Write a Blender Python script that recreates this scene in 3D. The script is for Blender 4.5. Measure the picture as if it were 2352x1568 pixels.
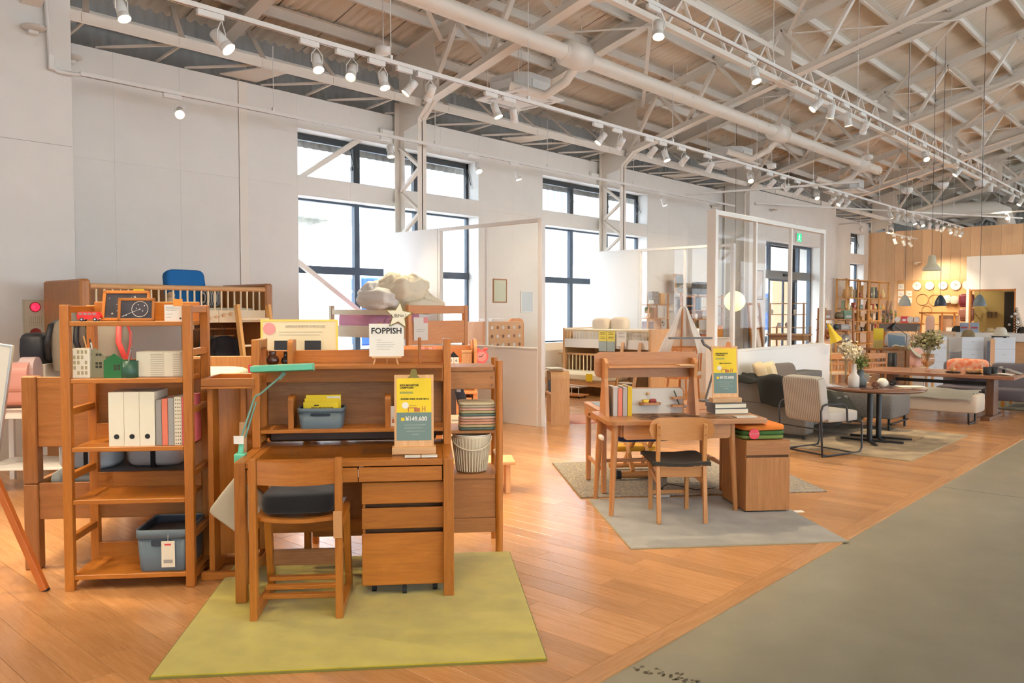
import bpy, bmesh, math, random
from mathutils import Vector, Matrix
random.seed(7)
S = bpy.context.scene
COL = S.collection
for o in list(bpy.data.objects):
    bpy.data.objects.remove(o)
# ---------------------------------------------------------------- camera, world, exposure
cam = bpy.data.cameras.new('camera')
cam.sensor_width = 36.0
cam.lens = 1850.0 / 2352.0 * 36.0
cam.clip_start, cam.clip_end = 0.05, 300
camo = bpy.data.objects.new('camera', cam)
camo.location = (0, 0, 1.6)
camo.rotation_euler = (math.radians(90 - 2.229), 0, math.radians(42.4 - 90))
COL.objects.link(camo)
S.camera = camo
world = bpy.data.worlds.new('sky')
S.world = world
world.use_nodes = True
wn = world.node_tree.nodes
bg = wn['Background']
bg.inputs[0].default_value = (0.80, 0.90, 1.0, 1)
bg.inputs[1].default_value = 5.5
S.view_settings.view_transform = 'Standard'
S.view_settings.look = 'None'
S.view_settings.gamma = 1.0
S.view_settings.use_curve_mapping = False
S.view_settings.exposure = 0.3
S.cycles.max_bounces = 6; S.cycles.diffuse_bounces = 3; S.cycles.glossy_bounces = 3; S.cycles.transmission_bounces = 4; S.cycles.transparent_max_bounces = 14
S.cycles.use_adaptive_sampling = True; S.cycles.adaptive_threshold = 0.16; S.cycles.adaptive_min_samples = 12
S.cycles.caustics_reflective = False; S.cycles.caustics_refractive = False
SPOT_W = 230.0            # watts of one track spotlight
WARM = (1.0, 0.82, 0.57)
# ---------------------------------------------------------------- helpers
R = math.radians
TH = R(48.5)                         # the shop's diagonal display grid against the building
AV = Vector((math.sin(TH), -math.cos(TH), 0)); BV = Vector((math.cos(TH), math.sin(TH), 0))
RZ = TH - math.pi / 2
def W(a, b, z=0.0):
    return AV * a + BV * b + Vector((0, 0, z))

class MB:
    """collects shapes into one mesh"""
    def __init__(s):
        s.v = []; s.f = []; s.uv = []; s.sm = []; s.mi = []; s.m = 0
    def _add(s, vs, fs, uvs=None, smooth=False, off=None):
        n = len(s.v)
        s.v += [tuple(p) for p in vs]
        for i, f in enumerate(fs):
            s.f.append([k + n for k in f]); s.sm.append(smooth); s.mi.append(s.m)
            s.uv.append(uvs[i] if uvs else [(vs[k][0], vs[k][1]) for k in f])
    def box(s, c, d, rot=None, ch=0.0025):
        """centre, size, optional 3x3 rotation, chamfer; uv u runs along the longest side"""
        hx, hy, hz = d[0] / 2, d[1] / 2, d[2] / 2
        c = Vector(c); ax = max(range(3), key=lambda i: d[i]); ox, oy = random.uniform(0, 40), random.uniform(0, 40)
        def uvq(ps, na):
            o = []
            for p in ps:
                if na == ax: i, j = [(1, 2), (0, 2), (0, 1)][na]
                else: i = ax; j = 3 - na - ax
                o.append((p[i] + ox, p[j] + oy + na * 3.1))
            return o
        ch = min(ch, hx * .45, hy * .45, hz * .45)
        h = (hx, hy, hz); vs = []; idx = {}
        for sx in (-1, 1):
            for sy in (-1, 1):
                for sz in (-1, 1):
                    for a in range(3):
                        sg = (sx, sy, sz)
                        p = [sg[i] * (h[i] - (0 if i == a else ch)) for i in range(3)]
                        idx[(sx, sy, sz, a)] = len(vs); vs.append(p)
        fs = []; us = []
        def add(ks, na):
            P = [Vector(vs[k]) for k in ks]
            nrm = (P[1] - P[0]).cross(P[2] - P[0])
            if nrm.dot(sum(P, Vector())) < 0: ks = ks[::-1]
            fs.append(ks); us.append(uvq([vs[k] for k in ks], na))
        for a in range(3):
            b, e = [(1, 2), (0, 2), (0, 1)][a]
            for sg in (-1, 1):
                ks = []
                for (p, q) in ((-1, -1), (1, -1), (1, 1), (-1, 1)):
                    t = [0, 0, 0]; t[a] = sg; t[b] = p; t[e] = q
                    ks.append(idx[(t[0], t[1], t[2], a)])
                add(ks, a)
            if ch > 0:
                for p in (-1, 1):
                    for q in (-1, 1):
                        t0 = [0, 0, 0]; t1 = [0, 0, 0]; t0[a] = -1; t1[a] = 1
                        t0[b] = t1[b] = p; t0[e] = t1[e] = q
                        add([idx[(*t0, b)], idx[(*t1, b)], idx[(*t1, e)], idx[(*t0, e)]], b)
        if ch > 0:
            for sx in (-1, 1):
                for sy in (-1, 1):
                    for sz in (-1, 1):
                        add([idx[(sx, sy, sz, k)] for k in range(3)], 0)
        if rot is not None: vs = [rot @ Vector(p) for p in vs]
        s._add([c + Vector(p) for p in vs], fs, us)
        return s
    def bx(s, x0, x1, y0, y1, z0, z1, ch=0.0025):
        return s.box(((x0 + x1) / 2, (y0 + y1) / 2, (z0 + z1) / 2), (abs(x1 - x0), abs(y1 - y0), abs(z1 - z0)), None, ch)
    def bar(s, p0, p1, w, h, ch=0.002, up=(0, 0, 1)):
        """square bar from p0 to p1: w across, h towards up"""
        p0, p1 = Vector(p0), Vector(p1); d = p1 - p0; x = d.normalized(); u = Vector(up)
        if abs(x.dot(u)) > 0.99: u = Vector((0, 1, 0)) if abs(x.y) < .9 else Vector((1, 0, 0))
        y = u.cross(x).normalized(); z = x.cross(y)
        return s.box((p0 + p1) / 2, (d.length, w, h), Matrix((x, y, z)).transposed(), ch)
    def loft(s, rings, closed=True, cap=True, smooth=True):
        n = len(rings[0]); vs = [p for r in rings for p in r]; fs = []; us = []
        L = 0; acc = [0]
        for i in range(1, len(rings)):
            L += (Vector(rings[i][0]) - Vector(rings[i - 1][0])).length; acc.append(L)
        per = [0]
        for j in range(n):
            per.append(per[-1] + (Vector(rings[0][(j + 1) % n]) - Vector(rings[0][j])).length)
        for i in range(len(rings) - 1):
            for j in range(n if closed else n - 1):
                k = (j + 1) % n
                fs.append([i * n + j, i * n + k, (i + 1) * n + k, (i + 1) * n + j])
                us.append([(acc[i], per[j]), (acc[i], per[j + 1]), (acc[i + 1], per[j + 1]), (acc[i + 1], per[j])])
        s._add(vs, fs, us, smooth)
        if cap and closed:
            for r, rev in ((rings[0], True), (rings[-1], False)):
                f = list(range(n))[::-1] if rev else list(range(n))
                s._add(r, [f])
        return s
    def tube(s, pts, r, n=8, closed=False, cap=True):
        pts = [Vector(p) for p in pts]; m = len(pts); rs = r if isinstance(r, (list, tuple)) else [r] * m
        rings = []; prev = None
        for i, p in enumerate(pts):
            if closed: t = (pts[(i + 1) % m] - pts[i - 1])
            else: t = pts[min(i + 1, m - 1)] - pts[max(i - 1, 0)]
            t.normalize()
            if prev is None:
                u = Vector((0, 0, 1)) if abs(t.z) < .9 else Vector((1, 0, 0))
                x = u.cross(t).normalized()
            else:
                x = (prev - t * prev.dot(t)).normalized()
            prev = x; y = t.cross(x)
            rings.append([p + (x * math.cos(2 * math.pi * k / n) + y * math.sin(2 * math.pi * k / n)) * rs[i] for k in range(n)])
        if closed: rings.append(rings[0]); cap = False
        return s.loft(rings, True, cap)
    def cyl(s, p0, p1, r0, r1=None, n=12):
        return s.tube([p0, p1], [r0, r0 if r1 is None else r1], n)
    def lathe(s, prof, c=(0, 0, 0), n=20, cap=False, a0=0.0):
        c = Vector(c)
        rings = [[c + Vector((r * math.cos(a0 + 2 * math.pi * k / n), r * math.sin(a0 + 2 * math.pi * k / n), z)) for k in range(n)] for r, z in prof]
        return s.loft(rings, True, cap)
    def prism(s, poly, axis, d0, d1, smooth=False):
        """polygon (2d, the two other axes in order) extruded along axis 0/1/2"""
        def P(q, d):
            t = [q[0], q[1]]; t.insert(axis, d); return t
        n = len(poly); vs = [P(q, d0) for q in poly] + [P(q, d1) for q in poly]
        ar = sum(poly[i][0] * poly[(i + 1) % n][1] - poly[(i + 1) % n][0] * poly[i][1] for i in range(n))
        flip = (ar < 0) ^ (axis == 1) ^ (d1 < d0)
        ox = random.uniform(0, 30)
        xs = [q[0] for q in poly]; ys = [q[1] for q in poly]
        sw = (max(ys) - min(ys)) > (max(xs) - min(xs))
        def uvp(q): return (q[1] + ox, q[0]) if sw else (q[0] + ox, q[1])
        f0 = list(range(n)); f1 = list(range(n, 2 * n))
        fs = [f0[::-1], f1]; us = [[uvp(poly[k]) for k in f0[::-1]], [uvp(q) for q in poly]]
        per = [0]
        for i in range(n): per.append(per[-1] + math.dist(poly[i], poly[(i + 1) % n]))
        long_d = abs(d1 - d0) > per[-1] * .3
        for i in range(n):
            j = (i + 1) % n
            fs.append([i, j, n + j, n + i])
            q = [(d0, per[i]), (d0, per[i + 1]), (d1, per[i + 1]), (d1, per[i])]
            us.append(q if long_d else [(b + ox, a) for a, b in q])
        if flip: fs = [f[::-1] for f in fs]; us = [u[::-1] for u in us]
        s._add(vs, fs[:2], us[:2], False); k = len(s.v) - len(vs)
        for f, u in zip(fs[2:], us[2:]):
            s.f.append([q + k for q in f]); s.uv.append(u); s.sm.append(smooth); s.mi.append(s.m)
        return s
    def grid(s, fn, nu, nv, smooth=True, thick=0.0):
        vs = [fn(i / nu, j / nv) for i in range(nu + 1) for j in range(nv + 1)]
        w = nv + 1
        fs = [[i * w + j, (i + 1) * w + j, (i + 1) * w + j + 1, i * w + j + 1] for i in range(nu) for j in range(nv)]
        us = [[(k // w / nu, k % w / nv) for k in f] for f in fs]
        s._add(vs, fs, us, smooth)
        if thick:
            vs2 = [(p[0], p[1], p[2] - thick) for p in vs]
            s._add(vs2, [f[::-1] for f in fs], [u[::-1] for u in us], smooth)
            rim = [(i, 0) for i in range(nu + 1)] + [(nu, j) for j in range(1, nv + 1)] + [(i, nv) for i in range(nu - 1, -1, -1)] + [(0, j) for j in range(nv - 1, 0, -1)]
            rv = [vs[i * w + j] for i, j in rim] + [vs2[i * w + j] for i, j in rim]; n = len(rim)
            s._add(rv, [[(k + 1) % n, k, n + k, n + (k + 1) % n] for k in range(n)], None, smooth)
        return s
    def pillow(s, c, d, e=0.35, n=16, rot=None, noise=0.0, seed=0):
        """rounded soft box: superellipsoid with exponent e"""
        rnd = random.Random(seed); ph = [rnd.uniform(0, 6.28) for _ in range(6)]
        def pw(x, k): return math.copysign(abs(x) ** k, x)
        rings = []
        for i in range(n // 2 + 1):
            t = -math.pi / 2 + math.pi * i / (n // 2)
            ring = []
            for j in range(n):
                p = 2 * math.pi * j / n
                x, y, z = pw(math.cos(t), e) * pw(math.cos(p), e), pw(math.cos(t), e) * pw(math.sin(p), e), pw(math.sin(t), e)
                q = 1 + noise * (math.sin(5 * x + ph[0]) * math.sin(4 * y + ph[1]) + .6 * math.sin(9 * x + 7 * y + ph[2]) + .5 * math.sin(8 * z + 6 * x + ph[3]))
                v = Vector((x * d[0] / 2 * q, y * d[1] / 2 * q, z * d[2] / 2 * q))
                if rot is not None: v = rot @ v
                ring.append(Vector(c) + v)
            rings.append(ring)
        return s.loft(rings, True, False)
    def build(s, name, mat, parent=None, loc=None, rz=None):
        me = bpy.data.meshes.new(name)
        me.from_pydata(s.v, [], s.f)
        if s.uv:
            ul = me.uv_layers.new(name='UVMap')
            flat = [c for u in s.uv for q in u for c in q]
            ul.data.foreach_set('uv', flat)
        me.polygons.foreach_set('use_smooth', s.sm)
        mats = mat if isinstance(mat, (list, tuple)) else [mat]
        for m in mats: me.materials.append(m)
        if len(mats) > 1: me.polygons.foreach_set('material_index', s.mi)
        me.update()
        o = bpy.data.objects.new(name, me); COL.objects.link(o)
        if parent: o.parent = parent
        if loc is not None: o.location = loc
        if rz is not None: o.rotation_euler = (0, 0, rz)
        return o

def tag(o, label=None, cat=None, group=None, kind=None):
    for k, v in (('label', label), ('category', cat), ('group', group), ('kind', kind)):
        if v: o[k] = v
    return o
def T(name, label, cat, loc=(0, 0, 0), rz=0.0, group=None):
    o = bpy.data.objects.new(name, None); COL.objects.link(o)
    o.empty_display_size = .1; o.location = loc; o.rotation_euler = (0, 0, rz)
    return tag(o, label, cat, group)
def TA(name, label, cat, a, b, z=0.0, group=None, da=0.0):
    """a thing on the diagonal grid: a to the right, b away from the camera"""
    return T(name, label, cat, W(a, b, z), RZ + R(da), group)
def struct(o): o['kind'] = 'structure'; return o
def dup(root, loc, rz=None, label=None, group=None):
    def cp(o, par):
        c = o.copy(); COL.objects.link(c); c.parent = par
        for ch in list(o.children): cp(ch, c)
        return c
    r = cp(root, None); r.location = loc
    if rz is not None: r.rotation_euler = (0, 0, rz)
    if label: r['label'] = label
    if group: r['group'] = group
    return r
def text(s, size, mat, parent, loc, rot, name='lettering', depth=0.0006, align='CENTER', sx=1.0, bold=0.0):
    cu = bpy.data.curves.new(name, 'FONT'); cu.body = s; cu.size = size; cu.align_x = align; cu.align_y = 'CENTER'
    cu.extrude = depth; cu.offset = bold; cu.resolution_u = 2
    o = bpy.data.objects.new('tmp', cu); COL.objects.link(o)
    bpy.context.view_layer.update()
    me = bpy.data.meshes.new_from_object(o.evaluated_get(bpy.context.evaluated_depsgraph_get()))
    bpy.data.objects.remove(o)
    me.materials.clear(); me.materials.append(mat)
    q = bpy.data.objects.new(name, me); COL.objects.link(q)
    q.parent = parent; q.location = loc; q.rotation_euler = rot; q.scale = (sx, 1, 1)
    return q
FRONT = (R(90), 0, 0)                 # lettering that stands upright and faces local -y
# ---------------------------------------------------------------- materials
MATS = {}
def mat(name, col, rough=0.5, spec=0.5, metal=0.0, emit=None, estr=0.0, noise=0.0, nscale=30.0, bump=0.0, trans=0.0, alpha=1.0, sheen=0.0, col2=None, coat=0.0):
    if name in MATS: return MATS[name]
    m = bpy.data.materials.new(name); m.use_nodes = True; nt = m.node_tree; N = nt.nodes; L = nt.links
    p = N['Principled BSDF']; I = p.inputs
    I['Base Color'].default_value = (*col, 1); I['Roughness'].default_value = rough; I['Metallic'].default_value = metal
    I['Specular IOR Level'].default_value = spec
    if emit: I['Emission Color'].default_value = (*emit, 1); I['Emission Strength'].default_value = estr
    if trans: I['Transmission Weight'].default_value = trans
    if alpha < 1: I['Alpha'].default_value = alpha
    if sheen: I['Sheen Weight'].default_value = sheen
    if coat: I['Coat Weight'].default_value = coat
    if noise or bump or col2:
        tc = N.new('ShaderNodeTexCoord'); nz = N.new('ShaderNodeTexNoise')
        nz.inputs['Scale'].default_value = nscale; nz.inputs['Detail'].default_value = 4
        L.new(tc.outputs['Object'], nz.inputs['Vector'])
        if noise or col2:
            mx = N.new('ShaderNodeMix'); mx.data_type = 'RGBA'
            c2 = col2 or tuple(c * (1 - noise) for c in col)
            mx.inputs[6].default_value = (*col, 1); mx.inputs[7].default_value = (*c2, 1)
            mr = N.new('ShaderNodeMapRange'); mr.inputs[1].default_value = .35; mr.inputs[2].default_value = .65
            L.new(nz.outputs['Fac'], mr.inputs[0]); L.new(mr.outputs[0], mx.inputs[0]); L.new(mx.outputs[2], I['Base Color'])
        if bump:
            b = N.new('ShaderNodeBump'); b.inputs['Strength'].default_value = bump; b.inputs['Distance'].default_value = .01
            L.new(nz.outputs['Fac'], b.inputs['Height']); L.new(b.outputs[0], I['Normal'])
    MATS[name] = m; return m
def wood(name, c1, c2, rough=0.42, sc=1.0, coat=0.0, obj=False, crough=0.04):
    """grain along u (or along object x when obj)"""
    if name in MATS: return MATS[name]
    m = bpy.data.materials.new(name); m.use_nodes = True; nt = m.node_tree; N = nt.nodes; L = nt.links
    p = N['Principled BSDF']; p.inputs['Roughness'].default_value = rough
    if coat: p.inputs['Coat Weight'].default_value = coat; p.inputs['Coat Roughness'].default_value = crough
    tc = N.new('ShaderNodeTexCoord'); mp = N.new('ShaderNodeMapping')
    mp.inputs['Scale'].default_value = (2.2 * sc, 26 * sc, 1)
    L.new(tc.outputs['Object' if obj else 'UV'], mp.inputs['Vector'])
    nz = N.new('ShaderNodeTexNoise'); nz.inputs['Scale'].default_value = 1.6; nz.inputs['Detail'].default_value = 6; nz.inputs['Distortion'].default_value = .9
    L.new(mp.outputs[0], nz.inputs['Vector'])
    n2 = N.new('ShaderNodeTexNoise'); n2.inputs['Scale'].default_value = 9; n2.inputs['Detail'].default_value = 3
    L.new(mp.outputs[0], n2.inputs['Vector'])
    ad = N.new('ShaderNodeMath'); ad.operation = 'MULTIPLY_ADD'; ad.inputs[1].default_value = .45
    L.new(n2.outputs['Fac'], ad.inputs[0]); L.new(nz.outputs['Fac'], ad.inputs[2])
    mr = N.new('ShaderNodeMapRange'); mr.inputs[1].default_value = .5; mr.inputs[2].default_value = .95
    L.new(ad.outputs[0], mr.inputs[0])
    mx = N.new('ShaderNodeMix'); mx.data_type = 'RGBA'
    mx.inputs[6].default_value = (*c1, 1); mx.inputs[7].default_value = (*c2, 1)
    L.new(mr.outputs[0], mx.inputs[0])
    oi = N.new('ShaderNodeObjectInfo'); hs = N.new('ShaderNodeHueSaturation')
    rr = N.new('ShaderNodeMapRange'); rr.inputs[3].default_value = .86; rr.inputs[4].default_value = 1.12
    L.new(oi.outputs['Random'], rr.inputs[0]); L.new(rr.outputs[0], hs.inputs['Value'])
    L.new(mx.outputs[2], hs.inputs['Color']); L.new(hs.outputs[0], p.inputs['Base Color'])
    b = N.new('ShaderNodeBump'); b.inputs['Strength'].default_value = .08; b.inputs['Distance'].default_value = .004
    L.new(ad.outputs[0], b.inputs['Height']); L.new(b.outputs[0], p.inputs['Normal'])
    MATS[name] = m; return m
def stripes(name, c1, c2, freq, axis='X', duty=.5, rough=.8, coord='Object', rotz=0.0):
    if name in MATS: return MATS[name]
    m = bpy.data.materials.new(name); m.use_nodes = True; nt = m.node_tree; N = nt.nodes; L = nt.links
    p = N['Principled BSDF']; p.inputs['Roughness'].default_value = rough
    tc = N.new('ShaderNodeTexCoord'); mp = N.new('ShaderNodeMapping'); mp.inputs['Rotation'].default_value = (0, 0, rotz)
    sp = N.new('ShaderNodeSeparateXYZ')
    L.new(tc.outputs[coord], mp.inputs[0]); L.new(mp.outputs[0], sp.inputs[0])
    mu = N.new('ShaderNodeMath'); mu.operation = 'MULTIPLY'; mu.inputs[1].default_value = freq
    fr = N.new('ShaderNodeMath'); fr.operation = 'FRACT'; gt = N.new('ShaderNodeMath'); gt.operation = 'GREATER_THAN'; gt.inputs[1].default_value = duty
    L.new(sp.outputs[axis], mu.inputs[0]); L.new(mu.outputs[0], fr.inputs[0]); L.new(fr.outputs[0], gt.inputs[0])
    mx = N.new('ShaderNodeMix'); mx.data_type = 'RGBA'; mx.inputs[6].default_value = (*c1, 1); mx.inputs[7].default_value = (*c2, 1)
    L.new(gt.outputs[0], mx.inputs[0]); L.new(mx.outputs[2], p.inputs['Base Color'])
    MATS[name] = m; return m
def glassmat(name, tint=(0.985, 0.99, 0.99), refl=0.025):
    """thin clear pane: mostly straight-through, a little mirror"""
    if name in MATS: return MATS[name]
    m = bpy.data.materials.new(name); m.use_nodes = True; nt = m.node_tree; N = nt.nodes; L = nt.links
    for n in list(N): N.remove(n)
    o = N.new('ShaderNodeOutputMaterial'); t = N.new('ShaderNodeBsdfTransparent'); g = N.new('ShaderNodeBsdfGlossy'); mx = N.new('ShaderNodeMixShader')
    t.inputs[0].default_value = (*tint, 1); g.inputs['Roughness'].default_value = 0.02; mx.inputs[0].default_value = refl
    L.new(t.outputs[0], mx.inputs[1]); L.new(g.outputs[0], mx.inputs[2]); L.new(mx.outputs[0], o.inputs[0])
    MATS[name] = m; return m
OAK = wood('oak_amber', (0.51, 0.182, 0.024), (0.38, 0.122, 0.015), .38)
OAKD = wood('oak_dark_brown', (0.34, 0.15, 0.05), (0.22, 0.09, 0.028), .42)  # darker brown oak for back panels, rods and small fittings
OAK2 = wood('oak_tan', (0.47, 0.20, 0.06), (0.35, 0.14, 0.038), .42)
BEECH = wood('beech_pale', (0.72, 0.43, 0.21), (0.60, 0.33, 0.14), .45)
PINE = wood('pine_yellow', (0.72, 0.42, 0.14), (0.60, 0.30, 0.09), .42)
CREAMWOOD = wood('wood_cream_paint', (0.78, 0.66, 0.46), (0.74, 0.60, 0.40), .5)
WALNUT = wood('walnut_brown', (0.22, 0.10, 0.05), (0.14, 0.06, 0.03), .35)
FLOORW = wood('floor_oak', (0.60, 0.305, 0.125), (0.49, 0.23, 0.082), .26, 1.0, coat=.35, crough=.22)
PANELW = wood('panelling_oak', (0.74, 0.49, 0.29), (0.66, 0.42, 0.235), .5, 1.0)
WHITE = mat('paint_white', (0.80, 0.78, 0.75), .6)
STEELW = mat('steel_white_paint', (0.82, 0.75, 0.66), .45)
ROOFW = mat('roof_sheet_paint', (0.82, 0.70, 0.56), .6)
DARK = mat('frame_charcoal', (0.03, 0.035, 0.04), .4)
BLUEGREY = mat('frame_blue_grey', (0.05, 0.075, 0.11), .4)  # window glare on the lower frames put into this colour; entrance shares it
BLACK = mat('black_matt', (0.008, 0.008, 0.01), .6)
BLACKM = mat('black_metal', (0.012, 0.013, 0.015), .35)
CHROME = mat('chrome', (0.7, 0.7, 0.7), .2, metal=1)
PAPER = mat('paper_white', (0.80, 0.77, 0.70), .7)
CREAM = mat('cream_card', (0.78, 0.72, 0.56), .7)
YELLOW = mat('card_yellow', (0.83, 0.60, 0.02), .6)
TEAL = mat('card_grey_green', (0.16, 0.24, 0.22), .6)
INK = mat('ink_black', (0.015, 0.015, 0.018), .6)
INKG = mat('ink_grey', (0.35, 0.33, 0.30), .6)
WHITEINK = mat('ink_white', (0.82, 0.80, 0.74), .6)
RED = mat('print_red', (0.70, 0.06, 0.07), .5)
PINK = mat('print_pink', (0.80, 0.30, 0.30), .6)
GLASS = glassmat('pane_clear')
WINGLASS = glassmat('window_pane_clear', (0.99, 0.995, 1.0), .02)
# ================================================================ THE SETTING
YW = 10.5                # inner face of the long window wall
XE = 31.2                # oak-clad end wall
BAY = 5.66; X0 = 3.0     # steel frames stand every bay
# ---------------------------------------------------------------- floors
def concrete_mat():
    m = bpy.data.materials.new('concrete_polished'); m.use_nodes = True; nt = m.node_tree; N = nt.nodes; L = nt.links
    p = N['Principled BSDF']; tc = N.new('ShaderNodeTexCoord')
    n1 = N.new('ShaderNodeTexNoise'); n1.inputs['Scale'].default_value = .45; n1.inputs['Detail'].default_value = 2
    L.new(tc.outputs['Object'], n1.inputs['Vector'])
    r = N.new('ShaderNodeValToRGB'); r.color_ramp.elements[0].position = .3; r.color_ramp.elements[1].position = .7
    r.color_ramp.elements[0].color = (0.29, 0.268, 0.197, 1); r.color_ramp.elements[1].color = (0.345, 0.32, 0.238, 1)
    n2 = N.new('ShaderNodeTexNoise'); n2.inputs['Scale'].default_value = 3.5; n2.inputs['Detail'].default_value = 5; L.new(tc.outputs['Object'], n2.inputs['Vector'])
    a = N.new('ShaderNodeMath'); a.operation = 'MULTIPLY_ADD'; a.inputs[1].default_value = .5; L.new(n2.outputs['Fac'], a.inputs[0]); L.new(n1.outputs['Fac'], a.inputs[2])
    s = N.new('ShaderNodeMath'); s.operation = 'SUBTRACT'; s.inputs[1].default_value = .25; L.new(a.outputs[0], s.inputs[0])
    L.new(s.outputs[0], r.inputs[0]); L.new(r.outputs[0], p.inputs['Base Color']); p.inputs['Roughness'].default_value = .2
    return m
CONC = concrete_mat()
fl = MB(); fl.bx(-14, 46, -10.9, 2.03, -0.12, -0.006, 0)
FC = struct(fl.build('floor_concrete', CONC)); FC['label'] = 'polished grey concrete aisle floor'
rn = random.Random(4); m = MB()
for k in range(34):
    f = k / 34; cx, cy = 3.0 + .06 * f + rn.gauss(0, .02), 1.99 - .30 * f + rn.gauss(0, .008); q = rn.uniform(.004, .016)
    m.prism([(cx + q * rn.uniform(.5, 1.3) * math.cos(a), cy + q * rn.uniform(.4, 1) * math.sin(a)) for a in [i * math.pi / 3 for i in range(6)]], 2, -.0062, -.0055)
o = m.build('scuff_marks', mat('scuff_dark', (.10, .085, .055), .6), FC); o['kind'] = 'stuff'
m = MB()
for x0 in (8.0, 14.0, 20.0): m.bx(x0, x0 + .004, -10.9, 2.0, -.006, -.0052, 0)
for o in [struct(m.build('trim_joint', mat('saw_cut', (.05, .05, .045), .8)))]: o['label'] = 'thin saw cut joints across the concrete floor'
fw = MB(); fw.bx(-14, 46, 2.031, 10.9, -0.12, -0.006, 0)
FLOOR = struct(fw.build('floor', mat('floor_gap', (.16, .085, .035), .6)))
FLOOR['label'] = 'oak plank floor laid across the display area'
# planks run from the aisle to the windows; the nearest are objects, the far ones are joined
PW = 0.148
rowsp = []
xi = -2.0; k = 0
while xi < XE - .05:
    y = 2.14 - random.uniform(0, 1.5); w = PW
    while y < YW:
        l = 1.52 + random.choice([0, .3, -.28]); y0, y1 = max(y, 2.135), min(y + l, YW)
        if YW - y1 < .3: y1 = YW
        if y0 < 2.5 and y1 - y0 < .25: y = 2.135; continue
        if y1 - y0 > .01: rowsp.append((xi, min(xi + w, XE), y0, y1))
        y = y1
    xi += w; k += 1
def seen_key(p):
    x, y = (p[0] + p[1]) / 2, (p[2] + p[3]) / 2
    d = x * math.cos(R(42.4)) + y * math.sin(R(42.4)); l = x * math.sin(R(42.4)) - y * math.cos(R(42.4))
    if d < 3.0 or abs(l) > d * .66 + .35: return 1e6
    return d
rowsp.sort(key=seen_key)
far = MB(); PLK = {}
for i, (x0, x1, y0, y1) in enumerate(rowsp):
    if i < 300 and seen_key(rowsp[i]) < 1e5:
        key = round(y1 - y0, 2)
        m = MB(); m.bx(x0 + .0008, x1 - .0008, y0 + .0008, y1 - .0008, -.006, 0, .0012); m.build('plank', FLOORW, FLOOR)
    else:
        far.bx(x0 + .0008, x1 - .0008, y0 + .0008, y1 - .0008, -.006, 0, 0)
def plank_far_mat():
    m = bpy.data.materials.new('floor_oak_far'); m.use_nodes = True
    return m
o = far.build('plank_field', FLOORW, FLOOR); o['kind'] = 'stuff'
m = MB()
xs = -6
while xs < XE:
    m = MB(); m.bx(xs + .001, xs + 3.6 - .001, 2.02, 2.132, -.01, .004, .003)
    e = struct(m.build('trim_1', FLOORW if xs > -7 else FLOORW)); e['label'] = 'oak nosing strip between plank floor and concrete'
    xs += 3.6
    if xs > -2.4 + 3.6 * 9: break
# ---------------------------------------------------------------- window wall
WALLM = mat('wall_board_white', (0.80, 0.765, 0.71), .62, noise=.03, nscale=3)
UP = (3.6, 4.32); LO = (0.92, 3.33)
WIN = [(6.76, 10.6), (12.4, 16.24)]
FARWIN = [(29.35, 30.75)]
cuts = sorted(WIN + FARWIN + [(20.95, 24.78)])
core = MB()
def solid(x0, x1, z0, z1): core.bx(x0, x1, YW + .012, YW + .3, z0, z1, 0)
xx = 3.3
for (a, b) in cuts:
    solid(xx, a, 0, 4.8)
    if 20 < a < 25:
        solid(a, b, 3.53, 4.8); xx = b; continue
    lo = (0.92, 3.33) if a < 20 else (1.6, 3.3)
    up = UP if a < 20 else (3.62, 4.4)
    solid(a, b, 0, lo[0]); solid(a, b, lo[1], up[0]); solid(a, b, up[1], 4.8)
    xx = b
solid(xx, XE, 0, 4.8)
core.bx(XE + .2, 46, 10.9, 11.1, 0, 4.8, 0)
WL = struct(core.build('wall_left', WALLM)); WL['label'] = 'long white panelled wall with the tall windows'
def panels(x0, x1, z0, z1, y=YW, step=.945, par=None, d=.012):
    n = max(1, round((x1 - x0) / step)); w = (x1 - x0) / n
    for i in range(n):
        m = MB(); m.bx(x0 + i * w + .0006, x0 + (i + 1) * w - .0006, y, y + d, z0 + .0005, z1 - .0005, .0006)
        m.build('wall_panel', WALLM, par or WL)
for z0, z1 in ((0, 1.75), (1.75, 3.45), (3.45, 4.8)):
    panels(3.3, 5.82, z0, z1); panels(5.96, 6.76, z0, z1); panels(10.6, 12.4, z0, z1); panels(16.24, 19.95, z0, z1); panels(26.0, 29.35, z0, z1)
for a, b in WIN:
    panels(a, b, 0, LO[0]); panels(a, b, LO[1], UP[0]); panels(a, b, UP[1], 4.8)
panels(29.35, 30.75, 0, 1.6); panels(29.35, 30.75, 3.3, 3.62); panels(29.35, 30.75, 4.4, 4.8); panels(30.75, XE, 0, 4.8)
m = MB(); m.bx(5.825, 5.955, YW - .012, YW + .012, 0, 4.8, .003)
struct(m.build('trim_2', STEELW))['label'] = 'slim white cover strip running up the wall left of the window'
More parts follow.
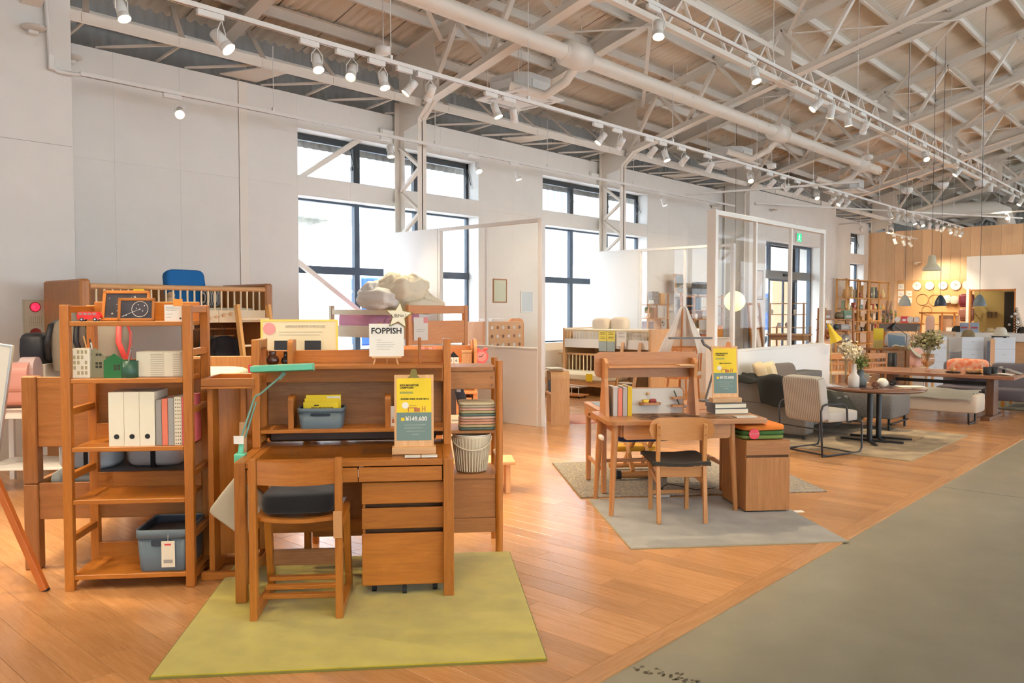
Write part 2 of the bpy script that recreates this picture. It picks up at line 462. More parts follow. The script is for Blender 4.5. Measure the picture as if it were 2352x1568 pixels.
# boxed columns: the left pier and the entrance block
bl = MB(); bl.bx(-8, 3.4, 9.75, 10.8, 0, 5.25, .004)
b1 = struct(bl.build('wall_pier', WALLM)); b1['label'] = 'projecting white pier with the fire alarm plate'
for xx in (-.25, 1.35, 2.35):
    m = MB(); m.bx(xx, xx + .004, 9.747, 9.751, 0, 5.2, 0); m.build('panel_joint', mat('joint_grey', (.35, .33, .30), .8), b1)  # thin grey lines along the board joints
m = MB(); m.bx(-8, 3.39, 9.747, 9.751, 3.42, 3.424, 0); m.build('panel_joint', MATS['joint_grey'], b1)
DX = (20.95, 24.78); DZ = 3.53; YB = 9.75
bl = MB()
bl.bx(19.95, DX[0], YB, 10.8, 0, 4.8, .004); bl.bx(DX[1], 25.95, YB, 10.8, 0, 4.95, .004); bl.bx(DX[0], DX[1], YB, 10.8, DZ, 4.8, 0)
bl.bx(19.95, 20.35, YB + .002, 10.8, 4.8, 5.0, 0)
b2 = struct(bl.build('wall_entrance', WALLM)); b2['label'] = 'white wall block around the glazed entrance'
# outer cladding above the boards
m = MB()
def corr(m, x0, x1, y, z0, z1, p=.16, amp=.02):
    n = int((x1 - x0) / p * 4)
    m.grid(lambda u, v: (x0 + (x1 - x0) * u, y + amp * math.sin(2 * math.pi * (x1 - x0) * u / p), z0 + (z1 - z0) * v), n, 1, True)
corr(m, -8, 46, 11.25, 4.2, 6.1)
o = struct(m.build('wall_cladding', mat('cladding_grey', (.42, .40, .37), .7))); o['label'] = 'corrugated outer cladding seen above the white boards'
m = MB(); m.bx(-8, 46, 10.8, 11.2, 4.6, 4.62, 0); struct(m.build('wall_cavity', mat('cavity_dark', (.2, .19, .18), .9)))['label'] = 'dark cavity shelf behind the top of the wall boards'
# ---------------------------------------------------------------- windows
def window(n, a, b, z0, z1, label, transom=None, dark=DARK, openers=False, fr=.055, nm=3):
    w = T('window_%d' % n, None, None); w['kind'] = 'structure'; w['label'] = label
    yg = YW + .27
    m = MB()
    m.bx(a + .001, b - .001, YW + .002, yg, z0 + .001, z0 + .012, 0); m.bx(a + .001, b - .001, YW + .002, yg, z1 - .012, z1 - .001, 0); m.bx(a + .001, a + .012, YW + .002, yg, z0 + .012, z1 - .012, 0); m.bx(b - .012, b - .001, YW + .002, yg, z0 + .012, z1 - .012, 0)
    m.build('reveal', WHITE, w)
    t = fr * (1.6 if openers else .8)
    m = MB(); m.bx(a, b, yg, yg + .07, z0, z0 + fr * .7); m.bx(a, b, yg, yg + .07, z1 - t, z1)
    m.bx(a, a + fr, yg, yg + .07, z0, z1); m.bx(b - fr, b, yg, yg + .07, z0, z1)
    m.build('window_frame', dark, w)
    st = (b - a) / nm
    for i in range(1, nm):
        m = MB(); m.bx(a + i * st - fr * .9, a + i * st + fr * .9, yg - .01, yg + .07, z0, z1); m.build('mullion', dark, w)
    zs = [z0, z1]
    if transom:
        m = MB(); m.bx(a, b, yg - .02, yg + .07, transom - .06, transom + .06); m.build('transom', dark, w); zs = [z0, transom, z1]
    for i in range(nm):
        for q in range(len(zs) - 1):
            m = MB(); m.bx(a + i * st + fr * .8, a + (i + 1) * st - fr * .8, yg + .03, yg + .036, zs[q] + .03, zs[q + 1] - .03, 0); m.build('pane', WINGLASS, w)
        if openers:
            x = a + (i + 1) * st - fr * 1.6
            m = MB(); m.tube([(x - .02, yg - .01, z1 - .12), (x - .02, yg - .1, z0 + .35), (x - .02, yg - .02, z0 + .25)], .008, 6); m.tube([(x + .07, yg - .01, z1 - .12), (x + .08, yg - .09, z0 + .3)], .007, 6)
            m.box((x - .02, yg - .05, z0 + .27), (.03, .05, .06)); m.build('opener_arm', DARK, w)
    return w
window(1, *WIN[0], *UP, 'upper strip window with charcoal opening sashes, nearest bay', openers=True, fr=.07)
window(2, *WIN[0], *LO, 'tall lower window behind the bunk beds, nearest bay', transom=2.23, dark=BLUEGREY)
window(3, *WIN[1], *UP, 'upper strip window with charcoal opening sashes, second bay', openers=True, fr=.07)
window(4, *WIN[1], *LO, 'tall lower window behind the white loft bed, second bay', transom=2.23, dark=BLUEGREY)
window(5, *FARWIN[0], 3.62, 4.4, 'small high window in the far corner by the oak wall', nm=2, fr=.08, openers=True)
window(6, *FARWIN[0], 1.6, 3.3, 'narrow lower window in the far corner behind the tall shelves', nm=2, fr=.08, transom=2.2, dark=BLUEGREY)
# entrance
d = T('door_1', None, None); d['kind'] = 'structure'; d['label'] = 'glazed automatic entrance with grey header and transom lights'
GREYM = mat('header_grey', (.17, .18, .18), .35)
yd = 10.05
m = MB(); m.bx(DX[0], DX[1], yd, yd + .12, 2.5, 2.74); m.build('header', GREYM, d)
m = MB(); m.bx(DX[0] + .001, DX[0] + .06, yd, yd + .12, 0, DZ - .001); m.bx(DX[1] - .06, DX[1] - .001, yd, yd + .12, 0, DZ - .001); m.bx(DX[0] + .06, DX[1] - .06, yd, yd + .1, DZ - .07, DZ - .001); m.build('door_frame', BLUEGREY, d)
for f in (.24, .76):
    x = DX[0] + (DX[1] - DX[0]) * f
    m = MB(); m.bx(x - .05, x + .05, yd, yd + .1, 2.74, DZ); m.build('mullion', BLUEGREY, d)
for f0, f1 in ((.02, .23), (.25, .75), (.77, .98)):
    w_ = DX[1] - DX[0]
    m = MB(); m.bx(DX[0] + w_ * f0, DX[0] + w_ * f1, yd + .04, yd + .047, 2.75, DZ - .05, 0); m.build('pane', GLASS, d)
for f0, f1 in ((.26, .52), (.5, .76)):
    m = MB(); a, b = DX[0] + w_ * f0, DX[0] + w_ * f1
    m.bx(a, a + .05, yd + .05, yd + .09, 0, 2.5); m.bx(b - .05, b, yd + .05, yd + .09, 0, 2.5); m.bx(a, b, yd + .05, yd + .09, 0, .09); m.bx(a, b, yd + .05, yd + .09, 2.44, 2.5)
    q = m.build('sliding_leaf', BLUEGREY, d)
    m = MB(); m.bx(a + .05, b - .05, yd + .065, yd + .072, .09, 2.44, 0); m.build('pane', GLASS, q)
for f0, f1 in ((.01, .26), (.76, .99)):
    m = MB(); m.bx(DX[0] + w_ * f0, DX[0] + w_ * f1, yd + .03, yd + .037, .02, 2.48, 0); m.build('pane', GLASS, d)
m = MB(); m.box(((DX[0] + DX[1]) / 2, yd - .04, 2.62), (.3, .08, .07), ch=.02); m.build('door_sensor', BLACK, d)
# porch beyond the doors
m = MB(); m.bx(27.2, 29.6, 12.4, 12.5, 0, 2.75, 0); o = struct(m.build('wall_porch', PANELW)); o['label'] = 'oak boarded porch wall beyond the entrance doors'
m = MB(); m.bx(29.6, 31.4, 12.4, 12.5, 0, 2.75, 0); o = struct(m.build('wall_porch_side', WHITE)); o['label'] = 'white porch wall beyond the entrance doors'
# ---------------------------------------------------------------- oak end wall, white counter wall
EW = MB(); EW.bx(XE + .02, XE + .2, -2, 10.9, 0, 4.47, 0)
ew = struct(EW.build('wall_far', PANELW)); ew['label'] = 'oak boarded end wall behind the shop'
nb = 40; bw = (10.8 + 1.5) / nb
for i in range(nb):
    m = MB(); m.bx(XE, XE + .02, -1.5 + i * bw + .002, -1.5 + (i + 1) * bw - .002, 0, 4.47, .001); m.build('wall_board', PANELW, ew)
CW = MB(); xc = 29.4
CW.bx(xc, xc + .14, 6.68, 6.8, 0, 3.34, .004); CW.bx(xc, xc + .14, 5.42, 6.68, 2.25, 3.34, 0); CW.bx(xc, xc + .14, 4.2, 5.42, 0, 3.34, 0); CW.bx(xc, xc + .14, 1.0, 4.2, 0, 3.34, 0)
o = struct(CW.build('wall_counter', WHITE)); o['label'] = 'white wall with the doorway behind the counter'
m = MB(); m.bx(xc - .02, xc + .16, 6.66, 6.71, 0, 2.28); m.bx(xc - .02, xc + .16, 5.40, 5.44, 0, 2.28); m.bx(xc - .02, xc + .16, 5.44, 6.66, 2.22, 2.27)
m.build('door_lining', OAK2, o)
m = MB(); m.bx(30.9, 31.1, 5.2, 6.9, 0, 2.6, 0); o2 = struct(m.build('wall_back_room', mat('olive_wall', (.30, .23, .08), .7))); o2['label'] = 'olive wall inside the back room'
m = MB(); m.bx(30.88, 30.92, 5.7, 6.0, .1, 2.2, 0); m.build('dark_doorway', mat('dark_doorway', (.02, .018, .015), .9), o2)
for yy in (6.25, 6.37, 6.48):
    m = MB(); m.bx(30.86, 30.9, yy - .03, yy + .03, 1.35, 1.55, .01); m.build('wall_plate', mat('plate_brown', (.10, .06, .03), .5), o2)
m = MB(); m.grid(lambda u, v: (45.9 + .02 * math.sin(2 * math.pi * 110 * u), -11.3 + 22.6 * u, 9.0 * v), 440, 1, True)
struct(m.build('wall_gable', mat('gable_sheet', (.50, .50, .48), .7)))['label'] = 'ribbed gable wall far behind the oak wall'
# the unseen aisle side: glazed shop front
ow = MB()
ow.bx(-14, 46, -10.9, -10.6, 0, .6, 0); ow.bx(-14, 46, -10.9, -10.6, 4.3, 5.4, 0)
for x in range(-14, 46, 6): ow.bx(x, x + 1.2, -10.9, -10.6, .6, 4.3, 0)
gb_ = MB(); gb_.bx(-8.3, -8.0, -11, 11, 0, 1.0, 0); gb_.bx(-8.3, -8.0, -11, 11, 2.6, 9.2, 0)
for y in range(-11, 11, 5): gb_.bx(-8.3, -8.0, y, y + 3.4, 1.0, 2.6, 0)
struct(gb_.build('wall_near', WHITE))['label'] = 'near gable wall behind the camera with window openings'
struct(ow.build('wall_right', WHITE))['label'] = 'far aisle side wall with window openings'
# ---------------------------------------------------------------- roof
SL = 0.26
def zb(y): return 5.80 + SL * (6.4 - abs(y))       # underside of truss bottom chord
def zt(y): return 6.70 + SL * (6.4 - abs(y))       # top chord
def zr(y): return 6.98 + SL * (6.4 - abs(y))       # roof sheet
CE = T('ceiling', None, None); CE['kind'] = 'structure'; CE['label'] = 'ribbed metal roof carried on steel purlins'
sw = .96
def sheet(y0, y1):
    m = MB(); n = 24
    m.grid(lambda u, v: (u * (sw - .012), y0 + (y1 - y0) * v, zr(y0 + (y1 - y0) * v) + .022 * math.cos(2 * math.pi * 6 * u)), n, 1, True)
    return m
me1 = None
nS = int(54 / sw)
for i in range(nS):
    x = -8 + i * sw
    if me1 is None:
        o = sheet(11.3, 0).build('roof_sheet', ROOFW, CE); me1 = o.data
        o.location.x = x
    else:
        o = bpy.data.objects.new('roof_sheet', me1); COL.objects.link(o); o.parent = CE; o.location.x = x
m = MB(); m.grid(lambda u, v: (-8 + 54 * u, -11.3 * v, zr(11.3 * v)), 40, 2, False); m.build('roof_slope_aisle', ROOFW, CE)
m = MB(); m.grid(lambda u, v: (-8 + 54 * u, 11.35 * (1 - v), zr(11.35 * (1 - v)) + .06), 2, 2, False); m.build('roof_lining', mat('roof_back', (.12, .11, .10), .9), CE)
y = 10.3; pur = None
while y > 0.2:
    m = MB(); z = zr(y) - .03
    if pur is None:
        m.bx(-8, 46, -.03, .03, -.2, -.19, 0); m.bx(-8, 46, .022, .03, -.2, -.03, 0); m.bx(-8, 46, -.03, .03, -.035, -.03, 0)
        x = -6
        pur = m.build('purlin', STEELW, CE)
        q = pur
    else:
        q = bpy.data.objects.new('purlin', pur.data); COL.objects.link(q); q.parent = CE
    q.location = (0, y, z)
    y -= .85
# trusses
def truss(x, n):
    t = T('roof_truss', 'white steel roof truss, frame %s from the camera' % n, 'roof truss', (x, 0, 0), 0, 'roof trusses')
    m = MB(); yo, yi = 10.6, 0.0
    m.bar((0, yo, zt(yo)), (0, 0, zt(0)), .012, .16); m.bar((0, yo, zt(yo) + .08), (0, 0, zt(0) + .08), .17, .014); m.build('top_chord', STEELW, t)
    m = MB(); y1 = 9.75
    m.bar((-.05, y1, zb(y1)), (-.05, 0, zb(0)), .012, .11); m.bar((.05, y1, zb(y1)), (.05, 0, zb(0)), .012, .11); m.bar((0, y1, zb(y1) - .055), (0, 0, zb(0) - .055), .19, .012); m.build('bottom_chord', STEELW, t)
    y = 9.7; dn = True; k = 0
    while y > .6:
        yn = y - .66
        a = (0, y, zb(y) if dn else zt(y)); b = (0, yn, zt(yn) if dn else zb(yn))
        m = MB(); m.bar(a, b, .085, .06); m.build('web', STEELW, t)
        y = yn; dn = not dn
    m = MB(); m.bar((0, 0, zb(0)), (0, -10.6, zb(10.6)), .19, .12); m.bar((0, 0, zt(0)), (0, -10.6, zt(10.6)), .17, .16); m.build('far_half', STEELW, t)
    for yy in (6.4,):
        m = MB(); m.box((0, yy, zb(yy) - .07), (.55, .3, .012)); m.box((0, yy, (zb(yy) + zt(yy)) / 2), (.014, .34, .85)); m.build('gusset', STEELW, t)
    return t
ordn = ['first', 'second', 'third', 'fourth', 'fifth', 'sixth', 'seventh', 'eighth']
for i in range(8): truss(X0 + BAY * i, ordn[i])
for i in range(7):
    x = X0 + BAY * (i + .5)
    t = T('roof_rafter', 'plain white roof beam midway between trusses, bay %s' % ordn[i], 'roof beam', (x, 0, 0), 0, 'plain rafters')
    m = MB(); m.bar((0, 10.9, zt(10.9)), (0, 0, zt(0)), .012, .26); m.build('beam_web', STEELW, t)
    m = MB(); m.bar((0, 10.9, zt(10.9) - .13), (0, 0, zt(0) - .13), .2, .014); m.bar((0, 10.9, zt(10.9) + .13), (0, 0, zt(0) + .13), .2, .014); m.build('beam_flange', STEELW, t)
# roof bracing
for i in range(7):
    xa, xb = X0 + BAY * i, X0 + BAY * (i + .5)
    for ya, yb in ((9.4, 7.4), (6.3, 4.2)):
        for s_ in (0, 1):
            m = MB(); p, q = (xa if s_ == 0 else xa + BAY), (ya, yb)[0]
            m.bar((p, ya, zt(ya) - .12), (xb, yb, zt(yb) - .18), .07, .012)
            b = m.build('wind_brace', STEELW); tag(b, 'flat white roof brace, %s bay, %s pair, %s leg' % (ordn[i], 'wall side' if ya > 8 else 'ridge side', ('near', 'far')[s_]), 'brace', 'roof wind braces')
# girder along the hall
g = T('lattice_girder', 'long white lattice girder running down the hall under the trusses', 'girder', (0, 6.4, 0))
m = MB(); m.bar((0, 0, 5.72), (44, 0, 5.72), .1, .012); m.bar((0, -.04, 5.76), (44, -.04, 5.76), .012, .08); m.build('bottom_chord', STEELW, g)
m = MB(); m.bar((0, 0, 6.3), (44, 0, 6.3), .1, .012); m.bar((0, -.04, 6.26), (44, -.04, 6.26), .012, .08); m.build('top_chord', STEELW, g)
x = 0.0; up_ = True
while x < 44:
    m = MB(); m.bar((x, 0, 5.74 if up_ else 6.28), (x + .47, 0, 6.28 if up_ else 5.74), .05, .04); m.build('web', STEELW, g)
    x += .47; up_ = not up_
# eave wind girder lying flat along the wall head
g = T('eave_girder', 'flat white lattice girder along the top of the window wall', 'girder', (0, 9.85, 4.9))
m = MB(); m.bar((0, 0, .03), (44, 0, .03), .09, .012); m.bar((0, -.045, 0), (44, -.045, 0), .012, .13); m.build('inner_chord', STEELW, g)
m = MB(); m.bar((0, 1.2, .45), (44, 1.2, .45), .012, .16); m.build('outer_chord', STEELW, g)
x = 3.6; k = 0
while x < 31:
    m = MB(); m.bar((x, 0, 0), (x + .0, .75, -.06), .03, .03); m.bar((x + .02, 0, 0), (x - .75, .75, -.06), .03, .03); m.build('tie', STEELW, g)
    m = MB(); m.bar((x, 0, .05), (x + .45, 1.25, .9), .07, .012); m.bar((x + .1, 0.02, .05), (x - .5, 1.25, .5), .07, .012); m.build('strut', STEELW, g)
    m = MB(); m.box((x + .1, -.053, .0), (.34, .012, .1)); m.build('splice_plate', STEELW, g)
    x += 1.13; k += 1
for x in (5.9, 11.55, 17.2):
    m = MB(); m.prism([(x - .35, .65), (x + .2, .65), (x + .25, -.06), (x - .1, -.06)], 2, -.07, -.055); m.build('bracket_plate', STEELW, g)
# lattice columns
def column(x, label):
    c = T('lattice_column', label, 'column', (x, 0, 0), 0, 'lattice columns')
    m = MB(); m.bx(-.1, .1, 10.42, 10.435, 0, 5.0, .002); m.bx(-.006, .006, 10.3, 10.42, 0, 5, 0); m.build('outer_flange', STEELW, c)
    m = MB(); m.bx(-.09, -.012, 9.86, 9.875, 0, 4.68, .002); m.bx(.012, .09, 9.86, 9.875, 0, 4.68, .002); m.bx(-.02, -.012, 9.86, 9.95, 0, 4.68, 0); m.bx(.012, .02, 9.86, 9.95, 0, 4.68, 0)
    y1 = 9.5
    m.bar((-.05, 9.87, 4.66), (-.05, y1, zb(y1)), .075, .015); m.bar((.05, 9.87, 4.66), (.05, y1, zb(y1)), .075, .015); m.build('inner_flange', STEELW, c)
    z = .3; s_ = True
    while z < 4.2:
        m = MB(); m.bar((0, 9.9 if s_ else 10.4, z), (0, 10.4 if s_ else 9.9, z + .36), .07, .05); m.build('lacing_bar', STEELW, c)
        z += .36; s_ = not s_
    m = MB(); m.prism([(9.88, 4.62), (10.42, 4.5), (10.42, 5.75), (9.6, 5.9), (9.45, 5.1)], 0, -.008, .008); m.build('haunch_plate', STEELW, c)
    return c
column(X0 + BAY, 'white lattice column in front of the nearest window')
column(X0 + 2 * BAY, 'white lattice column in front of the second window')
for i in range(3, 6):
    c = column(X0 + BAY * i, ['white lattice column head over the yellow lantern', 'white lattice column head at the entrance wall end', 'white lattice column head in the far corner'][i - 3])
# K braces seen through the windows
for k, (x0, x1, lab) in enumerate(((5.9, 8.62, 'nearest'),)):
    for up_ in (0, 1):
        m = MB(); m.bar((x0, YW + .13, 2.95), (x1, YW + .13, 4.75 if up_ else 1.15), .07, .075)
        tag(m.build('wall_brace', STEELW), 'white diagonal brace crossing the %s %s window' % (('lower', 'upper')[up_], lab), 'brace', 'wall braces')
# ---------------------------------------------------------------- outdoors
m = MB(); m.bx(-20, 60, 11.3, 45, -.2, -.05, 0); o = struct(m.build('ground_yard', mat('yard_pale', (.62, .62, .60), .8))); o['label'] = 'pale yard outside the windows'
nb_ = T('neighbour_building', 'pale warehouse seen through the second window', 'building', (0, 0, 0))
PALE = mat('render_pale', (.80, .82, .84), .8)
m = MB(); m.bx(19, 44, 19, 26, 0, 6.3, 0); m.build('building_wall', PALE, nb_)
m = MB(); m.prism([(18.5, 6.25), (26.4, 6.25), (22.5, 8.3)], 0, 18.6, 44.4); m.build('building_roof', mat('roof_slate', (.35, .40, .45), .7), nb_)
for (x, z) in ((22.6, 5.2), (23.6, 3.35), (29.2, 3.3)):
    m = MB(); m.bx(x, x + 1.3, 18.95, 19.05, z, z + .9, .01); f = m.build('building_window', mat('far_window_frame', (.6, .66, .72), .5), nb_)
    for q in range(3):
        m = MB(); m.bx(x + .05 + q * .42, x + .42 + q * .42, 18.93, 18.96, z + .06, z + .84, 0); m.build('pane', mat('far_pane', (.40, .52, .62), .15), f)
ca = T('concrete_canopy', 'mossy concrete canopy outside the nearest window', 'canopy', (0, 0, 0))
m = MB(); m.bx(8.6, 11.7, 15.0, 16.6, 3.6, 4.25, .01); m.build('canopy_slab', mat('concrete_weathered', (.62, .62, .56), .9, noise=.4, nscale=6), ca)
m = MB(); m.prism([(8.2, 3.6), (10.6, 3.6), (8.2, 2.9)], 1, 15.2, 16.4); m.build('canopy_haunch', MATS['concrete_weathered'], ca)
po = T('downpipe', 'pale downpipe outside the nearest window', 'pipe', (11.2, 15.0, 0))
m = MB(); m.cyl((0, 0, 0), (0, 0, 7), .09, n=12); m.build('pipe', PALE, po)
for z in (1.2, 2.0, 2.9, 3.5, 4.6):
    m = MB(); m.bx(-.14, .14, -.1, .1, z, z + .05, .005); m.build('pipe_clip', mat('clip', (.5, .5, .5), .5), po)
m = MB(); m.bx(13.5, 14.9, 18.0, 18.4, .62, 2.5, .05); o = m.build('blue_tarpaulin', mat('tarp_blue', (.02, .10, .42), .5)); tag(o, 'blue tarpaulin covered stack in the yard', 'tarpaulin')
m = MB(); m.bx(13.4, 15.0, 17.9, 18.5, 0, .62, .02); tag(m.build('pallet_stack', PALE), 'pale pallet stack under the blue tarpaulin', 'pallet')
tk = T('blue_truck', 'blue truck parked outside the entrance', 'truck', (31.0, 15.0, 0))
m = MB(); m.bx(-1.2, 1.2, -.6, 2.5, .7, 2.3, .05); m.build('truck_body', MATS['tarp_blue'], tk)
m = MB(); m.bx(-1.15, 1.15, -.64, -.6, 1.5, 2.1, .02); m.build('windscreen', mat('screen_dark', (.02, .03, .05), .1), tk)
m = MB(); m.bx(-1.2, 1.2, -.7, -.55, .55, .8, .02); m.build('bumper', PALE, tk)
for sx in (-1, 1):
    m = MB(); m.cyl((sx * 1.2, .3, .42), (sx * .95, .3, .42), .42, n=16); m.build('wheel', BLACK, tk)
# ================================================================ LIGHT TRACKS, SPOTLIGHTS, DUCTS
LENS = mat('lamp_lens_lit', (1, .9, .7), .3, emit=(1.0, .80, .52), estr=22)
LENSDIM = mat('lamp_lens_dim', (.9, .85, .75), .3, emit=(1.0, .85, .6), estr=2.5)
LAMPW = mat('lamp_housing', (.80, .78, .74), .4)
def aim_rot(d):
    return Vector((0, 0, -1)).rotation_difference(Vector(d).normalized())
def spot(label, loc, d, power=1.0, size=62, group='track spotlights', s=1.0, on=True, box=True):
    """track spotlight hanging below loc, shining along d"""
    t = T('track_spotlight', label, 'spotlight', loc, 0, group)
    if box:
        m = MB(); m.bx(-.02 - .16 * s, .04, -.022, .022, -.055, 0, .004); m.build('adapter_box', LAMPW, t)
    d = Vector(d).normalized(); c = Vector((0.02, 0, -.16 * s - .04))
    side = d.cross(Vector((0, 0, 1)))
    side = side.normalized() if side.length > .05 else Vector((1, 0, 0))
    m = MB(); q = .058 * s
    m.tube([c + side * q, c + side * q + Vector((0, 0, .08)), Vector((.02, 0, -.05)), c - side * q + Vector((0, 0, .08)), c - side * q], .006, 6); m.build('yoke', LAMPW, t)
    m = MB(); a, b = c - d * .09 * s, c + d * .08 * s
    m.tube([a, a + d * .005, b - d * .045 * s, b - d * .04 * s, b - d * .035 * s, b], [.03 * s, .045 * s, .048 * s, .043 * s, .05 * s, .052 * s], 16); m.build('lamp_can', LAMPW, t)
    m = MB(); m.tube([b, b + d * .012], [.052 * s, .054 * s], 16, cap=False); m.build('lamp_rim', LAMPW, t)
    m = MB(); m.cyl(b + d * .002, b + d * .006, .044 * s, n=16); m.build('lamp_lens', LENS if on else LENSDIM, t)
    if on:
        l = bpy.data.lights.new('spot_beam', 'SPOT'); l.energy = SPOT_W * power; l.color = WARM; l.spot_size = R(size); l.spot_blend = .6; l.shadow_soft_size = .05
        o = bpy.data.objects.new('spot_beam', l); COL.objects.link(o); o.parent = t; o.location = c + d * (.1 * s + .02)
        o.rotation_mode = 'QUATERNION'; o.rotation_quaternion = aim_rot(d)
    return t
def track(name, label, p0, p1, rods=(), ztop=None):
    t = T(name, label, 'light track', p0, 0, 'light tracks')
    d = Vector(p1) - Vector(p0)
    m = MB(); m.bar((0, 0, .024), d + Vector((0, 0, .024)), .05, .045); m.build('rail', LAMPW, t)
    m = MB(); m.bar((0, 0, .0015), d + Vector((0, 0, .0015)), .008, .003, 0); m.build('slot', BLACK, t)
    for f in rods:
        p = d * f
        m = MB(); m.box(p + Vector((0, 0, .06)), (.04, .04, .07), ch=.004); m.cyl(p + Vector((0, 0, .09)), p + Vector((0, 0, ztop - p0[2])), .005, n=6); m.build('hanger_rod', LAMPW, t)
    return t
YU, ZU = 7.2, 4.37
track('light_track', 'long white light track hung across the display over the desks', (-3, YU, ZU), (30.6, YU, ZU), [(x * .923 + 3) / 33.6 for x in (2.2, 6.35, 8.89, 12.87, 16.27, 19.29, 24, 28)], 5.7)
YL, ZL = 9.65, 4.2
track('light_track', 'wall side light track passing in front of the columns', (3.45, YL, ZL), (18.9, YL, ZL), [(x - 3.45) / 15.45 for x in (5.86, 8.75, 11.54, 14.37)], 5.1)
YR, ZR = 5.0, 5.0
track('light_track', 'unseen aisle side light track added above the concrete walkway', (-5, 1.3, 4.6), (12.5, 1.3, 4.6), (.1, .35, .6, .85), 8.1)  # out-of-view track, added to light the furniture from the front
track('light_track', 'right hand light track high under the lattice girder', (-2, YR, ZR), (29, YR, ZR), [(x + 2) / 31 for x in (3, 6.2, 10.9, 14.2, 17, 20, 23, 26)], 6.9)
track('light_track', 'short light track by the far corner window', (27.2, 8.6, 4.05), (30.4, 8.6, 4.05), (.2, .8), 6.36)
track('light_track', 'cross track reaching from the entrance wall to the long track', (16.4, 9.6, 4.22), (17.2, 6.0, 4.22), (.62,), 6.5)
track('light_track', 'cross rail in front of the entrance block towards the far hall', (20.2, 9.7, 4.4), (29.0, 5.2, 4.4), (.5, .9), 5.6)
UPX = [4.13, 5.27, 5.75, 6.21, 6.64, 6.97, 8.19, 8.56, 10.67, 11.21, 12.18, 12.61, 13.26, 14.24, 15.95, 16.99, 17.67, 18.45, 19.48, 20.51, 21.03, 21.49, 24.95, 25.63, 26.38, 27.16, 28.07, 28.88, 29.74, 30.42, 31.35, 32.14, 32.86]
off = {2, 4, 5, 7, 8, 9, 14, 18, 20, 21, 26, 27, 29, 30, 31, 32}
aims = [(.35, -.55, -.75), (-.1, -.45, -.9), (-.35, -.2, -.8), (0, -.35, -.95), (.6, .1, -.8), (.2, .55, -.8), (.15, -.35, -.92), (.2, .4, -.9)]
ordw = ['1st', '2nd', '3rd'] + ['%dth' % i for i in range(4, 60)]
ordw[20], ordw[21], ordw[22] = '21st', '22nd', '23rd'; ordw[30], ordw[31], ordw[32] = '31st', '32nd', '33rd'
for i, x in enumerate(UPX):
    x *= .923
    a = aims[i % 8] if i not in off else [(-.5, .3, -.7), (.1, .6, -.7), (-.45, -.35, -.7), (.5, .35, -.7)][i % 4]
    wash = i in (10, 12, 15, 17, 19)
    if wash: a = (.15, .75, -.6)
    spot('white spotlight on the long track, %s in view from the left%s' % (ordw[i], '' if i in off else ', lit'), (x, YU, ZU), a, .32 if wash else .8, on=(i not in off), s=1.25 if i == 0 else 1.05)
for i, (x, a) in enumerate(((-2.2, (.5, -.45, -.8)), (-.9, (.5, -.1, -.8)), (.4, (.3, -.45, -.9)), (1.7, (.35, -.3, -.9)), (2.9, (.1, -.4, -.9)))):
    spot('white spotlight at the near end of the long track, %s from its end' % ordw[i], (x, YU, ZU), a, 1.0)
for i, x in enumerate([4.56, 7.82, 9.69, 10.69, 15.54]):
    spot('white spotlight on the wall track, %s from the pier' % ordw[i], (x, YL, ZL), [(-.35, -.75, -.45), (-.12, -.27, -1), (-.15, -.5, -.8), (.15, -.25, -.95), (.2, -.3, -.9)][i], .8, group='wall track spotlights')
RX = [7.91, 10.31, 12.44, 13.02, 13.74, 14.54, 18.1, 20.64, 23.81, 26.41, 27.59]
for i, x in enumerate(RX):
    a = [(-.3, -.2, -.85), (-.15, -.35, -.9), (-.5, .5, -.7), (.1, .25, -.95), (.15, -.1, -1), (.5, .5, -.8), (-.5, -.4, -.7), (-.4, .5, -.7), (.2, .1, -.95), (.4, .4, -.7), (-.3, .4, -.7)][i]
    spot('white spotlight on the right hand high track, %s in view' % ordw[i], (x, YR, ZR), a, 1.9, on=i not in (2, 5, 6, 7), group='high track spotlights', s=1.2)
for i, (x, a) in enumerate(((-1.4, (.5, .35, -.8)), (.4, (.5, .25, -.8)), (2.0, (.2, .2, -.95)), (3.4, (.2, .3, -.95)), (4.9, (.1, .1, -1)), (6.4, (.3, .25, -.95)))):
    spot('white spotlight at the near end of the high track, %s from its end' % ordw[i], (x, YR, ZR), a, 1.2 if i < 4 else .45, group='high track spotlights')
track('light_track', 'far light track added to wash the oak end wall', (26.9, 3.2, 4.4), (26.9, 10.0, 4.4), (.1, .5, .9), 6.3)  # track and its spots are added to brighten the end wall
for i, y in enumerate((4.0, 5.2, 7.6, 8.4, 9.3)):
    spot('added white spotlight washing the oak end wall, %s from the right' % ordw[i], (26.9, y, 4.4), (.85, 0, -.4), .19, group='far track spotlights', size=95)
for i, (x, a) in enumerate(((28.0, (.2, -.3, -.9)), (28.9, (.6, -.2, -.7)), (29.6, (.5, -.4, -.7)))):
    spot('white spotlight on the short far track, %s from the left' % ordw[i], (x, 8.6, 4.05), a, 1.0, group='far track spotlights', size=80)
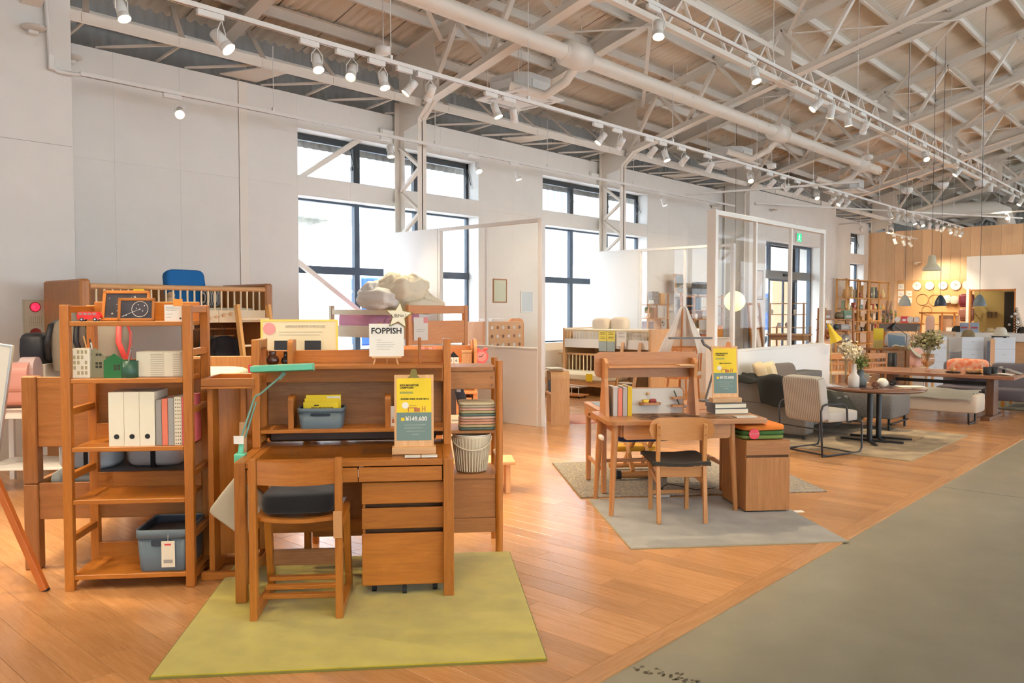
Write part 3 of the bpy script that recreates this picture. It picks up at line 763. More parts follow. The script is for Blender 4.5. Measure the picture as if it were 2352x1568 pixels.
for i, (x, a, pw) in enumerate(((-3.6, (.75, .35, -.6), 1.0), (-2.2, (.75, .45, -.65), 1.2), (-.9, (.5, .6, -.7), 1.6), (.3, (.45, .5, -.75), 1.8), (1.4, (.25, .5, -.8), 1.8), (2.6, (.3, .5, -.8), 1.6), (3.8, (.25, .5, -.8), 1.6), (5.0, (.3, .5, -.8), 1.5), (6.2, (.4, .5, -.75), 1.5), (7.4, (.5, .4, -.75), 1.5), (8.6, (.3, .5, -.75), 2.2), (9.8, (.3, .5, -.75), 2.2), (11.0, (.4, .45, -.75), 2.2), (12.1, (.5, .4, -.75), 2.2))):
    spot('added white spotlight on the unseen aisle side track, %s from its near end' % ordw[i], (x, 1.3, 4.6), a, pw * .2, group='added aisle track spotlights', size=70)  # unseen spots added to brighten desk fronts and the sofa group
# round supply duct with branch boxes
du = T('air_duct', 'round white air duct hung below the roof trusses', 'duct', (0, 7.3, 5.28))
m = MB(); m.cyl((-2, 0, 0), (22.3, 0, 0), .115, n=20); m.build('pipe', STEELW, du)
for x in (9.35, 16.2, 21.0):
    m = MB(); m.tube([(x - .3, 0, 0), (x - .24, 0, 0), (x - .22, 0, 0), (x + .22, 0, 0), (x + .24, 0, 0), (x + .3, 0, 0)], [.12, .14, .19, .19, .14, .12], 20); m.build('branch_box', STEELW, du)
    m = MB(); m.tube([(x + .1, .05, -.1), (x + .1, .25, -.3), (x + .05, .6, -.45), (x - .3, 1.0, -.3)], .07, 12); m.build('branch_pipe', STEELW, du)
for x in range(0, 22, 3):
    m = MB(); m.tube([(x + .5, -.13, 0), (x + .5, 0, .14), (x + .5, .13, 0), (x + .5, 0, -.13)], .008, 6, closed=True); m.cyl((x + .5, 0, .13), (x + .5, 0, .6), .005, n=6); m.build('pipe_hanger', STEELW, du)
# ceiling cassettes
def cassette(x, y, z, label):
    t = T('air_conditioner', label, 'air conditioner', (x, y, z), 0, 'ceiling air conditioners')
    m = MB(); m.bx(-.5, .5, -.5, .5, -.03, 0, .012); m.build('grille_panel', WHITE, t)
    for s_ in (-1, 1):
        for ax in (0, 1):
            m = MB(); d = (.62, .06, .012) if ax == 0 else (.06, .62, .012); c = (0, s_ * .39, -.032) if ax == 0 else (s_ * .39, 0, -.032)
            m.box(c, d, ch=.01); m.build('louvre', mat('louvre_grey', (.5, .49, .46), .5), t)
    m = MB(); q = [(-.42, -.25), (-.25, -.42), (.25, -.42), (.42, -.25), (.42, .25), (.25, .42), (-.25, .42), (-.42, .25)]
    m.prism(q, 2, 0.0, .29); m.build('case', mat('case_galv', (.62, .59, .55), .5), t)
    m = MB(); m.bx(-.2, .2, -.435, -.42, .07, .2); m.bx(-.435, -.42, -.2, .2, .07, .2); m.build('access_plate', mat('plate_pale', (.70, .67, .63), .5), t)
    for sx in (-1, 1):
        for sy in (-1, 1):
            m = MB(); m.cyl((sx * .4, sy * .33, .15), (sx * .4, sy * .33, 1.0), .006, n=6); m.build('hanger_rod', LAMPW, t)
    return t
cassette(9.55, 8.55, 4.92, 'ceiling cassette air conditioner nearest the camera')
cassette(16.6, 8.6, 4.86, 'ceiling cassette air conditioner over the white loft bed bay')
cassette(23.6, 8.6, 5.0, 'ceiling cassette air conditioner above the entrance')
bd = T('ventilation_duct', 'wide white ventilation duct in the far hall beyond the oak wall', 'duct', (0, 0, 0))
m = MB(); m.tube([(33, 10.2, 5.2), (33.5, 9, 5.35), (34, 7.8, 5.35), (34.3, 7.1, 5.35), (34.5, 6.8, 5.2), (34.5, 6.7, 4.8), (34.5, 6.7, 3.9)], .3, 16); m.build('pipe', STEELW, bd)
for q in ((33.5, 9.0), (34.1, 7.5)):
    m = MB(); m.cyl((q[0], q[1], 5.6), (q[0], q[1], zr(q[1])), .01, n=6); m.build('hanger_rod', STEELW, bd)
# small ceiling things
def can(x, y, z, label):
    t = T('ceiling_sensor', label, 'ceiling light', (x, y, z))
    m = MB(); m.lathe([(.0, .09), (.095, .09), (.1, .08), (.1, 0), (.085, -.005)], n=20); m.build('sensor_body', LAMPW, t)
    m = MB(); m.lathe([(.085, 0), (.06, -.02), (0, -.025)], n=16); m.build('sensor_lens', mat('lens_clear', (.8, .78, .74), .15), t)
    m = MB(); m.cyl((0, 0, .08), (0, 0, 1.2), .006, n=6); m.build('hanger_rod', LAMPW, t)
can(6.72, 8.41, 4.93, 'round white ceiling can over the wall bed')
can(17.2, 7.9, 4.75, 'small round ceiling can near the second cassette')
can(19.5, 6.6, 5.1, 'round white ceiling sensor in mid hall')
for i, (x, y, z) in enumerate(((21.48, 6.33, 4.57), (22.08, 5.68, 4.7), (22.72, 4.98, 4.75))):
    t = T('cable_rose', 'white bowl shaped cable rose, %s of three from the left' % ordw[i], 'cable rose', (x, y, z))
    m = MB(); m.lathe([(0, -.1), (.08, -.08), (.13, -.02), (.14, .05), (.135, .052), (0, .04)], n=20); m.build('bowl', LAMPW, t)
    m = MB(); m.cyl((0, 0, .04), (0, 0, 2.0), .006, n=6); m.build('cable', LAMPW, t)
# wall fittings on the pier
al = T('fire_alarm', 'cream fire alarm plate with two red buttons on the pier', 'fire alarm', (2.97, 9.745, 1.486))
m = MB(); m.bx(-.117, .117, -.02, 0, -.226, .226, .006); m.build('plate', mat('alarm_cream', (.58, .53, .38), .5), al)
m = MB(); m.bx(-.10, .10, -.026, -.02, -.21, .21, .003); m.build('face_plate', mat('alarm_cream_face', (.62, .57, .42), .5), al)
m = MB(); m.cyl((0, -.02, .147), (0, -.03, .147), .056, n=20); m.build('lamp_ring', mat('ring_brown', (.25, .03, .03), .4), al)
m = MB(); m.pillow((0, -.035, .147), (.09, .05, .09), 1.0, 16); m.build('red_lamp', mat('red_lamp', (.8, .01, .02), .2, emit=(1, .02, .06), estr=1.6), al)
m = MB(); m.cyl((0, -.02, -.137), (0, -.034, -.137), .056, n=20); m.build('push_button', mat('button_red', (.33, .04, .04), .4), al)
m = MB(); m.cyl((0, -.034, -.15), (0, -.038, -.15), .02, n=12); m.build('button_boss', mat('boss_dark', (.06, .02, .02), .4), al)
m = MB()
for i in range(7):
    for j in range(7): m.box((-.06 + i * .02, -.0265, -.05 + j * .015), (.006, .002, .006), ch=0)
m.build('speaker_holes', mat('hole_brown', (.28, .25, .18), .8), al)
def speaker(x, y, z, label):
    t = T('wall_speaker', label, 'speaker', (x, y, z))
    m = MB(); m.lathe([(.0, -.03), (.08, -.035), (.12, -.01), (.125, .0), (.11, .01), (0, .012)], n=20); m.build('bowl', mat('bowl_pale', (.66, .62, .56), .35), t)
    m = MB(); m.bx(-.05, .05, -.01, .09, -.07, -.03, .006); m.build('bracket', LAMPW, t)
speaker(3.0, 9.66, 4.62, 'shallow round wall fitting high on the left pier')
speaker(3.62, 10.38, 4.6, 'half hidden round wall fitting beside the left pier')
speaker(19.3, 10.4, 4.35, 'round wall fitting left of the entrance block corner')
speaker(21.2, 9.66, 4.35, 'round wall fitting on the entrance block')
speaker(31.0, 8.75, 3.3, 'small white fitting on the oak end wall')
cd = T('conduit', 'white conduit running down the pier to the wall track', 'conduit', (0, 0, 0))
m = MB(); m.tube([(3.12, 9.71, 5.3), (3.14, 9.71, 4.9), (3.17, 9.71, 4.4), (3.18, 9.71, 4.25), (3.25, 9.7, 4.21), (3.46, 9.66, 4.215)], .022, 10); m.build('pipe', LAMPW, cd)
m = MB(); m.box((3.18, 9.71, 4.3), (.06, .05, .16), ch=.005); m.build('junction_box', LAMPW, cd)
for i, x in enumerate((8.45, 14.1)):
    t = T('emergency_light', 'small white emergency light over the %s window' % ('nearest', 'second')[i], 'emergency light', (x, YW - .03, 4.5))
    P2 = MB(); P2.bx(-.16, .16, -.02, .03, -.05, .05, .015); P2.build('light_body', LAMPW, t)
    P2 = MB(); P2.bx(-.13, .13, -.03, -.0205, -.03, .03, .008); P2.build('light_cover', mat('cover_opal', (.85, .84, .8), .3), t)
ex = T('exit_sign', 'green running man exit sign over the entrance', 'exit sign', (23.05, 9.74, 3.71))
m = MB(); m.bx(-.17, .17, -.03, 0, -.13, .13, .006); m.build('sign_box', LAMPW, ex)
m = MB(); m.bx(-.155, .155, -.034, -.03, -.115, .115, 0); m.build('sign_face', mat('exit_green', (.0, .35, .13), .4, emit=(.0, .8, .3), estr=.9), ex)
m = MB()
m.box((0, -.036, .07), (.04, .003, .04), ch=0); m.bar((0, -.036, .05), (-.02, -.036, -.02), .003, .035, 0); m.bar((-.02, -.036, -.02), (.06, -.036, -.09), .003, .02, 0); m.bar((-.02, -.036, -.02), (-.08, -.036, -.08), .003, .02, 0); m.bar((0, -.036, .04), (.07, -.036, .0), .003, .016, 0); m.bar((0, -.036, .04), (-.08, -.036, .01), .003, .016, 0)
m.build('pictogram', mat('exit_white', (.9, .9, .9), .5, emit=(1, 1, 1), estr=.8), ex)
# ================================================================ LEFT DISPLAY: bookcase, bed, desk with hutch
def P(t, name, mt, *boxes, ch=.003):
    """one part made of axis-aligned boxes (x0,x1,y0,y1,z0,z1)"""
    m = MB()
    for b in boxes: m.bx(*b, ch=ch)
    return m.build(name, mt, t)
def PC(t, name, mt, p0, p1, r, r1=None, n=12):
    m = MB(); m.cyl(p0, p1, r, r1, n); return m.build(name, mt, t)
def rrect(x0, x1, z0, z1, r, n=5, corners=(1, 1, 1, 1)):
    """rounded rectangle outline: corners bl, br, tr, tl"""
    out = []
    for (cx, cz, a0, on) in ((x0 + r, z0 + r, 180, corners[0]), (x1 - r, z0 + r, 270, corners[1]), (x1 - r, z1 - r, 0, corners[2]), (x0 + r, z1 - r, 90, corners[3])):
        if on:
            for i in range(n + 1):
                a = R(a0 + 90 * i / n); out.append((cx + r * math.cos(a), cz + r * math.sin(a)))
        else:
            out.append((cx + r * (-1 if a0 in (180, 90) else 1), cz + r * (-1 if a0 in (180, 270) else 1)))
    return out
# ---------------------------------------------------------------- bookcase
bc = TA('open_bookcase', 'tall open amber oak bookcase with ladder sides at the left', 'bookcase', -2.05, 4.77)
BWD, BD, BH = .715, .41, 1.63
for nm, x, y in (('post', 0, 0), ('post', BWD - .05, 0), ('post', 0, BD - .045), ('post', BWD - .05, BD - .045)):
    P(bc, nm, OAK, (x, x + .05, y, y + .045, 0, BH))
for x in (.008, BWD - .042):
    for z in (1.585, 1.335, 1.0, .63, .27, .03):
        P(bc, 'rung', OAK, (x, x + .034, .04, BD - .04, z, z + .04))
SH = (1.536, 1.211, .821, .52, .088)
for z in SH:
    P(bc, 'shelf', OAK, (.05, BWD - .05, .006, BD - .05, z - .027, z))
    P(bc, 'shelf_back', OAK, (.05, BWD - .05, BD - .05, BD - .035, z - .02, z + (.115 if z > 1.5 else .09)))
BA, BB = -2.05, 4.77
def frame_pic(name, label, a, b, z, w, h, tilt, mt, face, cat='picture', fw=.018, d=.015, group=None, da=0):
    t = TA(name, label, cat, a, b, z, group, da)
    k = math.tan(R(tilt)); rot = Matrix.Rotation(-R(tilt), 3, 'X')
    m = MB()
    for c, s_ in (((0, 0, fw / 2), (w, d, fw)), ((0, 0, h - fw / 2), (w, d, fw)), ((-w / 2 + fw / 2, 0, h / 2), (fw, d, h)), ((w / 2 - fw / 2, 0, h / 2), (fw, d, h))):
        m.box(rot @ Vector(c), s_, rot, .002)
    m.build('picture_frame', mt, t)
    m = MB(); m.box(rot @ Vector((0, .003, h / 2)), (w - fw, .006, h - fw), rot, 0); m.build('picture_print', face, t)
    return t, rot
CHALK = mat('chalk_night', (.028, .026, .035), .35, noise=.0, nscale=9, col2=(.07, .06, .075))
t, rot = frame_pic('framed_picture', 'larger framed night sky print leaning on the bookcase top', BA + .27, BB + .24, 1.536, .27, .185, 14, OAK, CHALK)
m = MB(); rnd = random.Random(3)
for i in range(16):
    x, z = rnd.uniform(-.1, .1), rnd.uniform(.03, .16); m.box(rot @ Vector((x, -.002, z)), (.003, .0015, .003), rot, 0)
for (x, z) in ((.05, .145), (-.075, .045)):
    m.box(rot @ Vector((x, -.002, z)), (.014, .0015, .0015), rot, 0); m.box(rot @ Vector((x, -.002, z)), (.0015, .0015, .016), rot, 0)
m.tube([rot @ Vector((x, -.002, z)) for x, z in ((-.03, .12), (-.01, .13), (.03, .115), (.05, .09), (.02, .1), (-.02, .12))], .0009, 4)
m.tube([rot @ Vector((x, -.002, z)) for x, z in ((-.03, .03), (-.02, .06), (-.01, .03), (-.02, .025), (-.03, .03))], .0009, 4)
m.build('chalk_lines', WHITEINK, t)
t, rot = frame_pic('framed_picture', 'smaller framed chalk circle drawing on the bookcase top', BA + .385, BB + .09, 1.536, .205, .135, 8, OAK, CHALK, fw=.016)
m = MB(); m.tube([rot @ Vector((.02 + .045 * math.cos(a), -.004, .07 + .045 * math.sin(a))) for a in [i * math.pi / 12 for i in range(24)]], .0014, 5, closed=True)
for x, z in ((.02, .07), (.035, .06), (.0, .075), (.01, .095), (.045, .09), (-.07, .03), (-.055, .035)): m.box(rot @ Vector((x, -.004, z)), (.005, .0015, .005), rot, 0)
m.tube([rot @ Vector((x, -.004, z)) for x, z in ((-.08, .025), (-.05, .04), (.02, .07))], .0008, 4); m.build('chalk_lines', WHITEINK, t)
va = TA('toy_van', 'red toy van parked on the bookcase top shelf', 'toy van', BA + .135, BB + .08, 1.536)
m = MB(); m.prism([(-.06, .012), (.06, .012), (.062, .03), (.058, .036), (.05, .052), (.045, .055), (-.048, .055), (-.056, .05), (-.062, .03)], 1, -.024, .024); m.build('van_body', mat('toy_red', (.75, .03, .03), .25), va)
P(va, 'window_band', mat('toy_glass', (.35, .22, .2), .1), *[(x, x + .02, -.0252, .0252, .036, .049) for x in (-.052, -.027, -.002, .023)], ch=.001)
P(va, 'bumper', CHROME, (.06, .066, -.024, .024, .012, .018), (-.066, -.06, -.024, .024, .012, .018), ch=.001)
for x in (-.036, .036):
    for y in (-.025, .019):
        PC(va, 'wheel', BLACK, (x, y, .011), (x, y + .006, .011), .011)
        PC(va, 'hub_cap', CHROME, (x, y - .001, .011), (x, y + .007, .011), .006)
pc = TA('price_card', 'white price card with orange header standing on the bookcase top', 'price card', BA + .605, BB + .05, 1.536)
P(pc, 'card', PAPER, (-.05, .05, 0, .002, 0, .095), ch=0); P(pc, 'header', mat('print_orange', (.85, .30, .04), .6), (.0, .052, -.002, 0, .088, .128), ch=0)
P(pc, 'print_lines', INKG, *[(-.042, -.042 + w_, -.0012, -.0002, z, z + .0025) for w_, z in ((.05, .08), (.07, .072), (.06, .064), (.04, .04), (.03, .022))], ch=0)
P(pc, 'code_square', INK, (.034, .044, -.0012, -.0002, .012, .022), ch=0)
# pen houses
def house(name, label, a, b, z, w, d, h, roof, mt, wins, wm, pens=()):
    t = TA(name, label, 'pen stand', a, b, z)
    m = MB(); m.prism([(-w / 2, 0), (w / 2, 0), (w / 2, h), (0, h + roof), (-w / 2, h)], 1, 0, .006); m.build('front', mt, t)
    P(t, 'side', mt, (-w / 2, -w / 2 + .005, .006, d, 0, h), (w / 2 - .005, w / 2, .006, d, 0, h), (-w / 2, w / 2, .006, d, 0, .004), (-w / 2, w / 2, d, d + .005, 0, h * .98))
    P(t, 'window_holes', wm, *[(x - .007, x + .007, -.0012, 0, zz, zz + .014) for x, zz in wins], ch=0)
    for i, (x, y, l, lean, c) in enumerate(pens):
        m = MB(); m.cyl((x, y, .01), (x + lean, y, l), .0045, n=6); m.build('pencil', c, t)
    return t
house('pen_house', 'tall olive grey pen house with cut out windows', BA + .15, BB + .1, 1.211, .12, .1, .125, .045, mat('olive_grey', (.30, .27, .16), .5), [(x, z) for x in (-.025, .012, .03) for z in (.125,)] + [(x, z) for x in (.01, .03) for z in (.055, .075)], mat('hole_dark', (.05, .05, .03), .8), [(-.03, .05, .24, -.05, PINE), (-.02, .06, .22, -.03, BLACKM), (-.01, .05, .2, -.03, mat('pen_white', (.7, .7, .7), .4))])
house('pen_house', 'low green pen house with round end', BA + .27, BB + .06, 1.211, .115, .07, .1, .04, mat('house_green', (.02, .16, .04), .5), [(x, z) for x in (.005, .025) for z in (.045, .062)], MATS['hole_dark'], [(.045, .04, .17, .04, BLACKM), (.05, .03, .165, .035, INKG)])
m = MB(); m.lathe([(.045, 0), (.047, .002), (.047, .098), (.043, .098), (.043, .005), (0, .005)], n=24)
o = m.build('pen_cup', mat('cup_green', (.03, .10, .06), .35), None, W(BA + .345, BB + .09, 1.211)); tag(o, 'round dark green pen cup beside the green pen house', 'pen cup')
ct = TA('patterned_carton', 'cream carton printed with a house pattern behind the bookcase post', 'carton', BA + .1, BB + .06, 1.211, da=8)
P(ct, 'carton', CREAM, (-.055, .035, 0, .08, 0, .17)); P(ct, 'house_print', mat('print_khaki', (.42, .34, .17), .7), *[(-.05 + .02 * i, -.038 + .02 * i, -.001, 0, .02 + .03 * j, .04 + .03 * j) for i in range(4) for j in range(5) if (i * 3 + j) % 4], ch=0)
def weave(name, rotz):
    return stripes(name, (.74, .68, .52), (.36, .30, .22), 95, 'X', .72, .7, 'Object', rotz)
for i, (x, w_) in enumerate(((.505, .125), (.63, .10))):
    t = TA('tissue_box', ['larger cream tissue box cover with brown chevron lines', 'smaller cream tissue box cover against the bookcase post'][i], 'tissue box', BA + x - .03, BB + .09, 1.211, 'chevron tissue boxes', da=-6 if i == 0 else -4)
    L_ = .16 if i == 0 else .1
    P(t, 'box_cover', CREAM, (-L_ / 2 - .02, L_ / 2 - .02, 0, .12, 0, .148), ch=.004)
    m = MB()
    for k in range(14):
        x0 = -.01 + k * .0055 * (w_ / .1)
        if x0 > L_ / 2 - .03: break
        m.box((x0, -.0008, .074), (.0012, .0012, .14), Matrix.Rotation(R(38 if k % 2 else -38) * 0 + R(35) * (1 if k < 7 else -1), 3, 'Y'), 0)
    P(t, 'line_print', mat('print_brown', (.33, .26, .17), .7), *[(-.015 + .0, L_ / 2 - .021, -.0012, 0, .006 + .0105 * k, .0085 + .0105 * k) for k in range(13)], ch=0)
# file boxes and books
for i in range(3):
    t = TA('file_box', 'cream file box with a black finger hole, %s of three on the bookcase' % ['left', 'middle', 'right'][i], 'file box', BA + .245 + i * .085, BB + .03, .821, 'cream file boxes')
    m = MB(); m.prism([(0, 0), (.24, 0), (.24, .31), (.0, .31)], 0, 0, .083); m.build('box', CREAM, t)
    m = MB(); m.cyl((.042, -.0015, .055), (.042, .001, .055), .0145, n=20); m.build('finger_hole', INK, t)
bk = [('grey', (.30, .28, .26)), ('coral', (.75, .20, .12)), ('stone grey', (.33, .32, .30))]
x = .503
for i, (n, c) in enumerate(bk):
    t = TA('book', '%s spined book beside the cream file boxes' % n, 'book', BA + x, BB + .03, .821, 'books on the bookcase')
    P(t, 'cover', mat('book_' + n.replace(' ', '_'), c, .6), (0, .032, 0, .2, 0, .265 + .004 * i), ch=.002); P(t, 'pages', PAPER, (.003, .029, .004, .203, .004, .26), ch=0)
    x += .034
for i, (n, c, dc) in enumerate((('cream album with brown triangle dots', (.74, .68, .52), (.12, .08, .05)), ('pink album with dark triangle dots', (.80, .16, .18), (.25, .04, .05)))):
    t = TA('album', '%s at the end of the bookcase row' % n, 'album', BA + x, BB + .03, .821, 'albums on the bookcase', )
    P(t, 'cover', mat('album_%d' % i, c, .6), (0, .042, 0, .24, 0, .28), ch=.002)
    m = MB()
    for a_ in range(3):
        for k in range(13): m.prism([(.006 + a_ * .012, .008 + k * .021), (.014 + a_ * .012, .008 + k * .021), (.01 + a_ * .012, .016 + k * .021)], 1, -.001, 0)
    m.build('dot_print', mat('album_dot_%d' % i, dc, .7), t); x += .044
# blue-grey storage bins
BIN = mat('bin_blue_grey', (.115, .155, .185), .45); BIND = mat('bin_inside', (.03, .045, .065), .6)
def storage_bin(label, a, b, z, w, d, h, da=0, tag_=False):
    t = TA('storage_bin', label, 'storage bin', a, b, z, 'blue grey storage bins', da)
    def ring(k, zz, ins=0): return [Vector((x, y, zz)) for x, y in rrect(-w / 2 * k + ins, w / 2 * k - ins, -d / 2 * k + ins, d / 2 * k - ins, .035, 5)]
    m = MB(); m.loft([ring(.88, 0), ring(.9, .012), ring(.96, h * .8), ring(.96, h * .8)], True, True); m.build('tub', BIN, t)
    m = MB(); m.loft([ring(.97, h * .79), ring(1.0, h * .8), ring(1.0, h), ring(1.0, h, .006), ring(.98, h * .98, .006), ring(.9, .012, .006)], True, False); m.build('rim', BIN, t)
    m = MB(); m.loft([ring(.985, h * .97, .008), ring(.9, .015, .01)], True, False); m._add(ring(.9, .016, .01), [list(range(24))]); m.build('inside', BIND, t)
    m = MB(); m.prism(rrect(-.06, .06, h * .62, h * .76, .012), 1, -d / 2 * .975 - .001, -d / 2 * .93); m.build('hand_hole', BIND, t)
    if tag_:
        P(t, 'swing_tag', CREAM, (-.0, .075, -d / 2 - .006, -d / 2 - .004, h * .12, h * .74), ch=.002)
        P(t, 'tag_print', RED, (.018, .055, -d / 2 - .0075, -d / 2 - .006, h * .64, h * .68), ch=0)
        P(t, 'tag_print', INKG, (.012, .062, -d / 2 - .0075, -d / 2 - .006, h * .22, h * .3), ch=0)
        PC(t, 'tag_string', PAPER, (.037, -d / 2 - .005, h * .73), (.037, -d / 2 + .005, h), .0012, n=5)
    return t
storage_bin('blue grey lidless storage bin with a paper tag on the bookcase bottom shelf', BA + .53, BB + .2, .09, .3, .38, .245, tag_=True)
# ---------------------------------------------------------------- sign easel at the left edge
se = TA('sign_easel', 'white sign board on a red brown easel leg at the left edge', 'easel', -2.17, 4.8)
EAW = wood('easel_red_wood', (.55, .16, .035), (.42, .11, .02), .4)
for p0_, p1_ in (((0, 0, .004), (-.575, .03, 1.43)), ((-1.15, 0, .004), (-.605, .03, 1.43)), ((-.59, .62, .004), (-.59, .06, 1.43))):
    m = MB(); m.bar(p0_, p1_, .042, .035); m.build('leg', EAW, se)
    P(se, 'foot_cap', BLACK, (p0_[0] - .021, p0_[0] + .021, p0_[1] - .02, p0_[1] + .02, 0, .012))
P(se, 'ledge', EAW, (-.88, -.3, -.05, .0, .66, .69))
rt_ = Matrix.Rotation(R(8.5), 3, 'Y'); bc_ = Vector((-.5, -.03, 1.08))
m = MB(); m.box(bc_, (.64, .02, .74), rt_, .002); bo_ = m.build('board', mat('board_cream', (.66, .62, .54), .5), se)
for e_, d_ in (((.32, 0, 0), (.012, .026, .74)), ((-.32, 0, 0), (.012, .026, .74)), ((0, 0, .37), (.65, .026, .012)), ((0, 0, -.37), (.65, .026, .012))):
    m = MB(); m.box(rt_ @ Vector(e_) + bc_, d_, rt_, .002); m.build('board_edge', mat('alu', (.6, .6, .58), .3, metal=.6), bo_)
m = MB(); m.box(rt_ @ Vector((.22, -.0115, .22)) + bc_, (.09, .002, .07), rt_, 0); m.build('lettering_block', mat('print_terracotta', (.5, .2, .1), .6), bo_)
# ---------------------------------------------------------------- bed frame behind the bookcase
bf = TA('storage_bed', 'two tier oak bed whose footboard stands behind the bookcase', 'bed', -2.46, 5.19)
for x in (0, 1.0):
    P(bf, 'post', OAK2, (x, x + .085, 0, .085, .0, .53), ch=.006); P(bf, 'post', OAK2, (x, x + .085, 0, .085, .533, 1.195), ch=.006)
P(bf, 'footboard_panel', OAK2, (.085, 1.0, .015, .04, .76, 1.19)); P(bf, 'footboard_panel', OAK2, (.085, 1.0, .015, .04, .31, .535))
for x in (0.01, 1.045):
    P(bf, 'side_rail', OAK2, (x, x + .03, .085, 2.0, .33, .53)); P(bf, 'side_rail', OAK2, (x, x + .03, .085, 2.0, .78, .98))
P(bf, 'headboard', OAK2, (0, 1.085, 2.0, 2.06, 0, 1.2))
for i in range(12): P(bf, 'slat', BEECH, (.04, 1.045, .15 + i * .155, .23 + i * .155, .44, .46), ch=.001)
P(bf, 'upper_base', BEECH, (.04, 1.045, .09, 2.0, .79, .82))
mt_ = TA('mattress', 'grey mattress pad in the lower tier of the oak bed', 'mattress', -2.42, 5.3, .462)
m = MB(); m.pillow((.5, .85, .05), (1.0, 1.7, .1), .25, 20); m.build('pad', mat('pad_grey', (.22, .24, .25), .8), mt_)
mt_ = TA('mattress', 'rosy beige mattress in the upper tier of the oak bed', 'mattress', -2.42, 5.26, .821)
m = MB(); m.pillow((.5, .93, .1), (.98, 1.86, .2), .2, 24); m.build('pad', mat('pad_rose', (.56, .38, .28), .8), mt_)
qp = TA('quilt', 'olive lattice patterned quilt spread on the oak bed', 'quilt', -1.92, 6.35, 1.01)
m = MB(); m.pillow((0, 0, .06), (.98, 1.35, .14), .4, 26, noise=.01); m.build('quilt_cloth', stripes('quilt_olive', (.42, .38, .24), (.70, .64, .50), 14, 'X', .72, .9, 'Object', R(45)), qp)
gb = TA('rolled_blanket', 'olive green rolled blanket on the bed behind the tissue boxes', 'blanket', -2.42, 5.55, 1.04)
m = MB(); m.tube([(0, 0, .06), (.18, .0, .1), (.34, .0, .15), (.46, .0, .2)], [.04, .055, .05, .035], 12); m.build('rolled_cloth', mat('olive_cloth', (.16, .14, .05), .9), gb)
for i, (x, y, c, lab) in enumerate(((.22, .25, (.62, .70, .74), 'pale blue'), (.62, .3, (.70, .68, .64), 'white'))):
    t = TA('wrapped_bundle', 'plastic wrapped %s bedding bundle in the lower bed tier' % lab, 'bedding', -2.42 + x, 5.35 + y, .562)
    m = MB(); m.pillow((0, 0, .09), (.36, .3, .18), .4, 14, noise=.03, seed=i); m.build('bundle', mat('bundle_%d' % i, c, .25), t)
    P(t, 'strap', BLACK, (-.01, .02, -.152, .152, .0, .185), ch=.002)
# bag rack between bookcase and desk
br = TA('bag_rack', 'amber oak bag rack with a tray top between bookcase and desk', 'bag rack', -1.31, 4.86)
TZ = 1.14
m = MB(); m.prism([(.0, .0), (.30, .0), (.30, .4), (.0, .4)], 2, TZ, TZ + .012); m.build('tray_base', OAK, br)
for b in ((0, .3, 0, .02), (0, .3, .38, .4), (0, .02, .02, .38), (.28, .3, .02, .38)): P(br, 'tray_rim', OAK, (*b, TZ + .0125, TZ + .06))
m = MB(); m.prism([(.02, .06), (.02, .36), (.05, .36), (.05, .06)], 2, 0.045, TZ); m.build('side_panel', OAK, br)
m = MB(); m.prism([(.05, .2), (.27, .28), (.27, .3), (.05, .22)], 2, .1, TZ); m.build('back_panel', OAK, br)
P(br, 'side_post', OAK, (.2, .235, .1, .135, .045, TZ))
P(br, 'base_rail', OAK, (-.02, .3, .02, .06, 0, .045)); P(br, 'base_rail', OAK, (-.02, .3, .33, .37, 0, .045)); P(br, 'base_rail', OAK, (-.0, .04, .06, .33, 0.0, .045)); P(br, 'base_rail', OAK, (.23, .27, .06, .33, 0.0, .045))
P(br, 'hook_block', BEECH, (.195, .24, .085, .1, .62, .93), ch=.008)
bag = TA('hanging_bag', 'beige fabric bag hanging beside the desk leg', 'bag', -1.06, 4.72, .28)
m = MB(); rr_ = Matrix.Rotation(R(38), 3, 'Y'); m.pillow((0, 0, .2), (.26, .05, .27), .25, 16, rr_); m.build('bag_body', mat('felt_beige', (.52, .47, .36), .9), bag)
m = MB(); m.tube([(0, 0, .38), (.03, 0, .43), (.05, 0, .38)], .005, 6); m.build('bag_strap', MATS['felt_beige'], bag)
P(bag, 'bag_tag', PAPER, (.07, .11, -.03, -.028, .1, .2), ch=0)
# ---------------------------------------------------------------- green rug
rg = TA('rug', 'lime green pile rug under the hutch desk', 'rug', -1.195, 3.58)
RUGG = mat('rug_lime', (.47, .39, .014), .95, nscale=7, col2=(.395, .325, .010), bump=.25, sheen=.4)
P(rg, 'rug_pile', RUGG, (0, 1.735, 0, 1.645, 0, .014), ch=.005)
P(rg, 'rug_binding', mat('binding_green', (.22, .20, .04), .9), (-.004, 1.739, -.004, 0, 0, .011), (-.004, 1.739, 1.645, 1.649, 0, .011), (-.004, 0, 0, 1.645, 0, .011), (1.735, 1.739, 0, 1.645, 0, .011), ch=.002)
P(rg, 'care_label', PAPER, (.02, .1, 1.3, 1.42, .0142, .0152), ch=0)
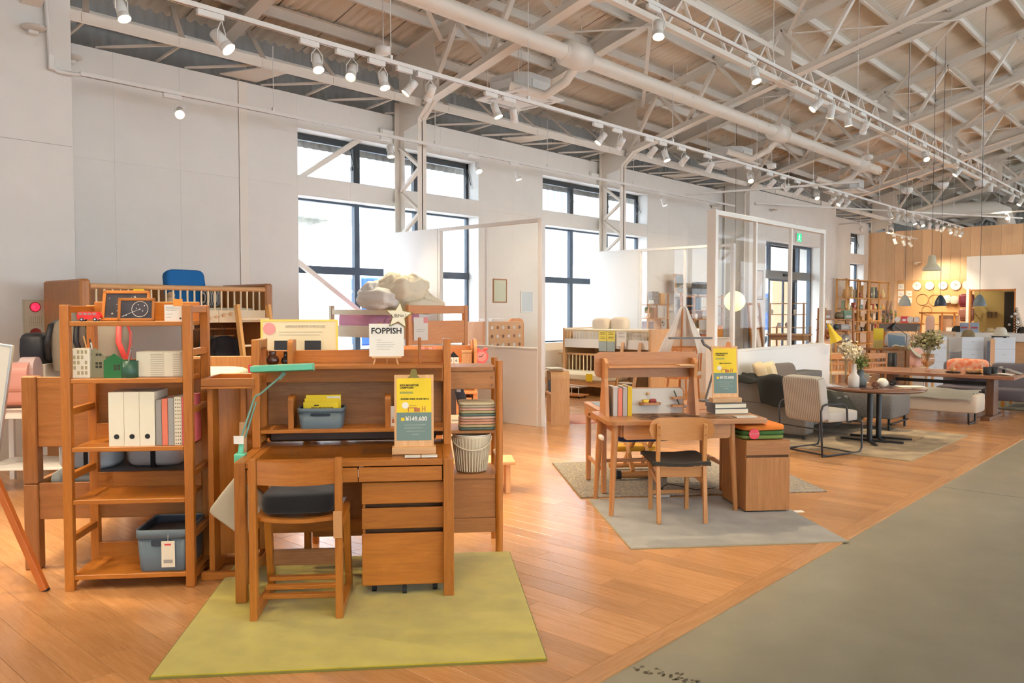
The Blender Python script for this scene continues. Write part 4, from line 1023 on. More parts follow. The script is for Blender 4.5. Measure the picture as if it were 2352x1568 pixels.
# ---------------------------------------------------------------- desk
GZ = .014
dk = TA('study_desk', 'amber oak study desk with two drawers on the lime rug', 'desk', -1.03, 4.43, GZ)
DW, DD, DH = 1.18, .70, .766
for x in (0, DW - .058):
    P(dk, 'leg', OAK, (x, x + .058, 0, .06, 0, DH)); P(dk, 'leg', OAK, (x, x + .058, DD - .06, DD, 0, DH))
    P(dk, 'side_rail', OAK, (x, x + .058, .06, DD - .06, DH - .07, DH)); P(dk, 'foot_rail', OAK, (x + .012, x + .046, .06, DD - .06, .06, .11))
P(dk, 'desk_top', OAK, (.0585, DW - .0585, .01, DD, DH - .035, DH - .002))
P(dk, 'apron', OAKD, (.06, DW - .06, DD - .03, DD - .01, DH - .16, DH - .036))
for i, (x0, x1) in enumerate(((.064, .655), (.661, DW - .064))):
    P(dk, 'drawer', OAK, (x0, x1, .012, .034, DH - .122, DH - .042), (x0 + .02, x1 - .02, .034, .5, DH - .11, DH - .05))
P(dk, 'back_stretcher', OAK, (.058, DW - .058, DD - .045, DD - .02, .2, .27))
ds = TA('desk_mat', 'clear printed desk mat on the oak desk', 'desk mat', -.93, 4.52, GZ + DH - .0012)
P(ds, 'sheet', glassmat('mat_clear', (.92, .90, .86), .10), (0, .85, 0, .44, 0, .002), ch=0)
m = MB(); rnd = random.Random(5)
for i in range(46):
    x, y = rnd.gauss(.17, .06), rnd.gauss(.2, .05); m.bx(x, x + .012, y, y + .006, .0022, .0026, 0)
for i in range(24): m.bx(.56 + i * .0095, .563 + i * .0095, .1, .3, .0022, .0026, 0)
for i in range(14): m.bx(.3 + i * .015, .31 + i * .015, .05, .053, .0022, .0026, 0)
m.build('mat_print', mat('print_dark_brown', (.10, .045, .02), .5), ds)
# drawer unit on castors
du1 = TA('drawer_unit', 'amber oak three drawer pedestal on castors under the desk', 'drawer unit', -.355, 4.5, GZ)
P(du1, 'body', OAK, (0, .015, .0, .5, .05, .635), (.445, .46, .0, .5, .05, .635), (.0151, .4449, .48, .5, .05, .635), (.0151, .4449, .02, .48, .05, .065))
P(du1, 'top', BLACK, (0.002, .458, .03, .5, .6352, .645))
P(du1, 'recess', mat('recess_dark', (.11, .05, .02), .8), (.0155, .4445, .04, .05, .066, .63), ch=0)
for z0, z1 in ((.512, .632), (.372, .488), (.055, .345)): P(du1, 'drawer', OAK, (-.003, .463, -.02, .0, z0, z1))
for x, y in ((.06, .05), (.40, .05), (.06, .44), (.40, .44), (.23, .0)):
    m = MB(); m.cyl((x - .012, y, .02), (x + .012, y, .02), .02, n=12); m.box((x, y, .04), (.02, .03, .02)); m.build('castor', BLACK, du1)
# ---------------------------------------------------------------- hutch on the desk
HB = 4.90; hz = GZ + DH
hu = TA('desk_hutch', 'amber oak shelf hutch standing on the study desk', 'desk shelf', -1.03, HB, hz)
HH = .645
for x in (0.0, DW - .045):
    P(hu, 'post', OAK, (x, x + .045, 0, .05, 0, HH)); P(hu, 'post', OAK, (x, x + .045, .22, .26, 0, HH)); P(hu, 'side_rail', OAK, (x, x + .045, .05, .22, HH - .055, HH - .002)); P(hu, 'side_rail', OAK, (x, x + .045, .05, .22, .02, .06))
P(hu, 'shelf', OAK, (.0455, DW - .0455, .01, .24, .465, .487)); P(hu, 'shelf', OAK, (.0455, DW - .0455, .01, .24, .082, .104))
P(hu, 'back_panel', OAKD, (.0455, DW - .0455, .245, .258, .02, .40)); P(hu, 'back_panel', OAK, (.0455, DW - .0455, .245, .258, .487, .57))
P(hu, 'front_rail', OAK, (.0455, DW - .0455, .2, .24, .37, .464))
P(hu, 'light_box', mat('hood_brown', (.055, .03, .02), .5), (.07, DW - .09, .15, .24, .01, .075), ch=.012)
for x in (.2, .78): 
    m = MB(); m.prism(rrect(.06, .19, .104, .30, .03, 5, (0, 0, 0, 1)), 0, x, x + .032); m.build('divider', OAK, hu)
m = MB(); m.prism(rrect(.06, .19, .487, .64, .03, 5, (0, 0, 0, 1)), 0, .2, .232); m.build('divider', OAK, hu)
P(hu, 'divider', OAK, (.98, 1.0, .12, .15, .487, .65))
# vases
t = TA('vase', 'short brown glass vase on the hutch', 'vase', -.925, HB + .1, hz + .487)
m = MB(); m.lathe([(0, 0), (.022, 0), (.036, .012), (.041, .03), (.036, .048), (.022, .062), (.020, .07), (.026, .084), (.024, .085), (.017, .07), (0, .06)], n=24); m.build('glass_body', mat('glass_brown', (.05, .012, .005), .08, coat=.5), t)
t = TA('vase', 'small black glass bottle vase on the hutch', 'vase', -.845, HB + .1, hz + .487)
m = MB(); m.lathe([(0, 0), (.018, 0), (.027, .012), (.03, .026), (.025, .042), (.014, .052), (.014, .075), (.019, .08), (.017, .081), (.011, .07), (0, .06)], n=24); m.build('glass_body', mat('glass_black', (.012, .009, .008), .08, coat=.5), t)
# FOPPISH sign with star, on a tiny easel
sg = TA('easel_sign', 'white lettered sign with a gold edged star on a tiny wooden easel', 'sign', -.24, HB + .08, hz + .487, da=2)
P(sg, 'sign_card', PAPER, (-.105, .105, 0, .004, .05, .25), ch=0)
text('FOPPISH', .05, INK, sg, (0, -.001, .205), FRONT, bold=.0012)
P(sg, 'print_lines', INKG, *[(-.06, -.06 + w_, -.001, 0, z, z + .002) for w_, z in ((.03, .15), (.1, .135), (.11, .12), (.1, .107), (.08, .094))], ch=0)
P(sg, 'easel_ledge', BEECH, (-.09, .09, -.012, .0, .038, .05))
for x0, x1, y in ((-.065, -.08, -.004), (.0, .0, .06), (.055, .07, -.004)):
    m = MB(); m.bar((x0, .008, .05), (x1, y, .0), .01, .008); m.build('easel_leg', BEECH, sg)
def star(r0, r1):
    return [((r0 if i % 2 == 0 else r1) * math.sin(i * math.pi / 5 + .1), (r0 if i % 2 == 0 else r1) * math.cos(i * math.pi / 5 + .1)) for i in range(10)]
m = MB(); m.prism([(x + .075, z + .3) for x, z in star(.09, .042)], 1, -.010, -.007); st_ = m.build('star_badge', mat('star_gold', (.22, .17, .03), .6), sg)
m = MB(); m.prism([(x + .075, z + .3) for x, z in star(.078, .036)], 1, -.012, -.0101); m.build('star_face', CREAM, st_)
text('人気No.1', .026, INK, sg, (.072, -.0125, .298), (R(90), R(-4), 0), name='star_lettering')
# poster boards (a see-through display sheet with yellow edge, backs of two tablets)
pb = TA('poster_board', 'pale yellow edged poster board behind the hutch', 'poster', -.88, HB + .86, 1.0105, da=0)
P(pb, 'board', mat('poster_pale', (.74, .66, .45), .7), (-.25, .25, 0, .006, 0, .51), ch=0)
P(pb, 'board_edge', mat('poster_yellow', (.78, .62, .14), .7), (-.265, -.25, -.002, .008, 0, .525), (.25, .265, -.002, .008, 0, .525), (-.25, .25, -.002, .008, .51, .525), ch=0)
m = MB(); m.cyl((-.205, -.001, .46), (-.205, -.003, .46), .042, n=24); m.build('pink_spot', PINK, pb)
text('KIDS ROOM 3D INTERIOR PLANNING', .026, INKG, pb, (.04, -.001, .475), FRONT, sx=-.62)
P(pb, 'print_lines', INKG, *[(-.14, -.14 + w_, -.001, 0, z, z + .003) for w_, z in ((.3, .435), (.28, .415))], ch=0)
for i, x in enumerate((-.105, .1)):
    m = MB(); m.box((0, 0, .1), (.112, .012, .2), Matrix.Rotation(R(-6), 3, 'X'), .003); o = m.build('tablet', BLACKM, None, W(-.88 + x, HB + .79, 1.19), RZ); tag(o, 'black tablet in front of the poster board, %s one' % ('left', 'right')[i], 'tablet', 'black tablets')
tb_ = TA('poster_shelf', 'oak ledge carrying the poster board and tablets', 'shelf', -1.16, HB + .72, 0)
P(tb_, 'ledge', OAK2, (0, .6, 0, .2, .985, 1.01)); P(tb_, 'ledge_riser', OAK2, (.05, .55, .03, .11, 1.0102, 1.188)); P(tb_, 'ledge_leg', OAK2, (0, .04, 0, .2, 0, .984)); P(tb_, 'ledge_leg', OAK2, (.56, .6, 0, .2, 0, .984))
# bin with leaflets on the hutch shelf
storage_bin('small blue grey bin of yellow leaflets on the hutch shelf', -.635, HB + .12, hz + .104, .28, .19, .125)
for i in range(3):
    t = TA('leaflet', ['front yellow campaign leaflet in the small bin', 'middle yellow campaign leaflet in the small bin', 'rear yellow campaign leaflet in the small bin'][i], 'leaflet', -.64 + i * .006, HB + .09 + i * .022, hz + .125, 'campaign leaflets', da=-3 + i * 3)
    P(t, 'sheet', YELLOW, (-.105, .105, 0, .003, 0, .135 + i * .02), ch=0)
    if i == 0:
        text('KIDS MONITOR', .019, INK, t, (.01, -.001, .098), FRONT); text('CAMPAIGN', .019, INK, t, (-.01, -.001, .08), FRONT)
        P(t, 'print_mark', INK, (-.04, -.012, -.001, 0, .112, .118), (.04, .05, -.001, 0, .03, .045), (-.05, -.04, -.001, 0, .03, .045), ch=0)
    if i == 2: P(t, 'white_patch', PAPER, (.02, .1, -.001, 0, .14, .165), ch=0)
lf = TA('instruction_card', 'white furniture leaflet beside the hutch divider', 'leaflet', -.14, HB + .1, hz + .104, da=0)
P(lf, 'sheet', PAPER, (-.085, .1, 0, .002, 0, .125), ch=0); P(lf, 'desk_print', mat('print_rust', (.5, .17, .06), .6), (-.03, .03, -.001, 0, .082, .088), (-.03, -.024, -.001, 0, .066, .082), (.0, .03, -.001, 0, .066, .082), (-.07, -.055, -.001, 0, .02, .045), (-.01, .015, -.001, 0, .02, .04), ch=0)
P(lf, 'print_lines', INKG, *[(x, x + .03, -.001, 0, z, z + .002) for x in (-.07, -.03, .02) for z in (.055, .05)], ch=0)
# clipboard display
def clipboard(label, a, b, z, w, h, lines, price, da=0, clipm=None):
    t = TA('clipboard_stand', label, 'sign', a, b, z, 'campaign clipboards', da)
    tl = Matrix.Rotation(R(-5), 3, 'X')
    def tb(x0, x1, y0, y1, z0, z1, name, mt, ch=0):
        m = MB(); m.box(tl @ Vector(((x0 + x1) / 2, (y0 + y1) / 2, (z0 + z1) / 2)), (x1 - x0, y1 - y0, z1 - z0), tl, ch); return m.build(name, mt, t)
    P(t, 'stand_block', BEECH, (-w / 2 - .012, w / 2 + .012, -.04, .05, 0, .04), ch=.003)
    tb(-w / 2, w / 2, 0, .008, .03, h, 'board', BEECH, .003)
    e = w * .06
    tb(-w / 2 + e, w / 2 - e, -.002, 0, h * .52 - h * .0 + .0, h - .02, 'yellow_sheet', YELLOW)
    tb(-w / 2 + e, w / 2 - e, -.002, 0, .075, h * .52 - .0005, 'grey_green_sheet', TEAL)
    def tx(s_, size, mt, x, z, al='CENTER', sx=1, bold=.0004): text(s_, size, mt, t, tl @ Vector((x, -.003, z)), (R(95), 0, 0), align=al, sx=sx, bold=bold)
    tx('KIDS MONITOR', w * .068, INK, -w * .36, h * .865, 'LEFT'); tx('CAMPAIGN', w * .068, INK, -w * .36, h * .835, 'LEFT')
    tx(lines, w * .058, INK, w * .02, h * .69)
    tx(price, w * .17, WHITEINK, w * .06, h * .435, sx=.85, bold=.001)
    tb(-w * .36, -w * .02, -.0035, -.002, h * .76, h * .785, 'green_strip', mat('strip_olive', (.38, .36, .08), .6))
    tb(-w * .33, -w * .24, -.0035, -.002, h * .415, h * .455, 'yellow_square', YELLOW)
    m = MB(); m.cyl(tl @ Vector((-w * .22, -.0022, h * .61)), tl @ Vector((-w * .22, -.004, h * .61)), w * .085, n=20); m.build('white_disc', PAPER, t)
    rust = MATS['print_rust']
    for b_ in ((-.15, .08, h * .575, h * .585), (-.15, -.13, h * .53, h * .575), (.0, .15, h * .53, h * .578), (-.12, .06, h * .605, h * .61), (.2, .22, h * .53, h * .6), (.27, .29, h * .53, h * .6), (.2, .29, h * .56, h * .568)):
        tb(b_[0] * w, b_[1] * w, -.0035, -.002, b_[2], b_[3], 'desk_print', rust)
    for k, (x0, x1) in enumerate(((-.25, .3), (-.25, .2), (-.2, .28), (-.05, .12))):
        tb(x0 * w, x1 * w, -.003, -.002, h * (.36 - k * .04), h * (.36 - k * .04) + .002, 'print_line', mat('ink_pale', (.5, .52, .45), .6))
    m = MB(); m.prism([(-.035, h - .012), (.035, h - .012), (.02, h + .002), (.016, h + .03), (.008, h + .038), (-.008, h + .038), (-.016, h + .03), (-.02, h + .002)], 1, -.012 - h * .0872, -.002 - h * .085); o = m.build('clip', clipm or mat('brass_dark', (.25, .19, .05), .35, metal=.6), t)
    return t
cb = clipboard('campaign clipboard priced 149,600 on the oak desk', -.11, 4.56, hz, .225, .45, 'FOPPISH DESK CHAIR SET-2', '¥149,600')
cb.location = W(-.07, 4.62, hz)
ch_ = TA('card_holder', 'clear acrylic card holder with white cards on the desk edge', 'card holder', -.03, 4.50, hz)
P(ch_, 'acrylic', GLASS, (-.1, .1, -.03, .03, 0, .012), ch=0); P(ch_, 'cards', PAPER, (-.09, -.003, -.025, .025, .002, .009), (.003, .09, -.025, .025, .002, .009), ch=0)
# green arm lamp clamped at the desk corner
MINT = mat('lamp_mint', (.16, .62, .42), .4)
la = TA('desk_lamp', 'mint green arm lamp clamped to the desk corner', 'desk lamp', -1.045, 4.66, hz)
P(la, 'clamp', MINT, (-.03, .03, -.03, .03, -.05, .012), ch=.004); PC(la, 'stem', MINT, (0, 0, .012), (0.01, 0, .1), .016, .012)
PC(la, 'arm', mat('lamp_sage', (.17, .33, .26), .4), (0.005, 0, .1), (.075, .02, .32), .006, n=8); PC(la, 'arm', MATS['lamp_sage'], (.025, .01, .1), (.085, .025, .30), .005, n=8)
m = MB(); m.tube([(.075, .02, .32), (.085, .02, .335), (.11, .02, .345), (.22, .02, .44)], .006, 8); m.build('arm', MATS['lamp_sage'], la)
m = MB(); m.cyl((.215, .02, .43), (.245, .02, .465), .011, n=10); m.build('joint', MATS['lamp_sage'], la)
m = MB(); rl = Matrix.Rotation(R(-2), 3, 'Y'); m.prism([(-.055, .0), (.055, .0), (.05, -.045), (-.05, -.03)], 0, -.17, .17)
m.v = [tuple(rl @ Vector(v) + Vector((.235, .02, .51))) for v in m.v]; m.build('lamp_head', MINT, la)
P(la, 'swing_tag', PAPER, (-.03, .025, -.028, -.026, .07, .115), ch=0)
# ---------------------------------------------------------------- chair at the desk
c1 = TA('desk_chair', 'oak desk chair with black cushion pushed up to the study desk', 'chair', -.90, 4.19, GZ, da=-1)
CWD = .47
for x in (0, CWD - .04):
    s_ = 1
    m = MB(); m.bar((x + .02, .0, 0), (x + .02, .0, .83), .036, .05); m.build('back_post', OAK, c1)
    m = MB(); m.bar((x + .02, .02, .025), (x + .02, .46, .025), .036, .045); m.build('base_rail', OAK, c1)
    m = MB(); m.bar((x + .02, .43, .045), (x + .02, .33, .5), .036, .05); m.build('front_post', OAK, c1)
    m = MB(); m.bar((x + .02, .02, .48), (x + .02, .42, .49), .03, .05); m.build('seat_rail', OAK, c1)
def curved(x0, x1, y0, bow, z0, z1, th, zc=0.0):
    m = MB(); n = 12
    rings = []
    for i in range(n + 1):
        u = i / n; x = x0 + (x1 - x0) * u; y = y0 + bow * math.sin(math.pi * u) * -1; dz = zc * math.sin(math.pi * u)
        rings.append([Vector((x, y, z0 - dz)), Vector((x, y + th, z0 - dz)), Vector((x, y + th, z1 - dz)), Vector((x, y, z1 - dz))])
    m.loft(rings, True, True, False); return m
curved(.04, CWD - .04, .0, -.035, .695, .815, .014, .018).build('backrest', OAK, c1)
m = MB(); m.grid(lambda u, v: (.03 + (CWD - .06) * u, .02 + .42 * v, .525 - .018 * math.sin(math.pi * u)), 10, 6, True, .02); m.build('seat', OAK, c1)
for i in range(3): P(c1, 'footrest_slat', OAK, (.04, CWD - .04, .09 + i * .085, .13 + i * .085, .07 + i * .02, .092 + i * .02))
P(c1, 'stretcher', OAKD, (.04, CWD - .04, .37, .39, .16, .25))
P(c1, 'swing_tag', mat('tag_oak', (.55, .27, .1), .6), (CWD - .045, CWD - .0, -.03, -.028, .42, .56), ch=.004)
cu = TA('seat_cushion', 'thick black cushion on the desk chair', 'cushion', -.665, 4.39, GZ + .527)
m = MB(); m.pillow((0, 0, .055), (.385, .36, .11), .35, 20, noise=.012, seed=4); m.build('cushion', mat('cushion_black', (.006, .006, .008), .95, sheen=.2), cu)
# ---------------------------------------------------------------- rack behind the desk with towels and bin
rk = TA('ladder_rack', 'oak ladder rack with round posts behind the desk', 'rack', .14, 5.24)
for y in (0, .36):
    PC(rk, 'round_post', OAK, (.335, y, 0), (.335, y, 1.27), .024, n=14); PC(rk, 'round_post', OAK, (-.9, y, 0), (-.9, y, 1.2), .024, n=14)
m = MB(); m.prism(rrect(-.92, .31, -.01, .37, .03), 2, 1.205, 1.23); m.build('top_board', OAK2, rk)
P(rk, 'apron', OAK2, (-.9, .31, .0, .02, 1.085, 1.204))
for z in (1.16, 1.11):
    m = MB(); m.cyl((.285, -.001, z), (.285, -.004, z), .008, n=12); m.build('screw_cap', OAKD, rk)
m = MB(); m.prism(rrect(-.88, .325, -.01, .37, .03), 2, .50, .525); m.build('mid_board', OAK2, rk)
P(rk, 'tray_board', OAK2, (-.6, .31, .02, .37, .79, .812))
P(rk, 'panel', OAK2, (-.87, .315, .005, .022, .235, .5)); P(rk, 'bottom_rail', OAK2, (-.87, .315, .0, .03, .14, .233))
for z in (1.13, .9, .62, .36): PC(rk, 'rung', BEECH, (.335, .0, z), (.335, .36, z), .014, n=10)
cols = [(.10, .14, .12), (.46, .37, .20), (.62, .33, .22), (.52, .27, .18), (.60, .42, .33), (.12, .17, .15), (.42, .38, .2), (.62, .36, .28), (.44, .37, .27), (.60, .51, .32)]
cn = ['dark green', 'olive', 'salmon', 'rust', 'pale pink', 'bottle green', 'moss', 'rose', 'tan', 'straw yellow']
for i in range(10):
    t = TA('folded_towel', '%s folded towel in the rack pile, %s from the bottom' % (cn[i], ordw[i]), 'towel', .335 + random.uniform(-.004, .004), 5.36, .812 + i * .0182, 'folded towels on the rack')
    m = MB(); m.pillow((0, 0, .0095), (.245, .22, .019), .25, 16, noise=.01, seed=i); m.build('folded_cloth', mat('towel_%d' % i, cols[i], .95, bump=.2, nscale=60), t)
wb = TA('waste_bin', 'cream ribbed bucket bin with handle on the rack', 'bin', .30, 5.36, .525)
CRM = mat('bin_cream', (.70, .62, .46), .45)
m = MB(); m.lathe([(0, .004), (.095, .004), (.098, 0), (.128, .235), (.128, .25), (.124, .25), (.122, .235), (.094, .01), (0, .01)], n=28); m.build('bucket', CRM, wb)
for k in range(36):
    a_ = k * math.pi / 18
    m = MB(); m.bar((.1 * math.cos(a_), .1 * math.sin(a_), .01), (.1285 * math.cos(a_), .1285 * math.sin(a_), .232), .008, .004); m.build('rib', CRM, wb)
m = MB(); m.tube([(.131 * math.cos(a_), .131 * math.sin(a_), .232 - .075 * abs(math.sin(a_)) * (1 if math.sin(a_) < 0 else 0)) for a_ in [R(-180 + 15 * i) for i in range(13)]], .006, 6); m.build('handle', CRM, wb)
m = MB(); m.tube([(.126 * math.cos(i * math.pi / 14), .126 * math.sin(i * math.pi / 14), .25) for i in range(28)], .005, 6, closed=True); m.build('rim', mat('rim_white', (.8, .78, .74), .4), wb)
# ================================================================ BEHIND THE LEFT DISPLAY
# school bags on torso forms, on a white slatted table
wt = TA('slatted_table', 'white slatted display table behind the bed frame', 'table', -3.95, 7.3)
for i in range(9): P(wt, 'slat', WHITE, (0, 1.35, .02 + i * .085, .09 + i * .085, .74, .76), ch=.002)
for x in (.03, 1.28):
    for y in (.04, .72): P(wt, 'leg', WHITE, (x, x + .045, y, y + .045, 0, .739))
P(wt, 'rail', WHITE, (.075, 1.28, .045, .07, .66, .738)); P(wt, 'lower_shelf', WHITE, (.075, 1.28, .1, .7, .2, .22))
FORM = mat('form_linen', (.22, .185, .145), .9, bump=.15, nscale=80)
def torso(label, a, b, z, bag, bagm, strapm, bagname):
    t = TA('torso_form', label, 'mannequin', a, b, z, 'child torso forms')
    m = MB(); rings = []
    for (zz, rx, ry) in ((0.0, .12, .09), (.1, .13, .105), (.24, .16, .12), (.33, .165, .115), (.4, .14, .095), (.45, .07, .06), (.52, .062, .058), (.53, .035, .035)):
        rings.append([Vector((rx * math.cos(k * math.pi / 10), ry * math.sin(k * math.pi / 10), zz)) for k in range(20)])
    m.loft(rings, True, True); m.build('torso', FORM, t)
    PC(t, 'stand', CHROME, (0, 0, -.17), (0, 0, 0.002), .012); m = MB(); m.lathe([(0, -.158), (.09, -.162), (.1, -.17), (0, -.17)], n=20); m.build('stand_base', CHROME, t)
    g = TA('school_bag', bag, 'school bag', a - .02, b, z, 'school bags')
    for sx in (-1, 1):
        m = MB(); m.tube([(sx * .1 + .02, .12, .12), (sx * .115 + .02, .125, .34), (sx * .115 + .02, .05, .435), (sx * .11 + .02, -.085, .4), (sx * .12 + .02, -.132, .26), (sx * .145 + .02, -.06, .12), (sx * .14 + .02, .09, .08)], .024, 8); m.build('strap', strapm, g)
    m = MB(); m.pillow((-.0, .2, .2), (.24, .17, .32), .4, 18); m.build('bag_body', bagm, g)
    m = MB(); m.pillow((-.0, .21, .27), (.25, .19, .2), .4, 18); m.build('flap', bagm, g)
    return g
torso('linen torso form wearing the black school bag', -3.2, 7.62, 1.06, 'black school bag on the left torso form', mat('bag_black', (.01, .01, .014), .5), MATS['bag_black'], 'black')
torso('linen torso form wearing the red strapped school bag', -2.84, 7.62, 1.06, 'red strapped school bag on the right torso form', mat('bag_rose', (.55, .22, .2), .5), mat('strap_red', (.75, .08, .07), .5), 'red')
m = MB(); m.pillow((0, 0, .12), (.24, .26, .32), .5, 16); tag(m.build('black_rucksack', MATS['bag_black'], None, W(-3.5, 7.7, 1.12), RZ), 'black rucksack standing left of the torso forms', 'rucksack')
m = MB(); m.bx(-.3, .42, -.2, .25, 0, .128, .01); tag(m.build('display_riser', mat('riser_pale', (.62, .56, .48), .6), None, W(-3.05, 7.62, .762), RZ), 'pale riser box under the torso forms', 'display box')
bx_ = TA('display_plinth', 'small pale plinth under the black rucksack', 'display box', -3.63, 7.55, .762); P(bx_, 'plinth', MATS['riser_pale'], (0, .26, 0, .3, 0, .357))
sr = TA('school_bag', 'glossy pink school bag lying on the white table', 'school bag', -3.62, 7.42, .762, 'school bags', da=4)
PKG = mat('bag_pink', (.62, .30, .26), .22, coat=.4)
m = MB(); m.prism(rrect(-.14, .16, 0, .36, .07, 6), 0, -.14, .2); o = m.build('bag_body', PKG, sr)
m = MB(); m.prism(rrect(-.16, .18, .1, .39, .09, 6), 0, -.15, .21); m.build('flap', PKG, sr)
m = MB(); m.prism(rrect(-.10, .10, .2, .43, .09, 6), 0, .12, .24); m.build('back_pad', mat('pad_mauve', (.50, .38, .38), .5), sr)
P(sr, 'base_pad', mat('base_brown', (.10, .05, .04), .6), (-.13, .19, -.12, .14, 0, .03), ch=.01)
# loft bed standing against the pier
lb = T('loft_bed', 'oak loft bed with cream railing against the white wall', 'bed', (3.0, 8.5, 0))
P(lb, 'end_panel', OAK2, (0, .1, 0, 1.05, 0, 1.91), ch=.02); P(lb, 'end_panel', OAK2, (2.03, 2.13, 0, 1.05, 0, 1.91), ch=.02)
m = MB(); m.cyl((.1, .03, 1.84), (2.03, .03, 1.84), .028, n=12); m.build('top_rail', BEECH, lb)
for i in range(24): PC(lb, 'baluster', CREAMWOOD, (.16 + i * .0785, .03, 1.6), (.16 + i * .0785, .03, 1.83), .011, n=8)
P(lb, 'side_board', CREAMWOOD, (.1, 1.45, .01, .05, 1.46, 1.6)); P(lb, 'side_board', CREAMWOOD, (1.453, 2.03, .01, .05, 1.46, 1.6))
P(lb, 'bed_base', CREAMWOOD, (.1, 2.03, .06, 1.0, 1.5, 1.53))
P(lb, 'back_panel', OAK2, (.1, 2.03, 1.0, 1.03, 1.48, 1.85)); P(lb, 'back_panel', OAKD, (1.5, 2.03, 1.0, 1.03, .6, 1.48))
t = T('mattress', 'cream mattress on the oak loft bed', 'mattress', (3.12, 8.6, 1.53)); m = MB(); m.pillow((.95, .45, .05), (1.88, .86, .1), .2, 20); m.build('mattress_body', CREAM, t)
t = T('cushion', 'bright blue cushion propped up on the loft bed', 'cushion', (4.3, 9.0, 1.63)); m = MB(); m.pillow((0, 0, .21), (.46, .14, .44), .3, 20, Matrix.Rotation(R(-12), 3, 'X')); m.build('cushion_cover', mat('cushion_blue', (.005, .14, .42), .8), t)
t = T('cushion', 'black and white checked round cushion on the loft bed', 'cushion', (4.52, 8.8, 1.63)); m = MB(); m.pillow((0, 0, .11), (.24, .2, .22), .9, 18)
ckm = mat('check_white', (.6, .6, .58), .8)
o = m.build('cushion_cover', stripes('check_stripe', (.55, .55, .53), (.03, .03, .03), 55, 'X', .5), t)
t = T('plush_toy', 'small beige plush toy behind the loft railing', 'toy', (3.98, 8.66, 1.63)); m = MB(); m.pillow((0, 0, .06), (.13, .1, .12), .9, 14, noise=.05, seed=2); m.pillow((.0, 0, .13), (.09, .08, .08), 1, 12); m.build('plush_body', mat('plush_beige', (.62, .46, .30), .95), t)
t = T('price_card', 'yellow notice card hung on the loft railing', 'price card', (3.55, 8.46, 1.62)); P(t, 'card', YELLOW, (-.055, .055, 0, .003, 0, .2), ch=0); P(t, 'print_lines', INK, (-.03, .02, -.001, 0, .16, .165), (-.03, .03, -.001, 0, .03, .035), ch=0)
t = T('garland', 'wooden disc garland on the cream loft board', 'garland', (4.32, 8.48, 1.5))
for i in range(4):
    PC(t, 'disc', BEECH, (i * .085, -.004, .01 + i * .016), (i * .085, -.012, .01 + i * .016), .02, n=16)
m = MB(); m.tube([(i * .085 - .05, -.014, .006 + i * .016 + .01 * (i % 2)) for i in range(7)], .002, 5); m.build('string', CREAM, t)
ld = T('bed_ladder', 'yellow pine ladder leaning on the oak loft bed', 'ladder', (4.62, 8.2, 0))
for x in (0, .39):
    m = MB(); m.bar((x, -.14, 0.001), (x, .22, 1.66), .035, .075); m.build('stile', PINE, ld)
for z in (.3, .6, .9, 1.2, 1.5):
    y = -.14 + .36 * z / 1.66; P(ld, 'step', CREAMWOOD, (.02, .37, y - .03, y + .045, z - .012, z + .012))
cr = T('clothes_rail', 'short clothes rail fixed under the loft bed', 'rail', (4.35, 8.95, 1.38)); PC(cr, 'rod', OAKD, (0, 0, 0), (.62, 0, 0), .012); P(cr, 'rail_bracket', CREAMWOOD, (.6, .63, -.02, .02, -.0, .11)); P(cr, 'rail_bracket', CREAMWOOD, (-.01, .02, -.02, .02, -.0, .11))
def garment(label, x, y, c, w=.3, l=.5):
    t = T('jacket', label, 'jacket', (x, y, 1.385), 0, 'jackets on the rail')
    m = MB(); m.tube([(0, 0, -.08), (0, 0, -.03), (.012, 0, .0), (0, 0, .018), (-.012, 0, .006)], .003, 6); m.build('hanger_hook', BLACKM, t)
    P(t, 'hanger_bar', OAKD, (-.13, .13, -.006, .006, -.095, -.08))
    m = MB(); rings = []
    for k, (zz, wx, wy) in enumerate(((-.09, .05, .03), (-.12, w * .42, .045), (-.2, w * .5, .05), (-.35, w * .48, .055), (-l, w * .52, .06))):
        rings.append([Vector((wx * math.cos(q * math.pi / 8) * (1 + .05 * math.sin(q * 3 + k)), wy * math.sin(q * math.pi / 8), zz)) for q in range(16)])
    m.loft(rings, True, True); m.build('jacket_cloth', c, t)
    for sx in (-1, 1):
        m = MB(); m.tube([(sx * w * .4, 0, -.13), (sx * w * .55, 0, -.25), (sx * w * .58, 0, -.45)], [.045, .04, .035], 8); m.build('sleeve', c, t)
    return t
garment('black jacket with a white tag on the clothes rail', 4.73, 8.93, mat('jacket_black', (.012, .012, .016), .8)); garment('grey green jacket behind the black one', 4.62, 8.97, mat('jacket_green', (.06, .075, .06), .8))
rc = TA('price_card', 'tall price card with red header beside the bag rack', 'price card', -1.16, 5.62, 0)
P(rc, 'card', PAPER, (-.04, .04, 0, .004, .8, 1.1), ch=0); P(rc, 'header', mat('header_rose', (.75, .08, .12), .6), (-.04, .04, -.002, .004, 1.1, 1.23), ch=0); P(rc, 'print_block', PINK, (-.03, .02, -.001, 0, 1.0, 1.04), ch=0); P(rc, 'card_pole', CHROME, (-.005, .005, .005, .012, .01, 1.1), ch=.001); P(rc, 'card_base', CHROME, (-.08, .08, -.06, .08, 0, .01))
